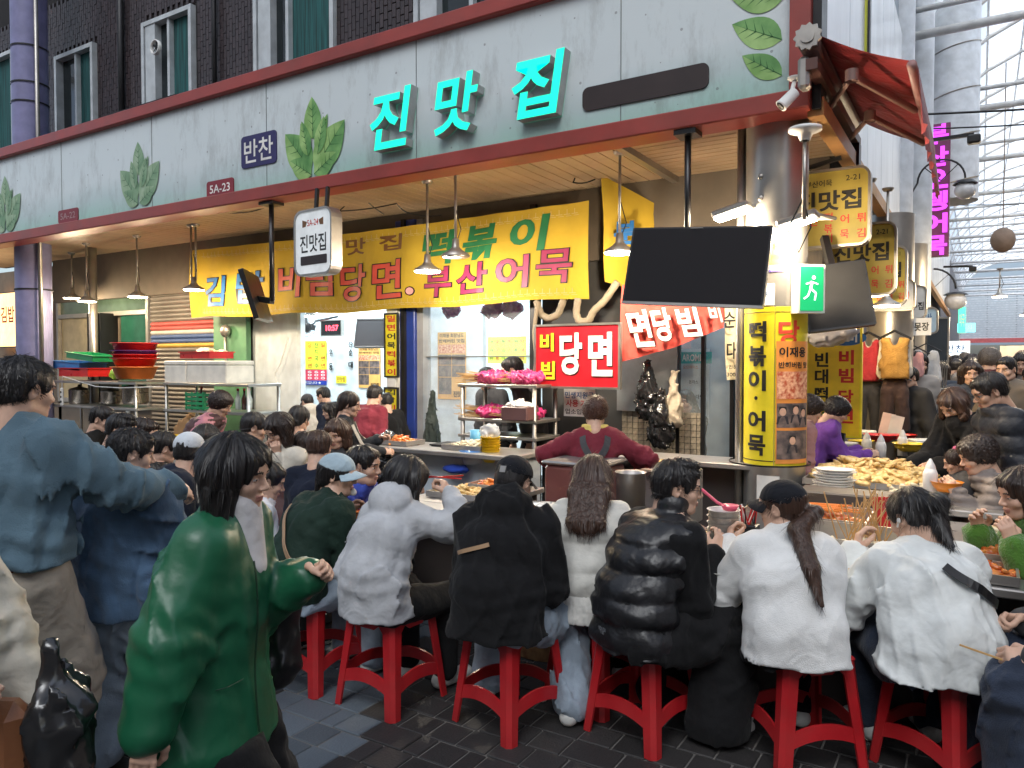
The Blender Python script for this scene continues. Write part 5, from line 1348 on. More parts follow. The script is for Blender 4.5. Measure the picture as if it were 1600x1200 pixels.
# ------------------------------------------------------------------ shutter, window and racks on the left
def left_side():
    xa, xb = atY(232, 500, YS + .05).x, atY(387, 500, YS + .05).x; xw = atY(92, 480, YS + .3).x
    t = thing('roller_shutter', 'ribbed grey roller shutter with red blue and yellow stripes behind the yellow banner', 'shutter', ((xa + xb) / 2, YS + .1, 0)); me = {}
    sl = {'g': mat('shutter_grey', (.17, .15, .13), .45, dirt=.35, scale=3), 'r': mat('shutter_red', (.42, .08, .07), .5), 'w': mat('shutter_white', (.50, .47, .42), .5), 'b': mat('shutter_blue', (.05, .09, .22), .5), 'y': mat('shutter_yellow', (.50, .30, .05), .5)}
    z = .1
    while z < 3.35:
        py = 567 - (z - CAM_H) / dep((xa, YS, z)) * FPX
        key = 'r' if 505 < py < 518 else 'w' if 518 <= py < 524 else 'b' if 524 <= py < 537 else 'w' if 537 <= py < 541 else 'y' if 541 <= py < 549 else 'g'
        if key not in me:
            b = MB(); vs = []; n = 5
            for i in range(n + 1):
                a = PI * i / n
                for x in (xa, xb): vs.append((x, -.022 * math.sin(a), .062 * (i / n)))
            b.add(vs, [(2 * i, 2 * i + 1, 2 * i + 3, 2 * i + 2) for i in range(n)], True); m_ = bpy.data.meshes.new('slat'); m_.from_pydata(b.v, [], b.f); m_.materials.append(sl[key]); m_.update(); me[key] = m_
        instance('slat', me[key], Matrix.Translation((0, YS + .1, z)), t); z += .066
    MB().box(((xa + xb) / 2, YS + .16, 1.7), (xb - xa, .03, 3.3)).build('backing', M_darksteel, t)
    # green wall strip with meter
    xg = atY(332, 520, YS).x; t = thing('green_wall', 'green painted wall strip with a meter between the shutter and the dining room', 'wall', ((xg + xb) / 2, YS - .02, 0))
    MB().box(((xg + xb) / 2 + .05, YS + .02, 1.3), (xb - xg, .08, 2.55)).build('panel', M_green, t)
    c = atY(352, 517, YS - .08); MB().sphere(c, (.09, .06, .09), 12, 8).tube([c, c - Vector((0, 0, .4)), c - Vector((-.05, -.0, .7))], .02, 8).build('meter', M_steel2, t)
    # aluminium window bay
    t = thing('shop_window', 'aluminium shop window with cream panel and stacked dark folding shutters', 'window', (xw, YS + .3, 0)); Y = YS + .3; xe = atY(232, 480, Y).x; al = mat('old_aluminium', (.36, .34, .31), .45, metal=.3, dirt=.3); zt = atY(150, 430, Y).z; zm = atY(150, 492, Y).z
    for z in (zt, zm, 1.0): MB().box(((xw + xe) / 2, Y, z), (xe - xw, .08, .07)).build('rail', al, t)
    for x in (xw, xw + (xe - xw) * .42, xe): MB().box((x, Y, (zt + 1.0) / 2 ), (.06, .07, zt - 1.07)).build('stile', al, t)
    MB().box((xw + (xe - xw) * .27, Y + .03, (zm + 1) / 2), ((xe - xw) * .5, .02, zm - 1.05)).build('cream_panel', mat('cream_panel', (.48, .40, .24), .5), t)
    MB().box(((xw + xe) / 2, Y + .02, (zt + zm) / 2), (xe - xw, .01, zt - zm - .05)).build('pane', mat('green_glass', (.10, .16, .12), .08), t)
    for k in range(5): MB().box((xw + (xe - xw) * (.52 + .035 * k), Y - .12, (zm + 1.0) / 2), (.012, .30, zm - 1.0)).build('shutter_leaf', M_darksteel, t)
    MB().box((xw + (xe - xw) * .84, Y + .03, (zm + 1) / 2), ((xe - xw) * .28, .02, zm - 1.05)).build('pane', mat('teal_glass', (.02, .10, .07), .1), t)
    o = MB().box(((xw + xa) / 2, Y + .12, 1.6), (xa - xw + .4, .1, 3.3)).build('shop_wall', mat('dim_wall', (.16, .13, .10), .7, dirt=.3)); tag(o, kind='structure')
    o = MB().box((xw - 3.4, Y + .12, 1.7), (6.6, .1, 3.4)).build('shop_wall', mat('dim_wall2', (.20, .15, .10), .7, dirt=.3)); tag(o, kind='structure')
    # lit food sign at the far left
    c = atY(8, 500, YS + .1); M = frameM(c, (1, 0, 0), (0, 0, 1))
    board('food_lightbox', 'glowing orange food picture sign at the far left behind the violet column', 'sign', M, 1.1, 1.0, .08, mat('lit_food_print', (.8, .4, .1), .5, scale=5, col2=(.95, .8, .5), emit=(1, .55, .22), estr=1.6), [('김밥', .1, .1, .5, .3, mat('ink_orange_red', (.8, .12, .02), .5), .02)], rim=M_black)
    # steel racks
    def rack(label, x0, x1, y, zs, dp=.45, xoff=0):
        t = thing('steel_rack', label, 'rack', ((x0 + x1) / 2, y, 0))
        for x in (x0, x1):
            for yy in (y - dp / 2, y + dp / 2): MB().tube([(x, yy, 0), (x, yy, zs[-1] + .01)], .02, 8).build('leg', M_steel, t)
        for z in zs: MB().box(((x0 + x1) / 2, y, z), (x1 - x0 + .06, dp + .06, .035), bev=.006).build('shelf', M_steel, t)
        return t
    Y1 = 6.15; x0, x1 = atY(103, 600, Y1).x, atY(237, 600, Y1).x
    zt = atY(170, 597, Y1).z; zm = atY(170, 632, Y1).z
    rack('steel rack with stacked tubs and cooking pots left of the shutter', x0, x1, Y1, [.45, zm - .03, zt])
    def basin(px, py, Y, r, h, m, lab, grp=None, sy=1.0):
        c = atY(px, py, Y); b = MB().lathe((c.x, c.y, c.z), [(0, .004), (r * .78, .0), (r * .97, h * .9), (r * 1.06, h * .93), (r * 1.06, h), (r * .94, h * .985), (r * .75, .012), (0, .014)], 26); tag(b.build('basin', m), lab, 'basin', grp); return c
    d = dep(atY(210, 560, Y1)) / FPX; red = mat('red_plastic', (.50, .012, .012), .3); ora = mat('orange_plastic', (.62, .16, .03), .35); pur = mat('purple_plastic', (.10, .03, .18), .3)
    for py, m, h, lab in ((592, ora, .17, 'orange tub at the bottom of the stack on the rack'), (573, red, .12, 'dark red tub second in the stack on the rack'), (566, red, .11, 'red tub under the purple one on the rack'), (559, pur, .10, 'purple tub near the top of the stack on the rack'), (554, red, .16, 'wide bright red tub on top of the stack on the rack')): basin(211, py, Y1 - .05, 33 * d, h, m, lab)
    def crate(px, py, Y, w, dp, h, m, lab, tilt=0, rz=0):
        c = atY(px, py, Y); b = MB(); b.M = Matrix.Translation(c) @ Matrix.Rotation(rz, 4, 'Z') @ Matrix.Rotation(tilt, 4, 'Y'); b.box((0, 0, .006), (w * .94, dp * .94, .012))
        for s in (-1, 1): b.box((s * w * .485, 0, h / 2), (.012, dp, h)); b.box((0, s * dp * .485, h / 2), (w * .96, .012, h)); b.box((s * w * .5, 0, h), (.03, dp + .03, .012)); b.box((0, s * dp * .5, h), (w - .03, .03, .012))
        return tag(b.build('tray', m), lab, 'tray')
    blu = mat('blue_plastic', (.03, .16, .42), .35); grn = mat('green_plastic', (.01, .22, .08), .35)
    crate(136, 588, Y1, .78, .4, .12, red, 'red plastic tray at the bottom left of the rack top'); crate(124, 577, Y1, .74, .4, .11, blu, 'blue plastic tray between the red and green trays', .05); crate(144, 562, Y1 + .02, .70, .38, .08, grn, 'green plastic tray on top of the blue tray', .09)
    v = Vol(); c = atY(181, 590, Y1 - .12); v.ell(c + Vector((0, 0, .05)), (.09, .07, .07)); v.disp.append(wrinkle(71, .015, 26)); V, Q = v.mesh(.012); tag(link_mesh('plastic_bag', np_mesh('plastic_bag', V, Q, [mat('lime_plastic', (.35, .55, .04), .35)])), 'crumpled lime green bag beside the orange tub', 'bag')
    potm = mat('steel_pot', (.35, .32, .28), .25, metal=.95)
    for px, r, h, lab in ((124, .14, .20, 'steel pot at the left on the middle shelf of the rack'), (173, .13, .17, 'steel pot in the centre on the middle shelf of the rack'), (212, .17, .22, 'dented light pot at the right on the middle shelf of the rack')):
        c = atY(px, 631, Y1); t = thing('cooking_pot', lab, 'pot', c); MB().lathe(c, [(0, 0), (r * .9, 0), (r, .03), (r, h), (r * 1.06, h + .01), (r * .96, h + .01), (r * .95, .02), (0, .015)], 22).build('pot_body', potm, t)
        MB().lathe(c + Vector((0, 0, h)), [(r * 1.02, .012), (r * .9, .03), (.02, .06), (.02, .09), (0, .09)], 18).build('lid', M_darksteel if px == 212 else potm, t)
        for s in (-1, 1): MB().tube([c + Vector((s * r, -.04, h * .7)), c + Vector((s * (r + .05), -.03, h * .72)), c + Vector((s * (r + .05), .03, h * .72)), c + Vector((s * r, .04, h * .7))], .008, 5).build('handle', potm, t)
    # power strip
    c = atY(97, 620, Y1 - .25); t = thing('power_strip', 'white power strip hanging from the left end of the rack', 'power strip', c); MB().box(c, (.06, .03, .26), bev=.008).build('body', M_white, t)
    for k in range(3): MB().lathe(c + Vector((0, -.016, .07 - .07 * k)), [(.018, 0), (.018, .004), (0, .004)], 10, R=Matrix.Rotation(PI / 2, 3, 'X')).build('socket', M_darksteel, t)
    MB().tube([c + Vector((0, 0, .13)), c + Vector((.02, 0, .3)), atY(150, 604, Y1 - .25), atY(190, 606, Y1 - .25), atY(255, 604, Y1 - .25)], .007, 5).build('cord', M_white, t)
    # second rack with foam boxes
    Y2 = 6.2; x0, x1 = atY(284, 600, Y2).x, atY(412, 600, Y2).x; zt = atY(340, 600, Y2).z; zm = atY(340, 642, Y2).z
    rack('steel rack with white foam boxes right of the shutter stripes', x0, x1, Y2, [.5, zm, zt])
    foam = mat('foam_white', (.72, .68, .60), .8, bump=.3, bscale=150)
    for a, b_, lab in ((279, 313, 'left white foam box on the second rack'), (314, 376, 'right larger white foam box on the second rack')):
        p, q = atY(a, 598, Y2), atY(b_, 598, Y2); w = q.x - p.x; h = 34 / FPX * dep(p); t = thing('foam_box', lab, 'box', ((p.x + q.x) / 2, Y2, p.z)); MB().box(((p.x + q.x) / 2, Y2, p.z + h * .4), (w - .004, .42, h * .8), bev=.012).build('box_body', foam, t); MB().box(((p.x + q.x) / 2, Y2, p.z + h * .9 + .003), (w, .43, h * .2), bev=.012).build('lid', foam, t)
    crate(323, 560, Y2, .60, .36, .08, red, 'shallow red tray of wrapped food on top of the foam boxes')
    v = Vol(); c = atY(323, 553, Y2)
    for k in range(7): v.ell(c + Vector((-.22 + .07 * k, rng.uniform(-.1, .1), .01 + .02 * (k % 2))), (.07, .07, .045), k=.02)
    v.disp.append(wrinkle(72, .012, 30)); V, Q = v.mesh(.013); tag(link_mesh('wrapped_food', np_mesh('wrapped_food', V, Q, [mat('wrapped_tan', (.55, .36, .18), .35, col2=(.7, .6, .5), scale=14)])), 'tan wrapped food heaped in the red tray on the foam boxes', 'food')
    # green crate with bottles
    c = atY(320, 640, Y2 - .1); t = thing('bottle_crate', 'green slatted crate of bottles on the lower shelf of the second rack', 'crate', c)
    for k in range(4):
        z = c.z + .03 + .055 * k; MB().box((c.x, c.y - .15, z), (.36, .012, .035)).box((c.x - .18, c.y, z), (.012, .30, .035)).box((c.x + .18, c.y, z), (.012, .30, .035)).build('slat', grn, t)
    for k in range(4): MB().box((c.x - .17 + .113 * k, c.y - .145, c.z + .115), (.02, .014, .23)).build('upright', grn, t)
    for k, px in enumerate((315, 372, 382, 390)):
        c = atY(px, 640 if k else 636, Y2 - .1); gb2 = mat('bottle_dark', (.06, .02, .012), .1, coat=.4) if k in (0, 2) else mat('bottle_pale', (.45, .50, .46), .15); t = thing('bottle', ('brown sauce bottle standing in the green crate', 'first pale bottle right of the green crate', 'dark bottle between two pale ones on the second rack', 'last pale bottle at the right end of the second rack')[k], 'bottle', c)
        MB().lathe(c, [(0, 0), (.032, 0), (.034, .13), (.014, .19), (.013, .23), (0, .23)], 12).build('bottle_body', gb2, t); MB().lathe(c + Vector((0, 0, .23)), [(.016, 0), (.016, .03), (0, .03)], 10).build('bottle_cap', red, t)
    # heap of yellow baskets and packs between the racks
    yb = mat('yellow_plastic', (.72, .50, .02), .35)
    for k, (px, py, r) in enumerate(((262, 700, .16), (285, 690, .15), (308, 694, .15), (275, 710, .15), (300, 712, .16))):
        c = atY(px, py, 5.9); z = c.z; tag(MB().lathe(c, [(0, 0), (r * .7, 0), (r, .08), (r * 1.05, .085), (r * .95, .08), (r * .66, .01), (0, .01)], 18, sy=.8).build('basket', yb), ('yellow basket nearest the rack in the yellow heap', 'second yellow basket at the back of the heap', 'yellow basket at the back right of the heap', 'front left yellow basket of the heap', 'front right yellow basket of the heap')[k], 'basket', 'yellow baskets in front of the shutter')
    tc_ = atY(285, 720, 5.9); t = thing('low_table', 'low table carrying the yellow baskets in front of the shutter', 'table', (tc_.x, 5.9, 0)); MB().box((tc_.x, 5.9, tc_.z - .04), (1.1, .6, .03), bev=.005).build('table_top', M_wood, t)
    for sx in (-1, 1):
        for sy in (-1, 1): MB().box((tc_.x + sx * .5, 5.9 + sy * .25, (tc_.z - .055) / 2), (.04, .04, tc_.z - .055)).build('leg', M_wood, t)
    v = Vol(); c = atY(293, 660, 6.5); v.cap(c + Vector((.1, 0, .12)), c + Vector((-.12, 0, -.12)), .05, .11, k=.03, w=(1, 0, 0), f=1.2).cut((0, 6.45, 0), (0, -1, 0)); v.disp.append(wrinkle(73, .03, 18)); V, Q = v.mesh(.014); tag(link_mesh('paper_sack', np_mesh('paper_sack', V, Q, [mat('kraft', (.45, .26, .12), .7)])), 'torn brown paper sack leaning beside the second rack', 'sack')
left_side()

# ------------------------------------------------------------------ lamps that hang from the soffit
WARM = glow('lamp_warm', (1.0, .80, .52), 26, (.9, .8, .6)); NEUT = glow('lamp_neutral', (1.0, .93, .82), 30, (.9, .9, .8))
def hanging_lamp(px, py, Y, label, power=40, m=None, rods=1, col=(1, .78, .5), r=.13, ztop=3.39):
    c = atY(px, py, Y); t = thing('hanging_lamp', label, 'lamp', c, 0, 'lamps hung under the soffit')
    MB().lathe(c, [(r, 0), (r * .98, .02), (r * .45, .06), (.035, .09), (.03, .16), (0, .17)], 22).build('shade', M_steel2, t)
    MB().lathe(c + Vector((0, 0, -.008)), [(0, 0), (r * .92, 0), (r * .92, .012), (0, .012)], 20).build('diffuser', m or WARM, t)
    for k in range(rods):
        x = c.x + (k - (rods - 1) / 2) * .09; MB().tube([(x, c.y, c.z + .12), (x, c.y, ztop - .02)], .013, 8).build('rod', M_steel2, t); MB().lathe((x, c.y, ztop - .03), [(0, 0), (.04, 0), (.055, .02), (.055, .03)], 12).build('ceiling_plate', M_steel2, t)
    MB().tube([c + Vector((.02, 0, .15)), c + Vector((.06, 0, .24)), c + Vector((.03, 0, .34)), c + Vector((0, 0, .45))], .005, 5).build('cord', M_cable, t)
    ld = bpy.data.lights.new('lamp_light', 'POINT'); ld.energy = power * 3.2 * LK; ld.color = col; ld.shadow_soft_size = .05
    lo = bpy.data.objects.new('lamp_light', ld); COL.objects.link(lo); lo.parent = t; lo.location = (0, 0, -.07)
    return t
LP = 1.0; LK = .40
hanging_lamp(113, 466, 6.5, 'leftmost small warm lamp left of the shop window', 22 * LP); hanging_lamp(136, 471, 6.1, 'second warm lamp from the left, just beside the leftmost', 22 * LP)
hanging_lamp(215, 464, 6.1, 'warm hanging lamp in front of the folding shutters', 32 * LP); hanging_lamp(303, 453, 6.0, 'warm hanging lamp at the left end of the yellow banner', 36 * LP, rods=2)
hanging_lamp(668, 424, 5.75, 'hanging lamp on two rods in front of the green banner word', 46 * LP, NEUT, 1, (1, .88, .70)); hanging_lamp(712, 401, 5.6, 'small dark hanging lamp on a long rod before the banner', 6, MATS['stainless'], 1)
hanging_lamp(968, 395, 5.8, 'warm lamp hanging just left of the large black screen', 50 * LP, NEUT, 1, (1, .82, .58)); hanging_lamp(488, 494, 7.6, 'round lamp glowing behind the lower edge of the banner', 26, NEUT, 0, (1, .93, .85), ztop=3.2)
def flood(px, py, Y, label, aim, power):
    c = atY(px, py, Y); R = Matrix.Rotation(R_(-14), 3, 'Y'); t = thing('floodlight', label, 'lamp', c)
    MB().box(c + Vector((0, 0, .03)), (.26, .17, .045), R, .01).build('housing', M_steel2, t); MB().box(c + Vector((0, -.01, -.002)), (.22, .14, .012), R).build('diffuser', NEUT, t)
    MB().tube([c + Vector((.1, .03, .06)), c + Vector((.2, .2, .05)), c + Vector(aim)], .014, 6).build('arm', M_steel2, t)
    ld = bpy.data.lights.new('lamp_light', 'POINT'); ld.energy = power * 3.2 * LK; ld.color = (1, .80, .55); ld.shadow_soft_size = .05; lo = bpy.data.objects.new('lamp_light', ld); COL.objects.link(lo); lo.parent = t; lo.location = (0, -.02, -.09)
flood(1144, 336, 5.36, 'left rectangular floodlight glowing beside the top right of the screen', (.25, .3, -.02), 40); flood(1247, 350, 5.34, 'right rectangular floodlight glowing in front of the first yellow sign', (-.05, .25, .08), 34)

# ------------------------------------------------------------------ screens, pole mounts, hanging lightbox
def screens():
    c = atY(1085, 415, 5.1); t = thing('television', 'large black flat television hanging tilted from the sign on a black pole', 'television', c)
    M = frameM(c, (1, .02, -.075), (.05, .20, 1)); w, h = .985, .56
    MB().prism(rrect(w, h, .012), .045, M @ Matrix.Translation((0, 0, -.045))).build('casing', M_black, t); MB().prism(rrect(w - .03, h - .035, .004), .003, M @ Matrix.Translation((0, .004, 0))).build('screen', M_screen, t)
    MB().box(M @ Vector((0, -h / 2 + .002, .0)), (w, .02, .012), M.to_3x3()).build('lower_trim', M_steel, t); MB().box(M @ Vector((-.02, h / 2 - .012, .004)), (.09, .002, .012), M.to_3x3()).build('label_strip', M_inkwhite, t)
    p = atY(1075, 206, 5.3); MB().box((p.x, 5.3, 3.29), (.16, .16, .035)).build('mount_plate', M_black, t); MB().tube([(p.x, 5.3, 3.3), (p.x, 5.3, c.z + .1)], .024, 10).build('pole', M_black, t); MB().box((p.x, 5.25, c.z + .05), (.3, .1, .25)).build('bracket', M_black, t)
    c = atY(397, 465, 5.35); t = thing('television', 'smaller black television seen edge on at the left end of the banner', 'television', c)
    M = frameM(c, (.45, -.55, -.0) , (-.30, -.12, 1)); w, h = .80, .52
    MB().prism(rrect(w, h, .01), .05, M @ Matrix.Translation((0, 0, -.05))).build('casing', M_black, t); MB().prism(rrect(w - .03, h - .03, .004), .003, M @ Matrix.Translation((0, .004, 0))).build('screen', M_screen, t)
    p = atY(424, 330, 5.35); MB().box((p.x, 5.35, 3.29), (.2, .16, .03)).build('mount_plate', M_black, t); MB().tube([(p.x, 5.35, 3.3), (p.x, 5.35, c.z - .05)], .026, 10).build('pole', M_black, t); MB().bar((p.x, 5.35, c.z - .05), c, .06).build('bracket', M_darksteel, t)
    c = atY(1308, 462, 5.95); t = thing('television', 'dark grey television leaning under the yellow signs right of the column', 'television', c)
    M = frameM(c, (1, .35, .13), (.02, .25, 1)); w, h = .46, .50
    MB().prism(rrect(w, h, .01), .05, M @ Matrix.Translation((0, 0, -.05))).build('casing', M_black, t); MB().prism(rrect(w - .03, h - .03, .004), .003, M @ Matrix.Translation((0, .004, 0))).build('screen', mat('screen_grey', (.035, .035, .036), .65, spec=.1), t); MB().bar(M @ Vector((0, h / 2, -.04)), M @ Vector((0, h / 2 + .25, -.1)), .05).build('bracket', M_darksteel, t)
    # small rounded lightbox
    c = atY(489, 378, 5.12); M = frameM(c, (1, -.12, 0), (0, 0, 1)); t = board('hanging_lightbox', 'small white rounded lightbox sign hanging below the fascia', 'sign', M, .55, .60, .11, mat('lightbox_white', (.72, .74, .74), .4, emit=(.9, .95, .95), estr=.12), [('진맛집', 0, -.01, .40, .17, M_ink, .015), ('5A-24', 0, .185, .17, .06, M_inkred, .01)], rr=.09, rim=M_steel2)
    MB().prism(rrect(.40, .085, .01), .003, M @ Matrix.Translation((.01, -.17, .001))).build('dark_bar', MATS['dark_brown_plate'], t)
    for s in (-1, 1): MB().prism([(0, 0), (.07, .02), (.07, -.05), (.02, -.045)] if s > 0 else [(0, 0), (.02, -.045), (.07, -.05), (.07, .02)][::-1], .002, M @ Matrix.Translation((s * .09, .20, .001)) @ Matrix.Scale(s, 4, (1, 0, 0))).build('ribbon_print', M_inkbrown, t)
    for dx in (-.02, .12): MB().bar(c + Vector((dx, .06, .3)), Vector((c.x + dx, 5.2, 3.32)), .03).build('hanger', M_black, t)
    # exit sign on the column
    c = atY(1268, 451, 5.45); M = frameM(c, (.75, .66, 0), (0, 0, 1)); t = board('exit_sign', 'green glowing running man exit sign on the right of the steel column', 'sign', M, .20, .33, .09, M_white, [], rim=None); t.name = 'exit_sign'
    g = MB().prism([(-.085, -.15), (.085, -.15), (.085, .15), (-.085, .15)], .004, M @ Matrix.Translation((0, 0, .001))).build('green_face', glow('exit_green', (.0, .50, .16), .45, (.01, .22, .09)), t)
    b = MB(); w_ = glow('exit_white', (.75, 1, .85), .9); q = lambda x, y: M @ Vector((x, y, .007))
    b.add([q(.012 + .014 * math.cos(a), .075 + .014 * math.sin(a)) for a in [2 * PI * k / 10 for k in range(10)]], [tuple(range(10))])
    for (x0, y0, x1, y1, w) in ((.0, .05, -.01, 0, .02), (-.01, 0, .03, -.03, .014), (.03, -.03, .02, -.08, .012), (-.01, 0, -.03, -.05, .014), (-.03, -.05, -.06, -.07, .012), (0, .045, .045, .03, .01), (0, .045, -.045, .03, .01)):
        d = Vector((x1 - x0, y1 - y0)).normalized(); n = (-d.y * w / 2, d.x * w / 2); b.add([q(x0 + n[0], y0 + n[1]), q(x0 - n[0], y0 - n[1]), q(x1 - n[0], y1 - n[1]), q(x1 + n[0], y1 + n[1])], [(0, 1, 2, 3)])
    b.build('running_man', w_, t)
    # security camera
    c = atY(1228, 158, 4.98); t = thing('security_camera', 'white bullet security camera under the right end of the fascia', 'camera', c); wv = Vector((-.55, -.3, -.62)).normalized(); tc = c
    R = wv.to_track_quat('Z', 'Y').to_matrix(); MB().lathe(tc, [(0, -.08), (.034, -.08), (.036, .03), (.040, .035), (.040, .045), (.03, .045)], 16, R=R).build('body', M_white, t); MB().lathe(tc + wv * .036, [(0, .0), (.031, 0), (.031, .012), (0, .012)], 14, R=R).build('lens', M_black, t)
    MB().tube([tc - wv * .04, tc + Vector((.03, .04, .08)), tc + Vector((.04, .06, .14))], .014, 8).build('arm', M_white, t); MB().lathe(tc + Vector((.04, .06, .14)), [(0, 0), (.03, 0), (.045, .012), (.045, .02)], 14).build('base', M_white, t)
    c = atY(1258, 205, 5.0); t = thing('lamp_mount', 'cream round ceiling mount with a long rod beside the awning', 'mount', c); MB().lathe(c, [(.03, -.06), (.045, -.02), (.10, 0), (.10, .02), (0, .03)], 18).build('dome', M_white, t); MB().tube([c, c - Vector((0, 0, .55))], .014, 8).build('rod', M_steel2, t)
    MB().tube([c - Vector((0, 0, .4)), c + Vector((-.1, 0, -.6)), c + Vector((-.03, -.0, -.75)), c + Vector((.04, 0, -.6)), c + Vector((.0, 0, -.45))], .006, 5).build('cable', M_cable, t)
    for k, pts in enumerate(([(305, 328), (370, 333), (420, 322)], [(520, 330), (620, 318), (640, 333), (690, 336)], [(510, 345), (560, 300), (600, 335)], [(870, 262), (900, 270), (895, 285), (930, 280)])):
        P = [atY(x, y, 5.8 + .2 * k) for x, y in pts]; P = [p.lerp(q, s / 5) + Vector((0, 0, -.02 * math.sin(PI * s / 5))) for p, q in zip(P[:-1], P[1:]) for s in range(5)] + [P[-1]]
        tag(MB().tube(P, .007, 5).build('loose_cable', M_cable), ('thin black cable sagging under the left soffit', 'black cable running along the soffit behind the lightbox', 'black cable looping above the hanging lightbox', 'tangled cable end near the soffit corner')[k], 'cable')
screens()
# ------------------------------------------------------------------ translucent roofs
def roofmat(name, tr, tl, k):
    m = bpy.data.materials.new(name); m.use_nodes = True; n = m.node_tree.nodes; l = m.node_tree.links; n.remove(n['Principled BSDF'])
    a = n.new('ShaderNodeBsdfTransparent'); a.inputs[0].default_value = (tr, tr, tr * 1.02, 1); b = n.new('ShaderNodeBsdfTranslucent'); b.inputs[0].default_value = (tl * .95, tl, tl * 1.02, 1)
    x = n.new('ShaderNodeMixShader'); x.inputs[0].default_value = k; l.new(a.outputs[0], x.inputs[1]); l.new(b.outputs[0], x.inputs[2]); l.new(x.outputs[0], n['Material Output'].inputs[0]); MATS[name] = m; return m
def arcade_roof():
    t = thing('arcade_roof', 'long white barrel vaulted arcade roof of translucent panels on arched ribs', 'roof', (2.0, 30, 6.4)); rm = roofmat('arcade_film', .95, .95, .7); wm = mat('roof_steel', (.60, .60, .60), .45)
    cx, hw, z0, rise = 2.1, 3.3, 6.2, 2.5; N = 14; arc = lambda a: (cx - hw * math.cos(a), z0 + rise * math.sin(a)); Y0, Y1 = 8.0, 62.0; me = None
    for k in range(28):
        y = Y0 + 2 * k; rib = MB().tube([(arc(PI * i / N)[0], y, arc(PI * i / N)[1]) for i in range(N + 1)], .045, 6)
        if me is None: o = rib.build('rib', wm, t); me = o.data; y0 = y
        else: instance('rib', me, Matrix.Translation((2.0, 30 + y - y0, 6.4)), t)
        if k % 2 == 0: MB().tube([(cx - hw, y, z0), (cx + hw, y, z0)], .06, 6).tube([(cx - hw, y, z0 + .35), (cx + hw, y, z0 + .35)], .04, 6).build('tie_beam', wm, t)
    pm = None
    for i in range(N):
        x, z = arc(PI * i / N); MB().tube([(x, Y0, z + .05), (x, Y1, z + .05)], .02, 4).build('purlin', wm, t)
        x2, z2 = arc(PI * (i + 1) / N); MB().quad((x, Y0, z + .07), (x2, Y0, z2 + .07), (x2, Y1, z2 + .07), (x, Y1, z + .07)).build('roof_panel', rm, t)
    # far gable with horizontal louvres
    g = thing('gable_screen', 'far end wall of the arcade with pale horizontal louvres', 'wall', (cx, Y1, 3)); lm = mat('louvre_white', (.66, .68, .70), .5)
    for k in range(26): MB().box((cx, Y1, 3.4 + .16 * k), (2 * hw, .05, .07)).build('louvre', lm, g)
    for x in (-1.2, .4, 2.1, 3.7, 5.3): MB().box((x, Y1 + .06, 5.2), (.09, .06, 4.2)).build('mullion', M_frame, g)
    MB().box((cx, Y1 - .1, 3.2), (2 * hw, .1, .3)).build('awning_strip', mat('striped_red', (.55, .12, .12), .6), g)
    MB().quad((cx - hw, Y1 + .2, 2.9), (cx + hw, Y1 + .2, 2.9), (cx + hw, Y1 + .2, 8.8), (cx - hw, Y1 + .2, 8.8)).build('film', rm, g)
    # unseen roof, added over the street to dim daylight on the foreground
    s = thing('street_dimmer_roof', 'unseen grey translucent roof added over the street to dim the daylight', 'roof', (-5, -2, 9.4)); fm = roofmat('street_dimmer_film', .44, .45, .35)
    MB().quad((-22, -12, 9.4), (-.8, -12, 9.4), (-.8, 6.3, 9.4), (-22, 6.3, 9.4)).quad((-.8, -12, 9.4), (9, -12, 9.4), (9, 8, 9.4), (-.8, 8, 9.4)).build('roof_sheet', fm, s)
    for k in range(12): MB().box((-21 + 2.6 * k, -2.9, 9.3), (.1, 18, .15)).build('rafter', wm, s)
    # buildings on the far sides, so that light comes from above only
    o = MB().box((-6, -9, 4.5), (34, .4, 9)).build('brick_house', mat('opposite_wall', (.16, .14, .13), .8, scale=2)); tag(o, 'plain brick building across the street behind the photographer', 'building')
    o = MB().box((6.3, 30, 3.2), (.4, 64, 6.4)).build('shop_row', mat('right_shops', (.28, .26, .25), .7, scale=1.5, col2=(.4, .34, .3))); tag(o, 'row of shops closing the right side of the arcade', 'building')
    o = MB().box((-4.4, 36, 3.1), (6.4, 44, 6.2)).build('shop_row', mat('left_shops', (.20, .19, .20), .7, scale=1.5)); tag(o, 'row of shops along the left side of the arcade beyond the stall', 'building')
arcade_roof()
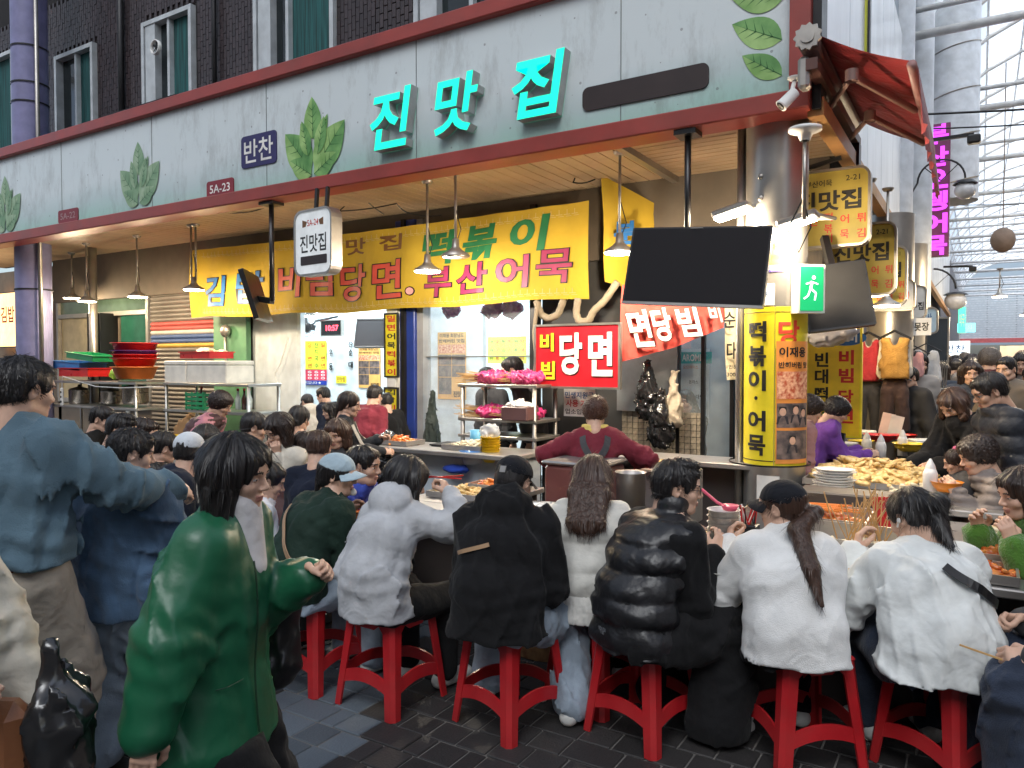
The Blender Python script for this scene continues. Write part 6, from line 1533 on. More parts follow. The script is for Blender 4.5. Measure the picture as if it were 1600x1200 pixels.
def arcade_things():
    # big white round ducts / columns rising on the left of the arcade
    wp = mat('white_column', (.50, .53, .57), .45, dirt=.15)
    for (px, Y, r, lab, z0) in ((1398, 11.5, .22, 'slim white round column nearest the red awning', 2.0), (1436, 12.5, .17, 'thin white downpipe beside the nearer white column', 2.0), (1484, 15.0, .42, 'thick white column with spiral seams behind the magenta sign', 4.4)):
        c = atY(px, 300, Y); t = thing('white_column', lab, 'column', (c.x, Y, z0)); MB().lathe((c.x, Y, 0), [(r, z0), (r, 13)], 28).build('shaft', wp, t)
        if r > .4:
            for k in range(9): z = z0 + .4 + .75 * k; MB().tube([(c.x + (r + .004) * math.cos(a), Y + (r + .004) * math.sin(a), z + .10 * a) for a in [-PI + PI * 2 * q / 24 for q in range(25)]], .012, 4).build('seam', M_steel2, t)
    for k, px in enumerate((1370, 1379, 1387)):
        c = atY(px, 100, 11.0); tag(MB().tube([(c.x, 11.0, 2), (c.x, 11.0, 12)], .05, 8).build('downpipe', M_steel2), ('leftmost of the three thin grey pipes by the white column', 'middle of the three thin grey pipes by the white column', 'rightmost of the three thin grey pipes by the white column')[k], 'pipe', 'thin grey pipes by the white column')
    t, M, w, h = pboard('tall_sign', 'tall yellow green sign with a red letter high above the awning', 'sign', 1318, -90, 1357, 92, 7.6, .08, mat('sign_lime', (.50, .52, .04), .45), [('점', .45, .75, .8, .3, M_inkred, .03)], rim=M_darksteel)
    # magenta letters on the long vertical sign
    mg = glow('neon_magenta', (.75, .06, 1.0), .9, (.3, .05, .4)); Y = 14.0
    t, M, w, h = pboard('neon_sign', 'tall vertical sign with glowing magenta Korean letters over the arcade', 'sign', 1446, 196, 1481, 398, Y, .25, mat('plum_panel', (.14, .03, .09), .5), [], rim=M_darksteel) if 0 else (None, None, 0, 0)
    c = atY(1463, 297, Y); w = 36 / FPX * dep(c); h = 205 / FPX * dep(c); M = frameM(c, (1, 0, .0), (0, 0, 1)); t = thing('neon_sign', 'tall vertical sign with glowing magenta Korean letters over the arcade', 'sign', c); MB().prism(rrect(w, h, .01), .2, M @ Matrix.Translation((0, 0, -.2))).build('panel', mat('plum_panel', (.16, .03, .09), .5), t)
    for k, s in enumerate(('부', '산', '오', '뎅', '어', '묵')): mb = MB(); letters(mb, s, M, -.02, h * (.42 - .168 * k), w * .98, h * .148, z=.003, depth=.02, bold=.035); mb.build('neon_letter', mg, t)
    # yellow lightboxes in a row
    def lightbox(x0, y0, x1, y1, Y, lab):
        t, M, w, h = pboard('hanging_lightbox', lab, 'sign', x0, y0, x1, y1, Y, .09, M_yelsign, [('부산어묵', .42, .16, .32, .09, M_ink, .01), ('2-21', .82, .12, .16, .07, M_ink, .01), ('진맛집', .53, .40, .78, .27, M_ink, .03)] + [(s, x, y, .10, .12, M_inkred, .015) for x, ww in ((.92, '튀김'), (.73, '어묵'), (.54, '떡볶이'), (.36, '전'), (.18, '당면')) for s, y in zip(ww, (.66, .86) if len(ww) < 3 else (.62, .77, .90))], rr=.07, rim=M_steel2, group='yellow lightboxes over the arcade stalls')
        c = M.translation; MB().bar(c + Vector((-w / 2, .04, h / 2 + .02)), (XC + .02, c.y + .04, c.z + h / 2 + .1), .03).build('bracket', M_darksteel, t)
    lightbox(1225, 268, 1357, 384, 6.35, 'nearest yellow lightbox sign with black and red Korean letters'); lightbox(1288, 352, 1398, 460, 7.4, 'second yellow lightbox partly behind the nearest one'); lightbox(1330, 388, 1415, 476, 8.6, 'third yellow lightbox lowest and farthest in the row')
    pboard('hanging_lightbox', 'white lightbox with a red phone number below the yellow ones', 'sign', 1355, 440, 1428, 484, 9.2, .08, M_white, [('T. 245-9910', .5, .5, .8, .3, M_inkred, .01)], rr=.05, rim=M_steel2)
    pboard('hanging_lightbox', 'tall white lightbox with dark letters right of the phone number sign', 'sign', 1410, 448, 1446, 497, 10.0, .08, M_white, [('국수집', .5, .62, .85, .26, M_ink, .02)], rr=.06, rim=M_steel2)
    pboard('hanging_board', 'small white board reading a clothes shop name above the hung clothes', 'sign', 1412, 497, 1455, 524, 9.6, .02, M_inkwhite, [('기못장', .52, .5, .8, .5, M_ink, .03)])
    pboard('hanging_lightbox', 'pale blue lightbox with rounded corners behind the white board', 'sign', 1444, 482, 1464, 520, 10.6, .07, mat('pale_blue_sign', (.45, .60, .70), .4), [('사', .4, .35, .4, .3, M_inkblue, .02)], rr=.05, rim=M_steel2)
    # tall yellow menu board behind the purple vendor
    yb = mat('board_yellow', (.80, .58, .03), .4, coat=.2); t, M, w, h = pboard('menu_board', 'tall yellow menu board with red and black Korean dishes behind the purple clad vendor', 'sign', 1262, 506, 1344, 681, 7.6, .05, yb, [(s, .74, y, .28, .13, M_inkred, .035) for s, y in zip('비빔당면', (.30, .46, .65, .82))] + [(s, .27, y, .26, .13, M_ink, .03) for s, y in zip('빈대떡', (.32, .47, .63))] + [('·', .27, .72, .05, .02, M_ink, .03), ('전', .27, .82, .26, .13, M_inkgreen, .03)], rim=M_yelp)
    el = MB(); el.add([M @ Vector((.10 + .18 * math.cos(a), h * .37 + .07 * math.sin(a), .005)) for a in [2 * PI * k / 24 for k in range(24)]], [tuple(range(24))]); el.build('oval_print', M_inkblue, t); mb = MB(); letters(mb, '장비', M, .10, h * .37, .2, .08, z=.007, bold=.03); mb.build('lettering', M_inkwhite, t)
    c = atY(1290, 525, 7.2); v = Vol(); v.ell(c, (.16, .10, .10), k=.04).ell(c + Vector((.14, 0, .03)), (.12, .08, .07), k=.05); v.disp.append(wrinkle(81, .02, 18)); V, Q = v.mesh(.016); tag(link_mesh('plastic_bag', np_mesh('plastic_bag', V, Q, [mat('bag_white', (.55, .52, .5), .3)])), 'white plastic bag hanging in front of the top of the tall yellow board', 'bag')
    # awning
    t = thing('red_awning', 'red canvas folding arm awning on the arcade side of the sign', 'awning', (XC, 6.1, 3.5)); X0, X1, Y0, Y1 = XC + .03, -.36, 4.98, 6.98; zt, zf = 3.66, 3.38; rc = cloth('awning_red', (.22, .014, .018), .6, .1, .15, 30)
    MB().tube([(X0, Y0, zt - .02), (X0, Y1, zt - .02)], .065, 14).build('roller_tube', mat('roller_brown', (.12, .06, .05), .5), t); MB().box((X0 + .02, (Y0 + Y1) / 2, zt - .16), (.07, Y1 - Y0, .07)).build('back_bar', mat('brown_bar', (.10, .04, .03), .5), t)
    MB().quad((X0 + .02, Y0 + .03, zt + .04), (X1, Y0 + .03, zf + .03), (X1, Y1, zf + .03), (X0 + .02, Y1, zt + .04), 10, 10, lambda u, v: Vector((0, 0, -.025 * math.sin(PI * u)))).build('canvas', rc, t)
    MB().tube([(X1, Y0, zf), (X1, Y1, zf)], .028, 10).build('front_bar', mat('bar_grey_red', (.30, .16, .15), .5), t)
    MB().quad((X1 + .03, Y0 + .03, zf), (X1 + .03, Y1, zf), (X1 + .06, Y1, zf - .42), (X1 + .06, Y0 + .03, zf - .34), 30, 6, lambda u, v: Vector((.02 * math.sin(u * 44) * v, 0, .012 * math.sin(u * 60) * v))).build('valance', cloth('valance_red', (.20, .03, .035), .6), t)
    for i, y in enumerate((5.35, 6.25)):
        a = Vector((X0 + .02, y + .35, zt - .22)); e = Vector(((X0 + X1) / 2 - .05, y - .25, zt - .24)); f = Vector((X1 - .03, y + .45, zf - .03)); ar = MB().bar(a, e, .026, .034, bev=.006).bar(e, f, .032, .042, bev=.006).lathe(e - Vector((0, 0, .035)), [(.04, 0), (.04, .07)], 12).build('folding_arm', M_redpaint if i < 0 else mat('arm_beige', (.22, .13, .11), .5), t)
    g_ = frameM((X0, Y0 - .01, zt), (1, 0, 0), (0, 0, 1)); MB().prism([((.085 if k % 2 else .07) * math.cos(PI * k / 11), (.085 if k % 2 else .07) * math.sin(PI * k / 11)) for k in range(22)], .02, g_).prism(rrect(.08, .08, .035), .03, g_).build('end_gear', M_steel2, t); MB().box((X0 - .03, Y0 + .05, zt - .2), (.07, .10, .20), bev=.02).build('end_bracket', M_steel2, t); MB().box((X0, 6.9, zt - .28), (.12, .16, .22), bev=.02).build('end_bracket', M_darksteel, t)
    # street lamps and rods in the arcade
    for (px, py, Y, lab) in ((1508, 297, 12, 'round white street lamp on a curled black bracket beside the magenta sign'), (1493, 470, 20, 'smaller far street lamp on a curled bracket in the arcade')):
        c = atY(px, py, Y); s = dep(c) / 10; t = thing('street_lamp', lab, 'lamp', c); MB().sphere(c, (.13 * s, .13 * s, .12 * s), 14, 10).build('globe', mat('lamp_globe', (.55, .56, .58), .25), t); MB().lathe(c + Vector((0, 0, .08 * s)), [(.15 * s, 0), (.1 * s, .05), (0, .07)], 14).build('lamp_cap', M_darksteel, t)
        MB().tube([c + Vector((-.28 * s + .28 * s * math.cos(a), 0, .16 * s + .28 * s * math.sin(a))) for a in [PI * k / 14 for k in range(15)]], .014 * s, 6).tube([c + Vector((-.56 * s, 0, .16 * s)), c + Vector((-.7 * s, 0, -.1))], .014 * s, 6).bar(c + Vector((-.28 * s, 0, .16 * s)), c + Vector((-.08 * s, 0, .36 * s)), .012).bar(c + Vector((-.28 * s, 0, .16 * s)), c + Vector((-.48 * s, 0, .36 * s)), .012).build('bracket', M_darksteel, t)
    for (a, b, Y, lab) in (((1440, 221), (1522, 210), 9, 'black spotlight on a long horizontal arm over the arcade'), ((1474, 417), (1520, 416), 16, 'far black spotlight on a thin horizontal arm')):
        p, q = atY(*a, Y), atY(*b, Y); t = thing('spotlight', lab, 'lamp', q); MB().bar(p, q, .035).build('arm', M_black, t); MB().box(q - Vector((0, 0, .05)), (.12, .10, .09), bev=.015).build('lamp_head', M_black, t)
    c = atY(1567, 375, 18); tag(MB().sphere(c, (.22, .22, .25), 12, 9).tube([c, c + Vector((0, 0, 3.5))], .01, 4).build('hanging_ornament', mat('brown_wicker', (.18, .13, .10), .8, bump=.8, bscale=20)), 'round brown wicker ornament hanging on a wire under the arcade roof', 'ornament')
    for k, (y, z0) in enumerate(((9, 4.3), (13, 5.2), (24, 6.0))): P = [Vector((-1 + 7 * u, y + 1.5 * u, z0 + .6 * u - .35 * math.sin(PI * u))) for u in [i / 12 for i in range(13)]]; tag(MB().tube(P, .012, 4).build('overhead_cable', M_cable), ('nearest', 'second', 'farthest')[k] + ' thin cable sagging across the arcade under the roof', 'cable')
    for k, (px, py, w, h, Y, m, tx, tm, lab) in enumerate(((1503, 500, 10, 40, 22, glow('sign_green', (.05, .7, .3), 1.2), '약국', M_inkwhite, 'bright green vertical sign far down the arcade'), (1510, 512, 24, 14, 24, glow('sign_cyan', (.2, .8, .85), 1.0), '시장', M_inkwhite, 'small turquoise lit sign far down the arcade'), (1492, 545, 40, 24, 20, glow('sign_white', (.8, .9, .95), .9), '반찬', M_inkblue, 'pale lit shop sign above the crowd on the left'), (1598, 555, 60, 30, 26, mat('awn_beige', (.6, .52, .42)), '', None, 'beige shop awning on the right above the crowd'), (1555, 580, 60, 30, 61, glow('street_glow', (.35, .6, .7), .6), '', None, 'bright blue lit shop front at the far end of the arcade'), (1478, 590, 26, 22, 18, mat('awn_red', (.6, .25, .2)), '', None, 'reddish stall canopy far left above the crowd'))):
        c = atY(px, py, Y); d = dep(c) / FPX; board('shop_sign', lab, 'sign', frameM(c, (1, 0, 0), (0, 0, 1)), w * d, h * d, .1, m, [(tx, 0, 0, w * d * .7, h * d * .5, tm, .02)] if tx else [])
arcade_things()
# ------------------------------------------------------------------ clothes hung for sale
def garment_piece(name, label, px, py, Y, fn, m, group=None, seed=0):
    c = atY(px, py, Y); s = dep(c) / FPX; v = Vol(); fn(v, c, s); v.disp.append(wrinkle(90 + seed, .008, 16, (1.3, 1.3, .3))); V, Q = v.mesh(.018)
    t = thing(name, label, 'clothing', c, 0, group); link_mesh('fabric', np_mesh('fabric', V, Q, [m]), t)
    MB().tube([c + Vector((-.16, 0, -.02)), c + Vector((0, 0, .07)), c + Vector((.16, 0, -.02))], .008, 5).tube([c + Vector((0, 0, .07)), c + Vector((.0, 0, .2))], .006, 5).build('hanger', M_darksteel, t)
def clothes():
    ax = np.array((1., 0, 0)); V3 = lambda c, x, z, s: (c.x + x * s, c.y, c.z - z * s)
    def vest(v, c, s): v.cap(V3(c, 0, 14, s), V3(c, 0, 62, s), 8 * s, 9 * s, w=ax, f=2.3).cap(V3(c, -16, 6, s), V3(c, 16, 6, s), 5 * s, 5 * s).ell(V3(c, 0, 2, s), (6 * s, .2, 12 * s), op='s').cut((0, 0, c.z - 66 * s), (0, 0, -1))
    def pants(v, c, s): v.cap(V3(c, 0, 4, s), V3(c, 0, 20, s), 8 * s, 9 * s, w=ax, f=2.2).cap(V3(c, -9, 20, s), V3(c, -13, 82, s), 11 * s, 9 * s, k=.01).cap(V3(c, 9, 20, s), V3(c, 13, 82, s), 11 * s, 9 * s, k=.01).cut((0, 0, c.z - 84 * s), (0, 0, -1))
    def shirt(v, c, s): vest(v, c, s); v.cap(V3(c, -16, 8, s), V3(c, -22, 55, s), 5 * s, 4 * s).cap(V3(c, 16, 8, s), V3(c, 22, 55, s), 5 * s, 4 * s)
    def skirt(v, c, s): v.cap(V3(c, 0, 0, s), V3(c, 0, 50, s), 5 * s, 9 * s, w=ax, f=1.8).cut((0, 0, c.z - 52 * s), (0, 0, -1)).cut((0, 0, c.z + 2 * s), (0, 0, 1))
    garment_piece('knit_vest', 'mustard knitted vest over a white shirt hanging on the pillar', 1398, 526, 8.9, vest, cloth('mustard_knit', (.27, .15, .04), bump=.8, bscale=90), None, 1)
    garment_piece('wide_trousers', 'wide dark brown trousers hanging under the mustard vest', 1398, 592, 8.95, pants, cloth('dark_brown_cloth', (.045, .028, .026)), None, 2)
    garment_piece('knit_vest', 'red vest over white cloth hanging left of the mustard vest', 1357, 530, 9.1, vest, cloth('red_knit', (.32, .03, .04)), None, 3)
    garment_piece('wide_trousers', 'charcoal wide trousers hanging under the red vest', 1357, 594, 9.15, pants, cloth('charcoal_cloth', (.04, .04, .045)), None, 4)
    garment_piece('hung_dress', 'pink dress hanging right of the brown trousers', 1428, 550, 9.7, lambda v, c, s: (shirt(v, c, s * .6), v.cap(V3(c, 0, 40, s), V3(c, 0, 100, s), 5 * s, 8 * s, w=ax, f=1.4)), cloth('pink_cloth', (.62, .32, .30)), None, 5)
    garment_piece('hung_coat', 'light grey shirt hanging beside the pink dress', 1447, 546, 10.2, lambda v, c, s: shirt(v, c, s * .85), cloth('pale_grey_cloth', (.50, .50, .50)), None, 6)
    for k, (px, y_) in enumerate(((1398, 8.98), (1357, 9.22))): garment_piece('hung_shirt', ('white shirt behind the mustard vest', 'white shirt behind the red vest')[k], px, 528, y_, lambda v, c, s: shirt(v, c, s * 1.0), cloth('shirt_hung_white', (.55, .50, .42)), None, 20 + k)
    r = random.Random(4); cols = [(.30, .04, .08), (.45, .42, .38), (.05, .09, .2), (.5, .3, .1), (.08, .2, .08), (.03, .03, .03), (.5, .2, .25)]
    for k in range(40):
        y_ = 11.5 + .75 * k * (1 + k * .02); x_ = -1.15 + r.uniform(0, .25); z_ = r.uniform(1.0, 2.5); m_ = cloth('goods_%d' % (k % 7), cols[k % 7]); s_ = r.uniform(.16, .3); v = Vol(); v.cap((x_, y_, z_), (x_, y_, z_ - s_ * 1.5), s_ * .4, s_ * .7, k=.03); v.disp.append(wrinkle(200 + k, .02, 10)); V, Q = v.mesh(.035)
        tag(link_mesh('hung_goods', np_mesh('hung_goods', V, Q, [m_])), '%s bundle of goods hung along the left stalls of the arcade' % ('dark red', 'pale grey', 'navy', 'orange brown', 'green', 'black', 'pink')[k % 7], 'goods', 'goods hung along the far left stalls')
    for k in range(5): garment_piece('hung_skirt', ('leftmost', 'second', 'third', 'fourth', 'rightmost')[k] + ' dark skirt on the low clothes rail', 1437 + 8 * k, 618, 10.0 + .05 * k, lambda v, c, s: skirt(v, c, s * .9), cloth('skirt_%d' % (k % 2), ((.035, .035, .05), (.09, .085, .08))[k % 2]), 'dark skirts on the low clothes rail', 7 + k)
    a, b = atY(1425, 610, 10.1), atY(1478, 608, 10.1); t = thing('clothes_rail', 'steel clothes rail carrying the dark skirts', 'rail', (a + b) / 2); MB().tube([a, b], .014, 6).build('bar', M_steel, t)
    for p in (a, b): MB().tube([(p.x, p.y, 0), p], .016, 6).build('post', M_steel, t)
    for k in range(6): c = atY(1462 + 3.5 * k, 578, 10.6); tag(MB().tube([c, c + Vector((.02, 0, .12)), c + Vector((0, 0, .02))], .006, 4).tube([c - Vector((.02, 0, .5)), c], .008, 4).build('clothes_hanger', M_steel), 'empty hanger %s' % ('at the left end of the dark panel', 'second along the dark panel', 'third along the dark panel', 'fourth along the dark panel', 'fifth along the dark panel', 'at the right end of the dark panel')[k], 'hanger', 'empty hangers by the dark panel')
    pboard('shop_board', 'dark blue grey panel beyond the hung clothes', 'panel', 1447, 498, 1480, 660, 11.2, .1, mat('slate_panel', (.03, .04, .05), .6), rim=M_steel)
    c = atY(1390, 520, 9.5); tag(MB().lathe((c.x, 9.5, 0), [(.24, 0), (.24, 3.3)], 24).build('steel_column', M_steel), 'steel column behind the mustard vest', 'column'); c = atY(1430, 520, 12.0); tag(MB().lathe((c.x - .1, 12.0, 0), [(.24, 0), (.24, 3.3)], 24).build('steel_column', M_steel), 'farther steel column behind the small white board', 'column')
    o = MB().box((XC - .55, 8.7, 1.6), (.1, 3.4, 3.3)).build('shop_wall', mat('cream_wall', (.50, .42, .30), .7)); tag(o, kind='structure')
    hanging_lamp(1358, 462, 7.9, 'small warm lamp hanging left under the yellow signs', 7); hanging_lamp(1385, 478, 8.4, 'flat warm lamp shining on the steel column behind the clothes', 9)
    for k, (x, y, p) in enumerate(((.6, 12, 60), (.3, 17, 80), (1.0, 24, 110), (4.5, 16, 80), (4.5, 28, 110))):
        t = hanging_lamp(1500, 400, 10, ('warm lamp over the clothes stalls', 'warm lamp over the second row of stalls', 'warm lamp far along the left stalls', 'warm lamp over the right hand stalls', 'warm lamp far along the right stalls')[k], p, rods=1, ztop=10.2 / 3.0); t.location = (x, y, 2.9)
clothes()
# ------------------------------------------------------------------ red plastic stools
M_stool = mat('stool_red', (.46, .012, .018), .36, spec=.5, var=.16, scale=5, bump=.05, bscale=60, dirt=.28)
def make_stool(label):
    t = thing('plastic_stool', label, 'stool', (0, 0, 0), 0, 'red plastic stools along the counter'); H = .455; a, b = .132, .19
    MB().box((0, 0, H - .012), (.315, .315, .024), bev=.010).box((0, 0, H - .002), (.10, .10, .006)).build('seat', M_stool, t, local=True)
    for k in range(4):
        R = Matrix.Rotation(k * PI / 2, 4, 'Z'); m = MB(); m.M = R; w1, w2, c = .062, .052, .018
        sec = lambda x, w, z: [(x - w, x, z), (x - c, x, z), (x, x - c, z), (x, x - w, z), (x - .012, x - w, z), (x - .012, x - c - .008, z), (x - c - .008, x - .012, z), (x - w, x - .012, z)]
        A, B, C_ = sec(a + .026, w1 + .05, H - .015), sec(a + .030, w1, H - .07), sec(b + .012, w2, 0); v = C_ + B + A; n = 8
        fs = [(i, (i + 1) % n, n + (i + 1) % n, n + i) for i in range(n)] + [(n + i, n + (i + 1) % n, 2 * n + (i + 1) % n, 2 * n + i) for i in range(n)] + [tuple(reversed(range(n)))]
        m.add(v, fs).build('leg', M_stool, t, local=True)
        m = MB(); m.M = R; x = lambda z: a + .028 + (b - a - .016) * (1 - z / (H - .07)); vs = []; N = 8
        for i in range(N + 1):
            u = -1 + 2 * i / N; zb = .105 + .035 * (1 - u * u); zt_ = zb + .058; yy = u * (x(.13) - .03)
            vs += [(x(zb) - .003, yy, zb), (x(zt_) - .003, yy, zt_), (x(zt_) - .013, yy, zt_), (x(zb) - .013, yy, zb)]
        m.add(vs, [(4 * i + j, 4 * i + 4 + j, 4 * i + 4 + (j + 1) % 4, 4 * i + (j + 1) % 4) for i in range(N) for j in range(4)]).build('rung', M_stool, t, local=True)
        m = MB(); m.M = R; m.add([(a + .026, -.10, H - .02), (a + .026, .10, H - .02), (a + .032, .045, H - .062), (a + .032, -.045, H - .062), (a + .014, -.10, H - .02), (a + .014, .10, H - .02), (a + .02, .045, H - .062), (a + .02, -.045, H - .062)], [(0, 3, 2, 1), (4, 5, 6, 7), (3, 7, 6, 2), (0, 4, 7, 3), (1, 2, 6, 5)]).build('skirt', M_stool, t, local=True)
    return t
STOOLS = [(-3.06, 3.06, 20, 'red plastic stool under the woman in the dark green bomber'), (-2.52, 3.02, 8, 'red plastic stool under the woman in the grey hoodie'), (-1.99, 3.05, 2, 'red plastic stool under the man in the black hoodie'),
          (-1.56, 3.36, -20, 'red plastic stool under the long haired woman in white'), (-1.15, 3.12, -30, 'red plastic stool under the man in the black puffer vest'), (-.64, 3.36, -12, 'red plastic stool under the woman in the white fleece'), (-.21, 3.36, -25, 'red plastic stool with a dark cushion edge under the woman in the white jacket'),
          (-3.75, 3.35, 40, 'red plastic stool half hidden behind the woman in the green leather jacket'), (-5.0, 5.6, 10, 'empty red stool by the dining room entrance'), (-4.55, 5.5, 0, 'second red stool by the dining room entrance')]
_s0 = make_stool(STOOLS[0][3]); _s0.location = (STOOLS[0][0], STOOLS[0][1], 0); 
STOOL_OBS = [_s0]; _jit = (0, 2, -3, 4, 10, -14, 8, 0, 20, -10)
for _i, (x, y, a, lab) in enumerate(STOOLS):
    _a = math.atan2(-y, -x) + PI / 4 + R_(_jit[_i])
    if _i: STOOL_OBS.append(copy_tree(_s0, (x, y, 0), _a, lab))
    else: _s0.rotation_euler.z = _a

# ------------------------------------------------------------------ counters
ctop = mat('counter_steel', (.46, .44, .42), .32, metal=.7, dirt=.25); cfront = mat('counter_dark_front', (.05, .04, .038), .5, dirt=.3, scale=3)
def counter(label, x0, x1, y0, y1, z, front=cfront, name='food_counter'):
    t = thing(name, label, 'counter', ((x0 + x1) / 2, (y0 + y1) / 2, 0)); MB().box(((x0 + x1) / 2, (y0 + y1) / 2, z - .02), (x1 - x0, y1 - y0, .04), bev=.006).build('counter_top', ctop, t)
    MB().box(((x0 + x1) / 2, (y0 + y1) / 2 + .08, (z - .045) / 2), (x1 - x0 - .1, y1 - y0 - .22, z - .045)).build('counter_body', front, t); return t
counter('low steel front counter where the row of seated people eat', -3.35, .30, 3.68, 3.98, .72); counter('steel counter with cooking pans behind the white fleece woman', -1.25, .35, 3.98, 5.0, .74); counter('steel counter carrying the heap of fried fish cakes', -1.0, .55, 5.03, 6.3, .80)
counter('steel side counter at the left end by the man in the blue shirt', -3.35, -2.75, 3.98, 4.9, .72); counter('wooden edged preparation table in front of the kitchen window', -5.0, -3.15, 5.1, 5.65, .90, mat('white_cabinet', (.55, .62, .68), .4, dirt=.15)); counter('steel counter in front of the cook in maroon', -3.0, -1.3, 5.45, 5.85, .92)
def onc(px, py, z): return atZ(px, py, z)
def bowl(c, r, h, m, name, label, cat='bowl', group=None, fill=None):
    t = thing(name, label, cat, c, 0, group); MB().lathe(c, [(0, 0), (r * .55, 0), (r * .85, h * .5), (r, h), (r * 1.05, h), (r * .92, h * .9), (r * .78, h * .5), (r * .5, .012), (0, .012)], 24).build('bowl_body', m, t)
    if fill: heap(c + Vector((0, 0, h * .45)), r * .75, r * .75, h * .4, fill, 'food', None, 40, parent=t)
    return t
def heap(c, rx, ry, h, m, name, label, n, size=.03, parent=None, long=1.0, seed=1, rz=0.0):
    """heap of small irregular pieces"""
    r = random.Random(seed + int(abs(c[0]) * 100)); b = MB(); c = Vector(c)
    for i in range(n):
        a, q = r.uniform(0, 2 * PI), math.sqrt(r.random()); p = Vector((rx * q * math.cos(a), ry * q * math.sin(a), 0)); p = Matrix.Rotation(rz, 3, 'Z') @ p; z = h * (1 - q * q) * r.uniform(.55, 1.0)
        s = size * r.uniform(.7, 1.3); R = Euler((r.uniform(-.5, .5), r.uniform(-.5, .5), r.uniform(0, 6.3))).to_matrix(); b.sphere(c + p + Vector((0, 0, z)), (s * long, s * .55, s * .38), 7, 5, R)
    b.sphere(c, (rx * .96, ry * .96, h * .7), 16, 8, Matrix.Rotation(rz, 3, 'Z')); o = b.build(name, m, parent); o['kind'] = 'stuff'
    if parent is None: tag(o, label, 'food')
    return o
fried = mat('fried_golden', (.62, .36, .10), .55, scale=30, col2=(.80, .60, .28), bump=.4, bscale=90); redf = mat('red_sauce_food', (.60, .09, .015), .25, scale=26, col2=(.80, .34, .08), bump=.3, coat=.4); palef = mat('pale_food', (.62, .52, .34), .5, scale=26, col2=(.78, .70, .52), bump=.3)
orb = mat('bowl_orange', (.80, .26, .015), .3); yelb = mat('bowl_yellow', (.85, .58, .02), .3); whb = mat('dish_white', (.72, .70, .66), .3); wd = mat('skewer_wood', (.55, .33, .13), .6); pink = mat('pink_film', (.72, .05, .22), .25, alpha=.75, spec=.8)
def stall_things():
    for k, (x, y, m, lab) in enumerate(((-1.05, 4.25, redf, 'red tray of rice cakes behind the white bowl stack'), (-.95, 4.62, fried, 'tray of golden fritters left of the square red pan'), (.18, 4.15, redf, 'red tray near the green sweater'), (.15, 4.6, palef, 'tray of pale dumplings near the green sweater'), (-.35, 4.62, redf, 'long tray of red rice cakes behind the skewers'), (.22, 5.35, palef, 'tray of pale dumplings by the beige quilted jacket'), (-2.45, 3.82, redf, 'red tray before the grey hoodie woman'), (-1.35, 3.85, fried, 'tray of fritters before the long haired woman'), (-.05, 3.85, redf, 'red tray before the white windbreaker woman'), (-.75, 3.84, palef, 'pale tray before the white fleece woman'), (-3.05, 4.25, fried, 'tray of fritters on the side counter by the man in blue'), (-3.0, 4.65, redf, 'red tray at the back of the side counter'), (-3.75, 5.35, palef, 'pale tray in the middle of the preparation table'), (-4.55, 5.35, redf, 'red tray at the left of the preparation table'))):
        z = .725 if y < 4 or x < -2 else .745 if y < 5 else .805; z = .905 if x < -3.5 else z; t = thing('food_tray', lab, 'tray', (x, y, z)); MB().box((x, y, z + .004), (.40, .26, .008)).box((x - .2, y, z + .02), (.01, .27, .04)).box((x + .2, y, z + .02), (.01, .27, .04)).box((x, y - .13, z + .02), (.39, .01, .04)).box((x, y + .13, z + .02), (.39, .01, .04)).build('tray_body', ctop, t); heap(Vector((x, y, z + .01)), .18, .11, .06, m, 'food', None, 70, .03, parent=t, long=1.6)
    # fried heap, sliced tray
    def tray(c, w, d, lab, h=.04, rz=0.0, m=ctop):
        t = thing('steel_tray', lab, 'tray', c); b = MB(); b.M = Matrix.Translation(c) @ Matrix.Rotation(rz, 4, 'Z'); b.box((0, 0, .004), (w, d, .008))
        for s in (-1, 1): b.box((s * w / 2, 0, h / 2), (.01, d + .01, h)).box((0, s * d / 2, h / 2), (w - .012, .01, h))
        b.build('tray_body', m, t); return t
    c = onc(1365, 752, .82); tray(c, .80, .72, 'wide steel tray under the golden fried heap'); heap(c + Vector((0, 0, .03)), .40, .36, .13, fried, 'fried_food', 'golden heap of fried fish cakes on the steel counter', 340, .042, long=1.5)
    c = onc(1447, 735, .82); tray(c, .46, .36, 'steel tray of sliced green flecked pancakes right of the fried heap')
    for i in range(7):
        for j in range(4): p = c + Vector((-.19 + .062 * i, -.13 + .085 * j, .025 + .004 * (i % 3))); b = MB().box((0, 0, 0), (.055, .078, .022), bev=.006) if (i, j) == (0, 0) else None; 
    me = bpy.data.meshes.new('pancake_slice'); q = MB().box((0, 0, 0), (.056, .078, .022), bev=.006); me.from_pydata(q.v, [], q.f); me.materials.append(mat('pancake', (.55, .48, .22), .5, scale=40, col2=(.8, .74, .5))); me.update(); pr = thing('sliced_pancake', 'rows of sliced pancake pieces on the right steel tray', 'food', c + Vector((0, 0, .02)))
    for i in range(7):
        for j in range(4): instance('slice', me, Matrix.Translation(c + Vector((-.19 + .062 * i, -.13 + .085 * j, .024))) @ Matrix.Rotation(rng.uniform(-.05, .05), 4, 'Z'), pr)
    c = onc(1440, 772, .80); heap(c, .20, .12, .05, palef, 'noodle_strips', 'pale strips piled in front of the sliced pancakes', 70, .05, long=1.8)
    # dishes stack
    c = onc(1303, 768, .80); t = thing('dish_stack', 'stack of flat white oval dishes left of the fried heap', 'dishes', c)
    for k in range(9): MB().lathe(c + Vector((rng.uniform(-.012, .012), rng.uniform(-.01, .01), .017 * k)), [(0, 0), (.09, 0), (.125, .014), (.128, .018), (.09, .006), (0, .006)], 22, sy=.8).build('dish', whb, t)
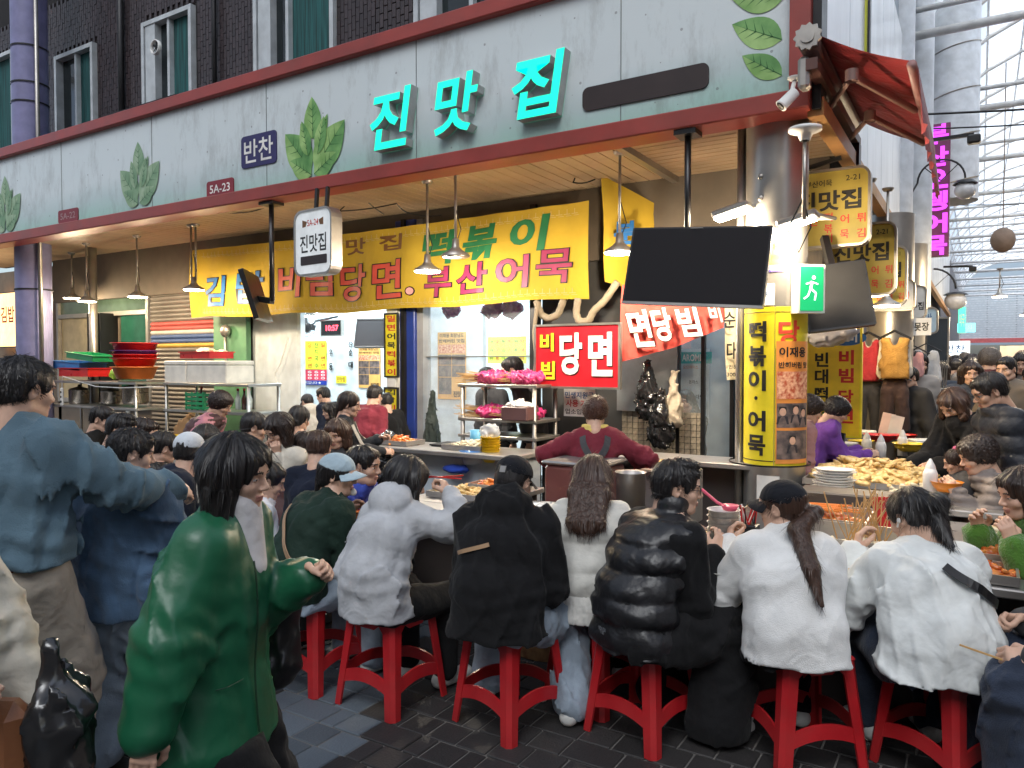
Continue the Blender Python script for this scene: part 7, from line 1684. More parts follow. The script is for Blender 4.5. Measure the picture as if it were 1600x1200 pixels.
    for k in range(3): tag(MB().lathe(onc(1322, 694 + 6 * k, .95 - .03 * k), [(0, 0), (.08, 0), (.10, .015), (.08, .006), (0, .006)], 18).build('dish', whb), ('top', 'middle', 'lowest')[k] + ' white dish beside the squeeze bottles', 'dish')
    # tteokbokki pan with dividing walls, skewers
    c = onc(1262, 822, .76); tray(c, .62, .42, 'square steel pan of red sauced rice cakes', .09); heap(c + Vector((.06, .02, .02)), .22, .17, .07, redf, 'rice_cakes', 'orange red rice cakes and fish cakes in the square pan', 120, .034, long=1.7)
    c = onc(1345, 862, .76); tray(c, .50, .40, 'steel pan of broth holding bundled skewers', .09); heap(c + Vector((.0, .0, .0)), .20, .15, .04, palef, 'fish_cakes', 'pale fish cakes lying in the broth pan', 36, .05, long=1.5)
    t = thing('skewer_bundle', 'fan of thin wooden skewers standing in the broth pan', 'skewers', c)
    for k in range(34): a = c + Vector((rng.uniform(-.10, .10), rng.uniform(-.1, .1), .03)); MB().bar(a, a + Vector((rng.uniform(-.10, .13), rng.uniform(-.06, .1), rng.uniform(.17, .27))), .0045).build('skewer', wd, t)
    c = onc(1290, 815, .80); t = thing('skewer_bundle', 'orange skewers lying flat across the red pan towards the dishes', 'skewers', c)
    for k in range(12): a = c + Vector((rng.uniform(-.3, -.12), rng.uniform(-.02, .12), .07)); MB().bar(a, a + Vector((.34, rng.uniform(-.12, .02), .01)), .008).build('skewer', mat('orange_stick', (.75, .22, .03), .4), t)
    c = onc(1330, 790, .80); MBx = MB().box(c + Vector((0, .1, .02)), (.62, .26, .10), bev=.01); tag(MBx.build('dark_box', cfront), 'low dark box between the red pan and the fried heap', 'box')
    for k in range(4): c = onc(1372 + 7 * k, 800, .86); tag(MB().box(c, (.035, .012, .16), Matrix.Rotation(-.35, 3, 'Y')).build('menu_card', red_ := mat('card_red', (.55, .02, .02), .4)), ('leftmost', 'second', 'third', 'rightmost')[k] + ' leaning red card behind the orange food', 'card', 'leaning red cards on the pan')
    # squeeze bottles
    for px, py, m, lab in ((1354, 716, 'y', 'translucent squeeze bottle left of the dishes of sauce'), (1376, 722, 'w', 'short white squeeze bottle beside the translucent one'), (1410, 712, 'w', 'tall pale squeeze bottle by the yellow bowl'), (1453, 775, 'w', 'squeeze bottle standing in front of the sliced pancakes')):
        c = onc(px, py, .83); mm = mat('bottle_%s' % m, (.74, .68, .56) if m == 'y' else (.72, .70, .68), .3); t = thing('squeeze_bottle', lab, 'bottle', c); MB().lathe(c, [(0, 0), (.04, 0), (.042, .14), (.03, .17), (0, .17)], 14).build('bottle_body', mm, t); MB().lathe(c + Vector((0, 0, .17)), [(.03, 0), (.026, .02), (.006, .06), (0, .062)], 12).build('nozzle', mm, t)
    for px, py, r, m, lab in ((1345, 700, .11, yelb, 'yellow bowl at the back of the right counter'), (1420, 705, .13, yelb, 'yellow bowl of yellow slices by the standing woman in black'), (1375, 690, .15, redp := MATS['red_plastic'], 'red round basin at the back of the right counter'), (1415, 690, .10, MATS['red_plastic'], 'small red basin behind the bottles')): bowl(onc(px, py, .88), r, .07, m, 'plastic_bowl', lab, fill=yelb if px == 1420 else None)
    for k, (px, py, sz) in enumerate(((1385, 665, .26), (1399, 668, .24))): c = onc(px, py, 1.0); tag(MB().box(c, (.12, .012, sz), Matrix.Rotation(R_(12), 3, 'Y')).build('cutting_board', mat('board_pink', (.70, .50, .45), .5) if k == 0 else MATS['dish_white']), ('pale pink leaning board behind the bottles', 'white leaning board beside the pink one')[k], 'board')
    heap(onc(1450, 640, .95), .32, .2, .10, palef, 'white_snacks', 'low heap of pale snacks on the far table under the hung clothes', 110, .04, long=1.4)
    c = onc(1450, 655, .95); tt = thing('display_table', 'far display table under the hung clothes', 'table', (c.x, c.y, 0)); MB().box((c.x, c.y + .1, .92), (1.2, .8, .04)).build('table_top', ctop, tt); MB().box((c.x, c.y + .1, .45), (1.1, .7, .89)).build('table_body', cfront, tt)
    for k, (px, py, m) in enumerate(((1352, 676, 'dish_white'), (1390, 682, 'red_plastic'), (1440, 690, 'dish_white'))): c = onc(px, py, .93); tag(MB().box(c, (.20, .14, .05), Matrix.Rotation(.3 * k, 3, 'Z'), .01).build('food_box', MATS[m]), ('white paper stack left of the red basin', 'flat red box at the back of the right counter', 'white wrapped pack before the woman in black')[k], 'box')
    # bucket, ladle, chopsticks, bowls and plates on the front counter
    c = onc(1130, 872, .73); t = thing('bowl_stack', 'tall nested stack of white bowls beside the puffer vest man', 'bowls', c)
    for k in range(7): MB().lathe(c + Vector((0, .0, .03 * k)), [(0, 0), (.062, 0), (.072, .05), (.078, .052), (.064, .045), (.055, .01), (0, .01)], 22).build('bowl', whb, t)
    pk = mat('pink_ladle', (.70, .10, .18), .35); t = thing('ladle', 'pink ladle lying across the white bowl stack', 'ladle', c + Vector((0, 0, .24))); MB().tube([c + Vector((-.10, -.02, .32)), c + Vector((-.03, 0, .26)), c + Vector((.01, 0, .245))], .008, 6).build('handle', pk, t); MB().lathe(c + Vector((.03, 0, .225)), [(0, 0), (.03, .005), (.042, .03), (.036, .03), (0, .01)], 14).build('scoop', pk, t)
    c = onc(1167, 842, .74); t = thing('chopstick_box', 'small box bristling with red and black chopsticks', 'chopsticks', c); MB().box(c + Vector((0, 0, .04)), (.11, .09, .08), bev=.006).build('box_body', M_black, t)
    for k in range(20): a = c + Vector((rng.uniform(-.045, .045), rng.uniform(-.03, .03), .05)); MB().bar(a, a + Vector((rng.uniform(-.05, .05), rng.uniform(-.03, .03), .12)), .006).build('chopstick', (MATS['red_plastic'], MATS['red_plastic'], M_black, whb)[k % 4], t)
    bowl(onc(1158, 872, .73), .075, .06, orb, 'plastic_bowl', 'orange bowl beside the white fleece woman', fill=palef); bowl(onc(560, 812, .73), .08, .06, orb, 'plastic_bowl', 'orange bowl in front of the woman in the dark green bomber', fill=redf); bowl(onc(660, 812, .73), .07, .05, orb, 'plastic_bowl', 'orange bowl before the grey hoodie woman', fill=redf)
    for px, py, m, lab in ((1126, 893, fried, 'plate of golden fried pieces by the puffer vest man'), (1215, 880, redf, 'plate of red rice cakes behind the white fleece woman'), (1330, 905, fried, 'plate of fried pieces left of the white jacket woman'), (600, 800, palef, 'plate of pale food near the grey hoodie woman'), (842, 860, palef, 'plate of noodles right of the black hoodie man')):
        c = onc(px, py, .725); t = thing('food_plate', lab, 'plate', c); MB().lathe(c, [(0, 0), (.08, 0), (.105, .014), (.108, .018), (.08, .006), (0, .006)], 22).build('dish', whb, t); heap(c + Vector((0, 0, .01)), .07, .07, .035, m, 'food', None, 26, .024, parent=t)
    # white basin of noodles on the dark steamer drum
    c = onc(853, 800, .80); t = thing('noodle_basin', 'broad white basin of glass noodles on a rusty drum', 'basin', c); MB().lathe(c - Vector((0, 0, .05)), [(0, 0), (.19, 0), (.24, .07), (.255, .075), (.225, .065), (.18, .012), (0, .012)], 30, sy=.75).build('basin_body', whb, t); heap(c - Vector((0, 0, .015)), .19, .14, .05, whb, 'noodles', None, 130, .03, parent=t, long=1.9)
    rust = mat('rusty_drum', (.20, .09, .04), .6, scale=14, col2=(.42, .26, .12), bump=.5); tag(MB().lathe((c.x, c.y, .0), [(.21, 0), (.21, c.z - .06), (0, c.z - .06)], 26, sy=.75).build('steamer_drum', rust), 'rusty speckled drum under the white noodle basin', 'drum')
    c = onc(885, 770, .86); t = thing('steamer_box', 'steaming dark red brown box behind the noodle basin', 'steamer', c); MB().box(c + Vector((0, .25, -.15)), (.40, .36, .60), bev=.02).build('box_body', mat('maroon_enamel', (.16, .055, .05), .35, dirt=.3), t); MB().box(c + Vector((0, .25, .165)), (.43, .38, .025), bev=.01).build('lid', ctop, t)
    c = onc(975, 790, .82); t = thing('cooking_pot', 'tall steel pot behind the long haired woman', 'pot', c); MB().lathe((c.x, c.y + .1, .72), [(0, 0), (.085, 0), (.088, .28), (.096, .285), (.08, .28), (.078, .02), (0, .02)], 24).build('pot_body', ctop, t)
    tag(MB().box(onc(1005, 780, .80) + Vector((0, .45, -.04)), (.38, .30, .36), bev=.01).build('steel_cabinet', ctop), 'plain steel cabinet right of the cook in maroon', 'cabinet')
    for k in range(3): c = atY(1025, 742 + 26 * k, 4.9); t = thing('basket', ('top', 'middle', 'lowest')[k] + ' red basket by the steel cabinet', 'basket', c, 0, 'red baskets by the steel cabinet'); b = MB().box(c, (.22, .2, .012)).box(c + Vector((0, -.1, .04)), (.24, .01, .08)).box(c + Vector((0, .1, .04)), (.24, .01, .08)).box(c + Vector((.115, 0, .04)), (.01, .19, .08)).box(c + Vector((-.115, 0, .04)), (.01, .19, .08)); b.build('basket_body', MATS['red_plastic'], t)
    heap(atY(1022, 728, 4.9), .12, .09, .05, fried, 'fried_food', 'small golden heap in the top red basket', 40, .03)
    # back table clutter: yellow bowls, tub, boxes, can
    c = atY(766, 722, 5.3); t = thing('bowl_stack', 'tall stack of nested yellow bowls on the preparation table', 'bowls', c)
    for k in range(8): MB().lathe(c + Vector((0, 0, .022 * k)), [(0, 0), (.05, 0), (.085, .06), (.09, .062), (.07, .05), (.045, .01), (0, .01)], 20).build('bowl', yelb, t)
    v = Vol(); v.ell(c + Vector((.0, .0, .26)), (.09, .07, .06)); v.disp.append(wrinkle(95, .016, 30)); V, Q = v.mesh(.012); tag(link_mesh('plastic_bag', np_mesh('plastic_bag', V, Q, [mat('clear_bag', (.7, .72, .74), .15, alpha=.55)])), 'clear plastic bag on top of the yellow bowls', 'bag')
    c = atY(738, 724, 5.25); t = thing('food_tub', 'white tub with a blue lid left of the yellow bowls', 'tub', c); MB().lathe(c, [(0, 0), (.08, 0), (.10, .09), (0, .09)], 20).build('tub_body', MATS['clear_bag'], t); MB().lathe(c + Vector((0, 0, .09)), [(.11, 0), (.11, .02), (0, .022)], 20).build('lid', blu_ := MATS['blue_plastic'], t)
    tag(MB().lathe(atY(743, 700, 5.45), [(0, 0), (.05, 0), (.05, .16), (0, .16)], 16).build('blue_can', mat('can_blue', (.10, .35, .55), .35)), 'light blue can behind the tub', 'can'); v = Vol(); c = atY(713, 733, 5.2); v.ell(c, (.13, .08, .035)); v.disp.append(wrinkle(96, .01, 26)); V, Q = v.mesh(.012); tag(link_mesh('blue_cloth', np_mesh('blue_cloth', V, Q, [cloth('cloth_blue', (.02, .05, .30))])), 'crumpled blue cloth on the table edge', 'cloth')
    for px, py, w, h, m, lab in ((672, 745, .26, .16, 'dish_white', 'upper white box left of the preparation table'), (672, 772, .26, .16, 'dish_white', 'lower white box left of the preparation table'), (642, 720, .40, .10, 'green_plastic', 'flat green box behind the white boxes'), (697, 705, .16, .12, 'screen_grey', 'dark box at the left of the preparation table'), (675, 690 + 20, .10, .12, 'screen_grey', 'small dark bin behind the white boxes')):
        c = atY(px, py, 5.5); t = thing('storage_box', lab, 'box', c); MB().box(c, (w, .26, h), bev=.008).build('box_body', MATS[m], t); MB().box(c + Vector((0, 0, h / 2 + .008)), (w + .015, .275, .014), bev=.004).build('lid', MATS[m], t)
    # skewer rack before the window
    Y = 5.95; x0, x1, x2 = atY(723, 600, Y).x, atY(835, 600, Y).x, atY(856, 600, Y + .3).x; t = thing('skewer_rack', 'steel rack with bundles of raw skewers under pink plastic', 'rack', ((x0 + x1) / 2, Y, 0)); z1, z2, z3 = atY(780, 603, Y).z, atY(780, 657, Y).z, .95
    for x in (x0, x1):
        for y in (Y, Y + .4): MB().tube([(x, y, 0), (x, y, z1 + .02)], .022, 8).build('leg', M_steel2, t)
    for z in (z1, z2, z3): MB().box(((x0 + x1) / 2, Y + .2, z), (x1 - x0 + .08, .46, .03), bev=.005).build('shelf', M_steel2, t)
    for z, lab, w in ((z1, 'upper', .62), (z2, 'lower', .66)):
        for q in range(2):
            cc = Vector((x0 + .18 + .36 * q, Y + .12, z + .06)); t2 = thing('skewer_bundle', ('left' if q == 0 else 'right') + ' bundle of raw skewers on the %s shelf of the window rack' % lab, 'skewers', cc)
            for k in range(46): a = cc + Vector((rng.uniform(-.02, .06), rng.uniform(-.12, .12), rng.uniform(-.03, .05) - .0)); d = Vector((-.26, rng.uniform(-.06, .06), rng.uniform(-.02, .04))); MB().bar(a, a + d, .006).build('skewer', wd, t2); 
            v = Vol(); v.ell(cc + Vector((.10, 0, .015)), (.19, .15, .065), k=.03); v.disp.append(wrinkle(97 + q, .022, 30)); V, Q = v.mesh(.012); link_mesh('pink_wrap', np_mesh('pink_wrap', V, Q, [pink]), t2)
    c = Vector((x1 - .13, Y + .06, z2 + .02)); tag(MB().box(c + Vector((0, -.1, .06)), (.28, .22, .13), bev=.01).build('brown_box', mat('box_brown', (.10, .05, .05), .4)), 'dark brown box on the lower rack shelf', 'box'); heap(c + Vector((0, -.1, .13)), .12, .09, .05, whb, 'white_powder', 'white heap of flour in the dark brown box', 24, .04)
    # dining table, bags on the floor
    c = onc(480, 690, .8) if False else Vector((-6.6, 6.2, 0)); t = thing('folding_table', 'red topped folding table with white crossed legs at the dining room entrance', 'table', c); MB().box(c + Vector((0, 0, .74)), (.8, .6, .025), bev=.005).build('table_top', MATS['red_plastic'], t)
    for s in (-1, 1): MB().bar(c + Vector((-.3, s * .25, .01)), c + Vector((.3, s * .25, .72)), .02).build('leg', M_white, t); MB().bar(c + Vector((.3, s * .25, .01)), c + Vector((-.3, s * .25, .72)), .018).build('leg', M_white, t)
    v = Vol(); q = c + Vector((0, 0, .82)); v.ell(q, (.26, .12, .06), k=.03); v.disp.append(wrinkle(99, .008, 20)); V, Q = v.mesh(.013); tag(link_mesh('handbag', np_mesh('handbag', V, Q, [mat('bag_pattern', (.03, .025, .02), .4, scale=60, col2=(.35, .28, .16))])), 'dark patterned handbag lying on the red folding table', 'bag')
    v = Vol(); c = atY(598, 730, 5.3); v.ell(c, (.16, .14, .26), k=.04).ell(c + Vector((.05, 0, .2)), (.1, .09, .14), k=.05); v.disp.append(wrinkle(101, .03, 18)); V, Q = v.mesh(.015); tag(link_mesh('rubbish_bag', np_mesh('rubbish_bag', V, Q, [MATS['black_bag']])), 'big black rubbish bag beneath the yellow strip sign', 'bag')
    # scraps on the ground
    for k, (px, py) in enumerate(((845, 1090), (1515, 1118), (1352, 1150), (700, 1020), (1490, 1120))): c = onc(px, py, .01); v = Vol(); v.ell(c, (.03, .02, .015)); v.disp.append(wrinkle(103 + k, .01, 60)); V, Q = v.mesh(.006); tag(link_mesh('paper_scrap', np_mesh('paper_scrap', V, Q, [whb])), ('white crumpled scrap by the black hoodie man shoe', 'small pale scrap on the ground at the right', 'pale scrap behind the rightmost stool', 'pale scrap beneath the grey hoodie woman', 'tiny pale scrap beside the dark jeans')[k], 'scrap')
stall_things()
# ================================================================== PEOPLE
blk = cloth('black_cloth', (.010, .010, .011), .88); blkp = cloth('black_nylon', (.012, .012, .014), .42, .0, .2, 60, spec=.6); navy_ = cloth('navy_cloth', (.012, .016, .03))
denim = cloth('denim_blue', (.095, .155, .20), .85, .1, .4, 220, var=.16, scale=5); denimd = cloth('denim_dark', (.065, .115, .19), .85, .2, .4, 220, var=.3, scale=7); jean = cloth('jeans_pale', (.28, .34, .41), .85, .2, .4, 200, var=.3, scale=6); jeand = cloth('jeans_dark', (.03, .04, .065), .85, .2, .4, 200, var=.3)
grey = cloth('hoodie_grey', (.42, .43, .45)); whf = cloth('fleece_white', (.70, .70, .69), .95, .3, .35, 220); whj = cloth('jacket_white', (.64, .66, .65), .7, .1, .15, 60, crease=.35); whp = cloth('puffer_cream', (.56, .55, .51), .6, .1, .2, 60)
grl = mat('leather_green', (.010, .105, .048), .38, spec=.5, var=.12, bump=.12, bscale=30, crease=.3, cscale=4); bom = cloth('bomber_green', (.012, .028, .020), .75); blu = cloth('shirt_blue', (.05, .08, .38), .7); mar = cloth('maroon_knit', (.16, .022, .035), .8); cre = cloth('coat_cream', (.60, .56, .48)); bei = cloth('puffer_beige', (.21, .18, .165), .5); grn_ = cloth('sweater_green', (.06, .16, .02), .95, .5, .8, 90)
purp = cloth('fleece_purple', (.16, .06, .30)); kha = cloth('trousers_khaki', (.34, .30, .25)); brn = cloth('quilt_brown', (.09, .05, .05), .6); pnk = cloth('sleeve_pink', (.50, .22, .26)); gryd = cloth('grey_dark_cloth', (.07, .07, .075)); kn = cloth('glove_yellow', (.62, .50, .22)); capblue = cloth('cap_pale_blue', (.36, .46, .52), .85); capblk = cloth('cap_black', (.012, .013, .017), .85); tan = mat('strap_tan', (.38, .24, .14), .5); redc = cloth('plaid_red', (.25, .02, .02), scale=22, var=.9); red_bag = mat('leather_brown', (.22, .085, .035), .4, bump=.2, bscale=60)
shw = (mat('shoe_white', (.55, .55, .53), .5), mat('sole_white', (.62, .60, .56), .6)); shb = (mat('shoe_black', (.015, .015, .016), .5), MATS['sole_white']); shk = (MATS['shoe_black'], mat('sole_dark', (.03, .03, .03), .7))
def D_(**k): return k
SEAT = .435
def seams(I, m, *lines):
    for a, b in lines: strap(I, on_cloth(I, a, b, 16, .001), .005, m, 'seam', .002)
# ---- the row on the red stools
_n0 = len(PB)
I = person('woman in a pale blue cap and dark green bomber turning right on her stool', 0, 0, -12, .93, SEAT, (-4, 20, 16), (-50, -8, 0), fem=True, at=(528, 742, 4.0), hair='tied', cap=(capblue,), top=D_(name='bomber_jacket', mat=bom, w=.035, hem=.47, collar=(.065, .045)), bottom=D_(mat=jean, w=.02, wide=.02), shoes=shw, hands=[(-.10, .36, .80), (.14, .36, .78)])
strap(I, on_cloth(I, (-.12, -.16, I['nb'][2] + .0), (.20, -.12, .62)), .028, tan, 'bag_strap')
v = Vol(); mk = I['HM'] @ Vector((0, .10, -.085)); v.ell(mk, (.034, .012, .022)); V, Q = v.mesh(.007); link_mesh('face_mask', np_mesh('face_mask', V, Q, [M_inkwhite]), I['root'], local=True)
for k, (x, z, s) in enumerate(((.20, -.10, .035), (.215, -.16, .022))):
    p = Vector(I['sh'][1]) + Vector((.055, -.02, z + .06)); b = MB()
    for q in range(5): a = 2 * PI * q / 5; b.sphere(p + Vector((0, s * .6 * math.cos(a), s * .6 * math.sin(a))), (.008, s * .5, s * .5), 8, 5)
    b.build('flower_patch', mat('patch_cream', (.62, .55, .36), .7), I['root'], local=True)
I = person('woman in a light grey hoodie lifting red chopsticks', 0, 0, -2, .92, SEAT, (-6, 22, 18), (-30, -22, 0), fem=True, at=(636, 752, 3.78), hair='bob', hairn=1500, top=D_(name='hoodie', mat=grey, w=.036, hem=.45, hood=True, fold=.007, h=.010), bottom=D_(mat=blk, w=.02), shoes=shw, hands=[(-.12, .36, .77), (.20, .33, 1.0)], curl=(40, 60), elbow=(None, (.9, -.2, -.8)))
h = Vector(I['wr'][1]); MB().bar(h + Vector((-.19, .03, .07)), h + Vector((.03, .06, .07)), .006).bar(h + Vector((-.19, .04, .06)), h + Vector((.03, .075, .085)), .006).build('chopsticks', MATS['red_plastic'], I['root'], local=True)
I = person('man in a black hoodie and black cap with a tan strap across his back', 0, 0, 12, .97, SEAT, (-4, 17, 18), (-12, -22, 0), at=(803, 752, 3.58), hair='crop', cap=(capblk, None, 0), top=D_(name='hoodie', mat=blk, w=.042, hem=.44, hood=True, fold=.007, h=.010), bottom=D_(mat=jean, w=.02, wide=.02, fold=.010), shoes=shw, hands=[(-.14, .34, .78), (.14, .34, .76)], build=1.05, feet=[(-.16, .32, .07), (.30, .20, .07)])
strap(I, on_cloth(I, (-.24, -.12, .80), (.0, -.16, I['nb'][2] - .09), 8, .0), .018, tan, 'bag_strap'); b = MB(); q = I['HM']; b.box(q @ Vector((0, -.122, .03)), (.03, .006, .03), q.to_3x3().normalized()).build('cap_buckle', M_steel, I['root'], local=True)
stripe_n = lambda c, I: ((c[:, 0] < I['elb'][0][0] + .075) & (c[:, 1] < .3) & (np.abs((c[:, 2] - I['elb'][0][2] + .02)) < .13) & (np.mod(c[:, 2] - I['elb'][0][2], .052) < .024)).astype(int)
I = person('long brown haired woman in a white puffer cardigan with four dark arm stripes', 0, 0, 18, .92, SEAT, (-4, 16, 14), (-8, -14, 0), fem=True, at=(927, 748, 3.80), hair='longw', hcol='brown', hairn=2600, top=D_(name='puffer_jacket', mat=whp, mats=[blk], mfn=stripe_n, w=.042, hem=.46, quilt=(.135, .014), collar=(.072, .07), fold=.004), bottom=D_(mat=blk, w=.02), shoes=shw, hands=[(-.16, .30, .76), (.12, .34, .78)])
v = Vol(); v.cap(I['P0'] + np.array((0, 0, -.05)), I['P0'] + np.array((0, .01, .01)), .168, .166, w=(1, 0, 0), f=1.28).cut((0, 0, .445), (0, 0, -1)); v.disp.append(lambda P: .004 * np.sin(np.arctan2(P[:, 1], P[:, 0] / 1.3) * 60)); V, Q = v.mesh(.009); link_mesh('knit_hem', np_mesh('knit_hem', V, Q, [cloth('rib_knit', (.58, .57, .54))]), I['root'], local=True)
I = person('broad man in a black puffer vest and wide black trousers looking right', 0, 0, -28, 1.0, SEAT, (-4, 18, 14), (-35, -6, 0), at=(1058, 762, 3.38), hair='tuft', hairn=1500, glasses=True, build=1.06, top=D_(name='sweatshirt', mat=blk, w=.028, hem=.45), bottom=D_(mat=blk, w=.03, wide=.07, fold=.012), shoes=(shw[0], MATS['sole_dark']), hands=[(-.10, .36, .80), (.10, .38, .80)], feet=[(-.2, .36, .07), (.17, .33, .07)])
garment(I, D_(name='puffer_vest', mat=blkp, w=.048, hem=.43, sleeve=False, quilt=(.11, .022), collar=(.085, .09), fold=.006, flare=.02), 1.06)
c = Vector(on_cloth(I, (-.02, -.2, .52), (.02, -.2, .52), 2)[1]); b = MB(); M = frameM(c, (1, 0, 0), (0, -.1, 1)); letters(b, '*P&P*', M, 0, 0, .05, .035, z=.004, bold=.01); b.build('back_logo', mat('logo_grey', (.22, .23, .25), .5), I['root'], local=True)
I = person('woman in a black badge covered cap and white fleece with a long brown ponytail', 0, 0, 26, .95, SEAT, (-4, 14, 12), (50, -6, 0), fem=True, at=(1222, 792, 3.27), hair='pony', hcol='brown', hairn=2600, cap=(capblk,), top=D_(name='fleece_jacket', mat=whf, w=.042, hem=.445, collar=(.07, .05), fold=.006, ff=10, wf=.2, flare=.02, h=.0105), bottom=D_(mat=blk), shoes=shw, hands=[(-.20, .34, .82), (.12, .36, .78)], curl=(45, 45))
for k, (x, y, z, s, m) in enumerate(((.058, .05, .085, .014, 'ink_white'), (.074, .02, .095, .014, 'ink_white'), (.078, .03, .065, .012, 'ink_white'), (.045, .078, .075, .014, 'ink_plum'))): p = I['HM'] @ Vector((x, y, z)); c0 = I['HM'] @ Vector((0, -.012, .04)); MB().lathe(p + (p - c0) * .06, [(0, 0), (s, 0), (s * .8, .004), (0, .005)], 10, R=(p - c0).to_track_quat('Z', 'Y').to_matrix()).build('cap_badge', MATS[m], I['root'], local=True)
I = person('woman in a white windbreaker with a black strap bending over the food', 0, 0, 28, .98, SEAT, (-4, 22, 20), (28, -28, 0), fem=True, at=(1425, 808, 3.20), hair='bun', hairn=2200, build=1.06, top=D_(name='windbreaker', mat=whj, w=.046, hem=.45, collar=(.07, .04), fold=.008, ff=13, wf=.2, flare=.03, h=.0095, hemtilt=.05), bottom=D_(mat=jeand), shoes=shw, hands=[(-.20, .36, .82), (.16, .38, .80)])
strap(I, on_cloth(I, (-.02, -.2, I['nb'][2] + .01), (.26, -.08, .72)), .036, M_black, 'bag_strap'); p = I['HM'] @ Vector((-.088, .0, -.008)); MB().sphere(p, (.008, .010, .012), 8, 6).bar(p, p + Vector((0, .012, -.03)), .006).build('earbud', M_white, I['root'], local=True)
person('person in a white shirt and black trousers mostly hidden behind the green leather jacket', 0, 0, -20, .92, SEAT, (-4, 20, 14), (-20, -20, 0), at=(418, 752, 4.35), hair='short', top=D_(name='shirt', mat=cloth('shirt_white', (.6, .62, .66)), w=.03, hem=.5), bottom=D_(mat=blk), shoes=shb)
ROW = [PB[_n0 + k]['root'] for k in range(8)]
for _s, _p in zip(STOOL_OBS, ROW): _s.location = Vector(_p.location) + Vector((0, .13, 0))
# ---- right hand side
I = person('person in a green knitted sweater at the right edge of the picture', 0, 0, 118, .95, SEAT, (-2, 14, 14), (0, -12, 0), fem=True, at=(1598, 772, 3.45), hair='shag', hcol='dbrown', top=D_(name='sweater', mat=grn_, w=.035, hem=.5, fold=.008), bottom=D_(mat=blk), shoes=shb, hands=[(-.14, .34, .85), (.12, .35, .85)])
I = person('elderly woman in a beige quilted jacket holding an orange bowl', 0, 0, 112, .93, SEAT, (-2, 12, 14), (0, -20, 0), fem=True, at=(1527, 712, 4.55), hair='perm', hcol='dbrown', top=D_(name='quilted_jacket', mat=bei, w=.045, hem=.5, quilt=(.055, .018), collar=(.07, .06), fold=.003), bottom=D_(mat=gryd), shoes=shb, hands=[(-.07, .34, .86), (.09, .33, .86)], curl=(50, 50))
w_ = WM[I['root'].name] @ Vector((.0, .38, .87)); bowl(w_, .09, .06, orb, 'plastic_bowl', 'orange bowl held by the elderly woman in beige')
I = person('seated person in dark jeans whose hand holds a skewer at the lower right edge', 0, 0, 100, 1.0, SEAT, (0, 14, 12), (0, -10, 0), at=(1665, 800, 2.75), hair='short', top=D_(name='jacket', mat=gryd, w=.03, hem=.5), bottom=D_(mat=jeand, w=.03, wide=.03, fold=.011), shoes=shk, hands=[(-.20, .38, .62), (.10, .35, .66)], curl=(60, 60), feet=[(-.18, .42, .07), (.16, .44, .07)])
h = Vector(I['wr'][0]) + Vector((.0, .07, -.02)); MB().bar(h + Vector((.0, -.05, -.02)), h + Vector((.02, .16, .03)), .006).build('skewer', wd, I['root'], local=True)
person('standing woman in a black coat reaching down over the food', 0, 0, 140, .93, None, (6, 16, 22), (0, -38, 0), fem=True, at=(1490, 632, 5.35), hair='mid', hcol='brown', hairn=1500, top=D_(name='coat', mat=blk, w=.04, hem=.5, fold=.008), bottom=D_(mat=blk), shoes=shk, hands=[(-.05, .42, .93), (.12, .50, .92)], curl=(30, 50))
I = person('standing man with glasses in a dark puffer jacket looking down to the left', 0, 0, 112, 1.0, None, (2, 8, 12), (0, -24, 0), at=(1546, 612, 4.75), hair='short', hairn=1400, glasses=True, sk='b', top=D_(name='puffer_jacket', mat=cloth('puffer_charcoal', (.025, .028, .036), .5, crease=.2), w=.06, hem=.62, quilt=(.11, .02), collar=(.08, .06), fold=.004), bottom=D_(mat=gryd), shoes=shk)
I = person('child with a pink hair tie in a dark coat beside the beige quilted jacket', 0, 0, 100, .80, None, (4, 10, 12), (0, -18, 0), fem=True, at=(1494, 722, 4.75), hair='tied', hairn=700, hcol='dbrown', top=D_(name='coat', mat=gryd, w=.035, hem=.4), bottom=D_(mat=blk), shoes=shb, hands=[(-.08, .33, .80), (.10, .34, .82)])
p = I['HM'] @ Vector((0, -.06, .12)); v = Vol(); v.ell(p, (.035, .03, .02)); v.disp.append(wrinkle(3, .01, 60)); V, Q = v.mesh(.006); link_mesh('hair_tie', np_mesh('hair_tie', V, Q, [mat('hair_tie_pink', (.75, .16, .28), .6)]), I['root'], local=True)
I = person('vendor in a purple fleece and black apron bending over the stall', 0, 0, -70, .92, None, (4, 16, 20), (0, -30, 0), fem=True, at=(1308, 642, 6.0), hair='perm', hairn=900, top=D_(name='fleece', mat=purp, w=.026, hem=.6, fold=.008), bottom=D_(mat=blk), shoes=shk, hands=[(-.10, .40, .93), (.06, .42, .93)], curl=(40, 40))
a = MB(); a.quad((-.13, .19, .5), (.13, .19, .5), (.10, .24, I['chest'][2] + .05), (-.10, .24, I['chest'][2] + .05), 8, 10, lambda u, v: Vector((0, .03 * math.sin(PI * u), 0))).build('apron', blk, I['root'], local=True)
person('person in a striped pinkish sleeve half hidden behind the steel column', 0, 0, -60, .92, None, (4, 12, 14), (0, -20, 0), fem=True, at=(1266, 640, 5.7), hair='curly', hcol='dbrown', hairn=500, top=D_(name='jacket', mat=cloth('stripe_pink', (.32, .17, .16), quilt=None) if 0 else cloth('stripe_pink', (.32, .17, .16)), w=.03, hem=.6, quilt=(.035, .006)), bottom=D_(mat=blk), shoes=shk)
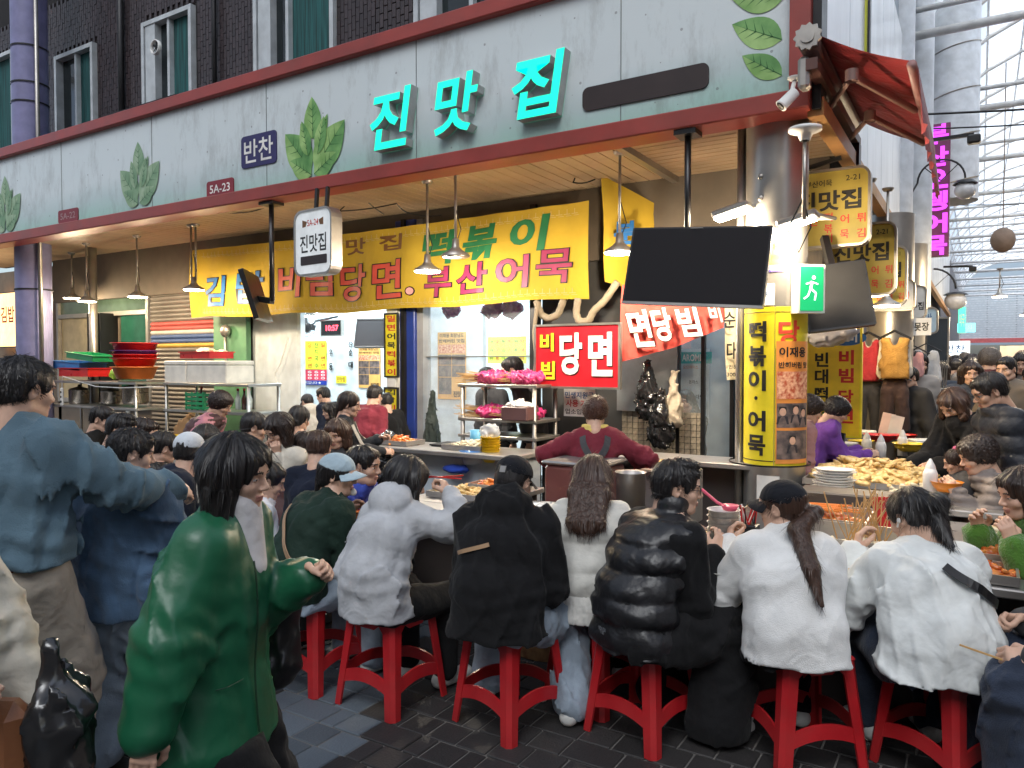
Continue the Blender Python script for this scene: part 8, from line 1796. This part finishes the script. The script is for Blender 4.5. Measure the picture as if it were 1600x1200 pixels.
# ---- the cook and the people behind
I = person('cook in a maroon shirt with short auburn hair seen from behind at the stall', 0, 0, 26, .93, None, (2, 8, 8), (0, -14, 0), fem=True, at=(930, 645, 5.05), hair='curly', hcol='red', hairn=1300, top=D_(name='shirt', mat=mar, w=.022, hem=.6, sl=.62, fold=.007), bottom=D_(mat=blk), shoes=shk, hands=[(-.30, .22, .94), (.22, .2, .97)], elbow=((-1, -.4, -.3), (1, -.5, -.3)))
for i in (0, 1): e, w = I['elb'][i], I['wr'][i]; v = Vol(); v.cap(e + (w - e) * .1, w, .058, .040, k=.01); v.disp.append(wrinkle(33, .008, 16)); V, Q = v.mesh(.011); link_mesh('sleeve_guard', np_mesh('sleeve_guard', V, Q, [blk]), I['root'], local=True)
n_ = I['nk']; v = Vol(); v.cap(n_ + np.array((-.03, -.01, -.03)), n_ + np.array((.03, -.01, -.03)), .062, .062, k=.02); v.disp.append(wrinkle(34, .012, 30)); v.cut(n_ + np.array((0, 0, -.065)), (0, 0, -1)).cut(n_ + np.array((0, 0, .012)), (0, 0, 1)); V, Q = v.mesh(.009); link_mesh('scarf', np_mesh('scarf', V, Q, [cloth('scarf_yellow', (.62, .48, .14))]), I['root'], local=True)
strap(I, on_cloth(I, (-.15, -.1, I['nb'][2] - .02), (.10, -.14, I['waist'][2])), .045, gryd, 'apron_strap'); strap(I, on_cloth(I, (.14, -.1, I['nb'][2] - .02), (-.10, -.14, I['waist'][2])), .045, gryd, 'apron_strap')
I = person('waitress in a black top with pale apron straps and tied hair looking right', 0, 0, -48, .95, None, (2, 8, 8), (-10, -12, 0), fem=True, at=(546, 632, 6.2), hair='tied', hcol='dbrown', hairn=800, top=D_(name='top', mat=cloth('charcoal_knit', (.03, .032, .036)), w=.022, hem=.6), bottom=D_(mat=blk), shoes=shk, hands=[(-.10, .35, 1.0), (.05, .38, .92)])
for s in (-1, 1): strap(I, on_cloth(I, (s * .10, -.12, I['nb'][2] - .02), (s * .05, -.14, I['waist'][2])), .03, cre, 'apron_strap'); strap(I, on_cloth(I, (s * .10, .12, I['nb'][2] - .03), (s * .08, .16, I['waist'][2])), .03, cre, 'apron_strap')
def seated_or_standing(label, at, yaw, S=.93, **k):
    k.setdefault('lean', (2, 10, 12)); k.setdefault('head', (0, -15, 0)); k.setdefault('hairn', 700); k.setdefault('bottom', D_(mat=blk, h=.018)); return person(label, 0, 0, yaw, S, at=at, **k)
ss = seated_or_standing; J = lambda m, **k: D_(name='jacket', mat=m, h=.015, **k)
ss('young person in a cream hooded jacket and grey cap eating in the dining room', (480, 628, 8.9), 70, .98, hair='crop', cap=(gryd,), top=J(cre, w=.04, hem=.6, hood=True), head=(10, -25, 0))
ss('man in a maroon sweater leaning over a dining room table', (586, 618, 8.0), 5, 1.0, hair='short', top=J(mar, hem=.6), lean=(10, 18, 12))
ss('woman with long dark hair and red lips at the back of the dining room', (515, 642, 8.3), 150, .9, fem=True, hair='mid', top=J(blk)); ss('dark haired guest behind the hooded guest in the dining room', (505, 618, 9.0), 100, .98, hair='short', top=J(navy_)); ss('dark haired guest at the right of the maroon sweater', (603, 628, 8.4), 60, .95, hair='short', top=J(blk))
I = ss('vendor in a brown quilted vest with pink sleeves bending by the second rack', (345, 632, 6.5), -62, .93, fem=True, hair='perm', hcol='dbrown', top=D_(name='shirt', mat=pnk, w=.02, hem=.6, sl=.6), lean=(10, 22, 16), head=(0, -25, 0)); garment(I, D_(name='quilted_vest', mat=brn, w=.04, hem=.6, sleeve=False, quilt=(.05, .012), fold=.003))
ss('man with glasses and swept black hair seated left of the black jacket', (190, 672, 5.4), -55, .95, sit=SEAT, hair='tuft', glasses=True, top=J(gryd)); ss('boy in a black jacket leaning forward beside the man with glasses', (226, 678, 5.6), -70, .95, sit=SEAT, hair='short', hcol='dbrown', top=J(blkp, w=.035, collar=(.065, .05)), lean=(4, 20, 18)); ss('person in a padded brown coat under the denim arm', (235, 745, 4.9), -50, .85, sit=.30, hair='crop', top=J(brn, w=.04, quilt=(.08, .015)))
ss('person in a white cap and dark navy coat behind the green leather jacket', (296, 706, 4.6), -30, .98, sit=SEAT, hair='crop', cap=(cloth('cap_white', (.62, .66, .70)), None, 0, False), top=J(navy_, w=.06), head=(60, -10, 0))
ss('guest in a beige coat with glasses eating red food behind the white table', (436, 672, 5.3), 165, .93, sit=SEAT, fem=True, hair='mid', glasses=True, hcol='dbrown', top=J(cre), hands=[(-.05, .2, 1.0), (.07, .2, 1.0)], head=(10, -25, 0), curl=(60, 60))
ss('woman with brown hair facing the camera behind the man in blue', (527, 678, 5.9), -165, .92, sit=SEAT, fem=True, hair='mid', hcol='brown', top=J(gryd)); ss('brown haired head seen from behind beside the man in blue', (499, 700, 4.9), 30, .9, sit=SEAT, hair='short', hcol='brown', top=J(navy_))
ss('young man in a blue shirt looking right at the end of the counter', (568, 728, 4.5), -75, .97, sit=SEAT, hair='short', hairn=1500, top=D_(name='shirt', mat=blu, w=.03, fold=.010), lean=(0, 12, 12), head=(5, -6, 0), hands=[(-.1, .35, .78), (.1, .35, .78)])
ss('kitchen worker in dark clothes bending behind the window glass on the right', (800, 578, 7.6), 120, .97, hair='short', top=J(gryd), lean=(4, 14, 16)); ss('kitchen worker in an apron left of the other behind the window glass', (760, 592, 8.0), 170, .95, fem=True, hair='tied', top=J(gryd), lean=(4, 12, 14))
ss('girl with long black hair eating behind the narrow glass door', (1070, 628, 7.6), 178, .95, sit=.5, fem=True, hair='longw', top=J(blk), hands=[(-.03, .16, 1.02), (.06, .2, .9)], head=(0, -5, 0), sk='c')
for lab, at, yaw, kw in (('seated diner in a dark coat left of the white cap', (256, 700, 5.3), -20, dict(hair='short', top=J(blkp, w=.04, quilt=(.1, .012)))), ('diner in a grey top behind the beige coated guest', (468, 655, 6.6), 10, dict(fem=True, hair='tied', top=J(gryd))), ('diner in navy between the brown quilted vest and the beige coat', (398, 668, 5.9), -40, dict(hair='short', top=J(navy_))), ('diner with short hair far left behind the boy in black', (160, 655, 6.4), -60, dict(hair='crop', top=J(blk))), ('diner in a cream jumper under the quilted vest vendor', (322, 690, 5.6), 30, dict(fem=True, hair='bob', top=J(cre))), ('diner in a brown jacket beside the woman in brown hair', (480, 700, 5.4), -10, dict(hair='short', hcol='dbrown', top=J(brn)))):
    ss(lab, at, yaw, .93, sit=SEAT, **kw)
# ---- walkers in the foreground
I = person('woman in a glossy green leather jacket with a black bob walking right in the foreground', 0, 0, -60, .95, None, (0, 4, 8), (-6, -8, 0), fem=True, at=(370, 742, 2.12), hair='bob', hairn=3500, top=D_(name='leather_jacket', mat=grl, w=.042, hem=.58, collar=(.075, .04), fold=.006, ff=10, wf=.15, st=(1.3, 1.3, .3), flare=.035, puffsl=.02, h=.010, wave=.01), bottom=D_(mat=blk, w=.03, wide=.03), shoes=shk, hands=[(-.10, .25, 1.02), (.30, -.05, .66)], curl=(80, 30), elbow=((-.3, -.6, -.8), (.5, -.6, -.4)), palm=((-.9, 0, .3), None), build=1.05)
sm = mat('seam_green', (.004, .035, .016), .5); z_ = I['nb'][2]; seams(I, sm, ((.10, .22, z_ - .1), (.10, .24, .62)), ((.16, .08, .80), (.16, .20, .80)))
v = Vol(); n_ = I['nb']; v.cap(n_ + np.array((0, .06, -.13)), n_ + np.array((0, .045, .05)), .055, .055, k=.02, w=(1, 0, 0), f=1.2); V, Q = v.mesh(.01); link_mesh('turtleneck', np_mesh('turtleneck', V, Q, [cloth('turtleneck_white', (.62, .60, .60))]), I['root'], local=True)
w_ = WM[I['root'].name]; v = Vol(); v.cap(w_ @ Vector((-.27, .10, .68)), w_ @ Vector((-.27, .12, .86)), .06, .045, k=.03, w=(0, 1, 0), f=1.3); v.disp.append(wrinkle(35, .012, 14)); V, Q = v.mesh(.012); t = thing('handbag', 'black handbag on the far side of the green leather jacket', 'bag', w_ @ Vector((-.30, .14, .5))); link_mesh('bag_body', np_mesh('bag_body', V, Q, [M_black]), t)
I = person('man in a blue denim jacket seen from behind with his arm round a boy', 0, 0, 18, 1.0, None, (0, 2, 4), (-14, -8, 0), at=(38, 610, 2.78), hair='short', hairn=3000, top=D_(name='denim_jacket', mat=denim, w=.045, puffsl=.005, hem=.93, collar=(.075, .05), fold=.009, flare=.02, h=.011), bottom=D_(mat=kha, w=.03, wide=.03), shoes=shb, hands=[(-.30, .05, .80), (.33, .44, 1.13)], elbow=(None, (1, -.2, -1.3)), build=1.08)
for s in (-1,): strap(I, on_cloth(I, (s * .165, -.18, I['nb'][2] - .04), (s * .17, -.18, .97), 16), .005, denimd, 'seam', .002)
v = Vol(); P_ = I['P0']; v.cap(P_ + np.array((0, 0, -.08)), P_ + np.array((0, 0, .06)), .15, .14, w=(1, 0, 0), f=1.35).cut((0, 0, .83), (0, 0, -1)); V, Q = v.mesh(.013); link_mesh('shirt_tail', np_mesh('shirt_tail', V, Q, [redc]), I['root'], local=True)
I = person('boy in a dark blue denim jacket and pale jeans under the man\'s arm', 0, 0, 22, .88, None, (0, 4, 6), (-45, -12, 0), at=(206, 708, 3.1), hair='short', hairn=2200, top=D_(name='denim_jacket', mat=denimd, w=.045, hem=.64, collar=(.07, .04), fold=.008, h=.011), bottom=D_(mat=jean, w=.03, wide=.03, fold=.012), shoes=shb, hands=[(-.24, .02, .66), (.22, .16, .70)])
I = person('woman in a cream coat at the left edge carrying a black plastic bag', 0, 0, -60, .97, None, (0, 6, 8), (0, -6, 0), fem=True, at=(-112, 745, 1.85), hair='shag', hcol='dbrown', hairn=1500, hipz=None, top=D_(name='coat', mat=cre, w=.045, hem=.35, collar=(.08, .05), fold=.010), bottom=D_(mat=mar, w=.02), shoes=shw, hands=[(-.15, .25, .75), (.20, .30, .93)], curl=(60, 75))
w_ = WM[I['root'].name]; c = atD(92, 1120, 1.78); v = Vol(); v.cap(c + Vector((-.03, 0, .17)), c + Vector((0, 0, .04)), .015, .055, k=.03).cap(c, c - Vector((0, 0, .2)), .068, .07, k=.04); v.disp.append(wrinkle(36, .018, 24, (1.4, 1.4, .3))); V, Q = v.mesh(.012); tag(link_mesh('plastic_bag', np_mesh('plastic_bag', V, Q, [MATS['black_bag']])), 'bulging black plastic bag carried by the woman in the cream coat', 'bag')
c = atD(-22, 1165, 1.75); t = thing('shoulder_bag', 'brown leather shoulder bag at the lower left corner', 'bag', c - Vector((0, 0, .14))); R = Matrix.Rotation(R_(-60), 3, 'Z'); MB().box(c, (.09, .22, .22), R, .035).build('bag_body', red_bag, t); MB().box(c + R @ Vector((.052, 0, .03)), (.006, .05, .02), R).build('clasp', mat('brass', (.6, .42, .15), .3, metal=.9), t)
# ---- the far crowd: simple figures shared by copies
def crowd():
    om = []
    for k in range(5):
        m, n, l, b = _nt('crowd_coat_%d' % k); b.inputs['Roughness'].default_value = .85; b.inputs['Base Color'].default_value = (*[(.012, .012, .014), (.03, .04, .06), (.16, .13, .10), (.30, .28, .26), (.12, .03, .03)][k], 1); om.append(m)
    protos = []; r = random.Random(9)
    for k in range(5):
        I = person(('shopper in a black coat in the dense far crowd', 'shopper in a slate blue coat in the dense far crowd', 'shopper in a tan coat in the dense far crowd', 'shopper in a pale grey coat in the dense far crowd', 'shopper in a dark red coat in the dense far crowd')[k], 0, 0, 0, .95 + .03 * k, None, (2, 6, 8), (r.uniform(-30, 30), -8, 0), fem=k % 2 == 0, hair=('short', 'mid', 'crop', 'bob', 'perm')[k], hcol=('black', 'dbrown', 'black', 'black', 'grey')[k], hairn=150, group='far crowd in the arcade', top=D_(name='coat', mat=om[k], w=.045, hem=.55, h=.022, fold=.006), bottom=D_(mat=blk, h=.025), lod=0); protos.append(I['root'])
    spots = []; y = 8.2
    while y < 56 and len(spots) < 90:
        for q in range(3):
            spots.append((-.75 + (.85 + .052 * y) * (q + r.uniform(.1, .9)) / 3, y + r.uniform(-.3, .3)))
        y += .75 + .02 * y
    spots = [s for s in spots if s[1] > 8.6]
    for i, (x, y) in enumerate(spots[:90]):
        p = protos[i % 5]; a = R_(r.choice((0, 180, 20, -20, 160, 200)) + r.uniform(-20, 20))
        if i < 5: p.location = (x, y, 0); p.rotation_euler.z = a
        else: copy_tree(p, (x, y, 0), a)
crowd()
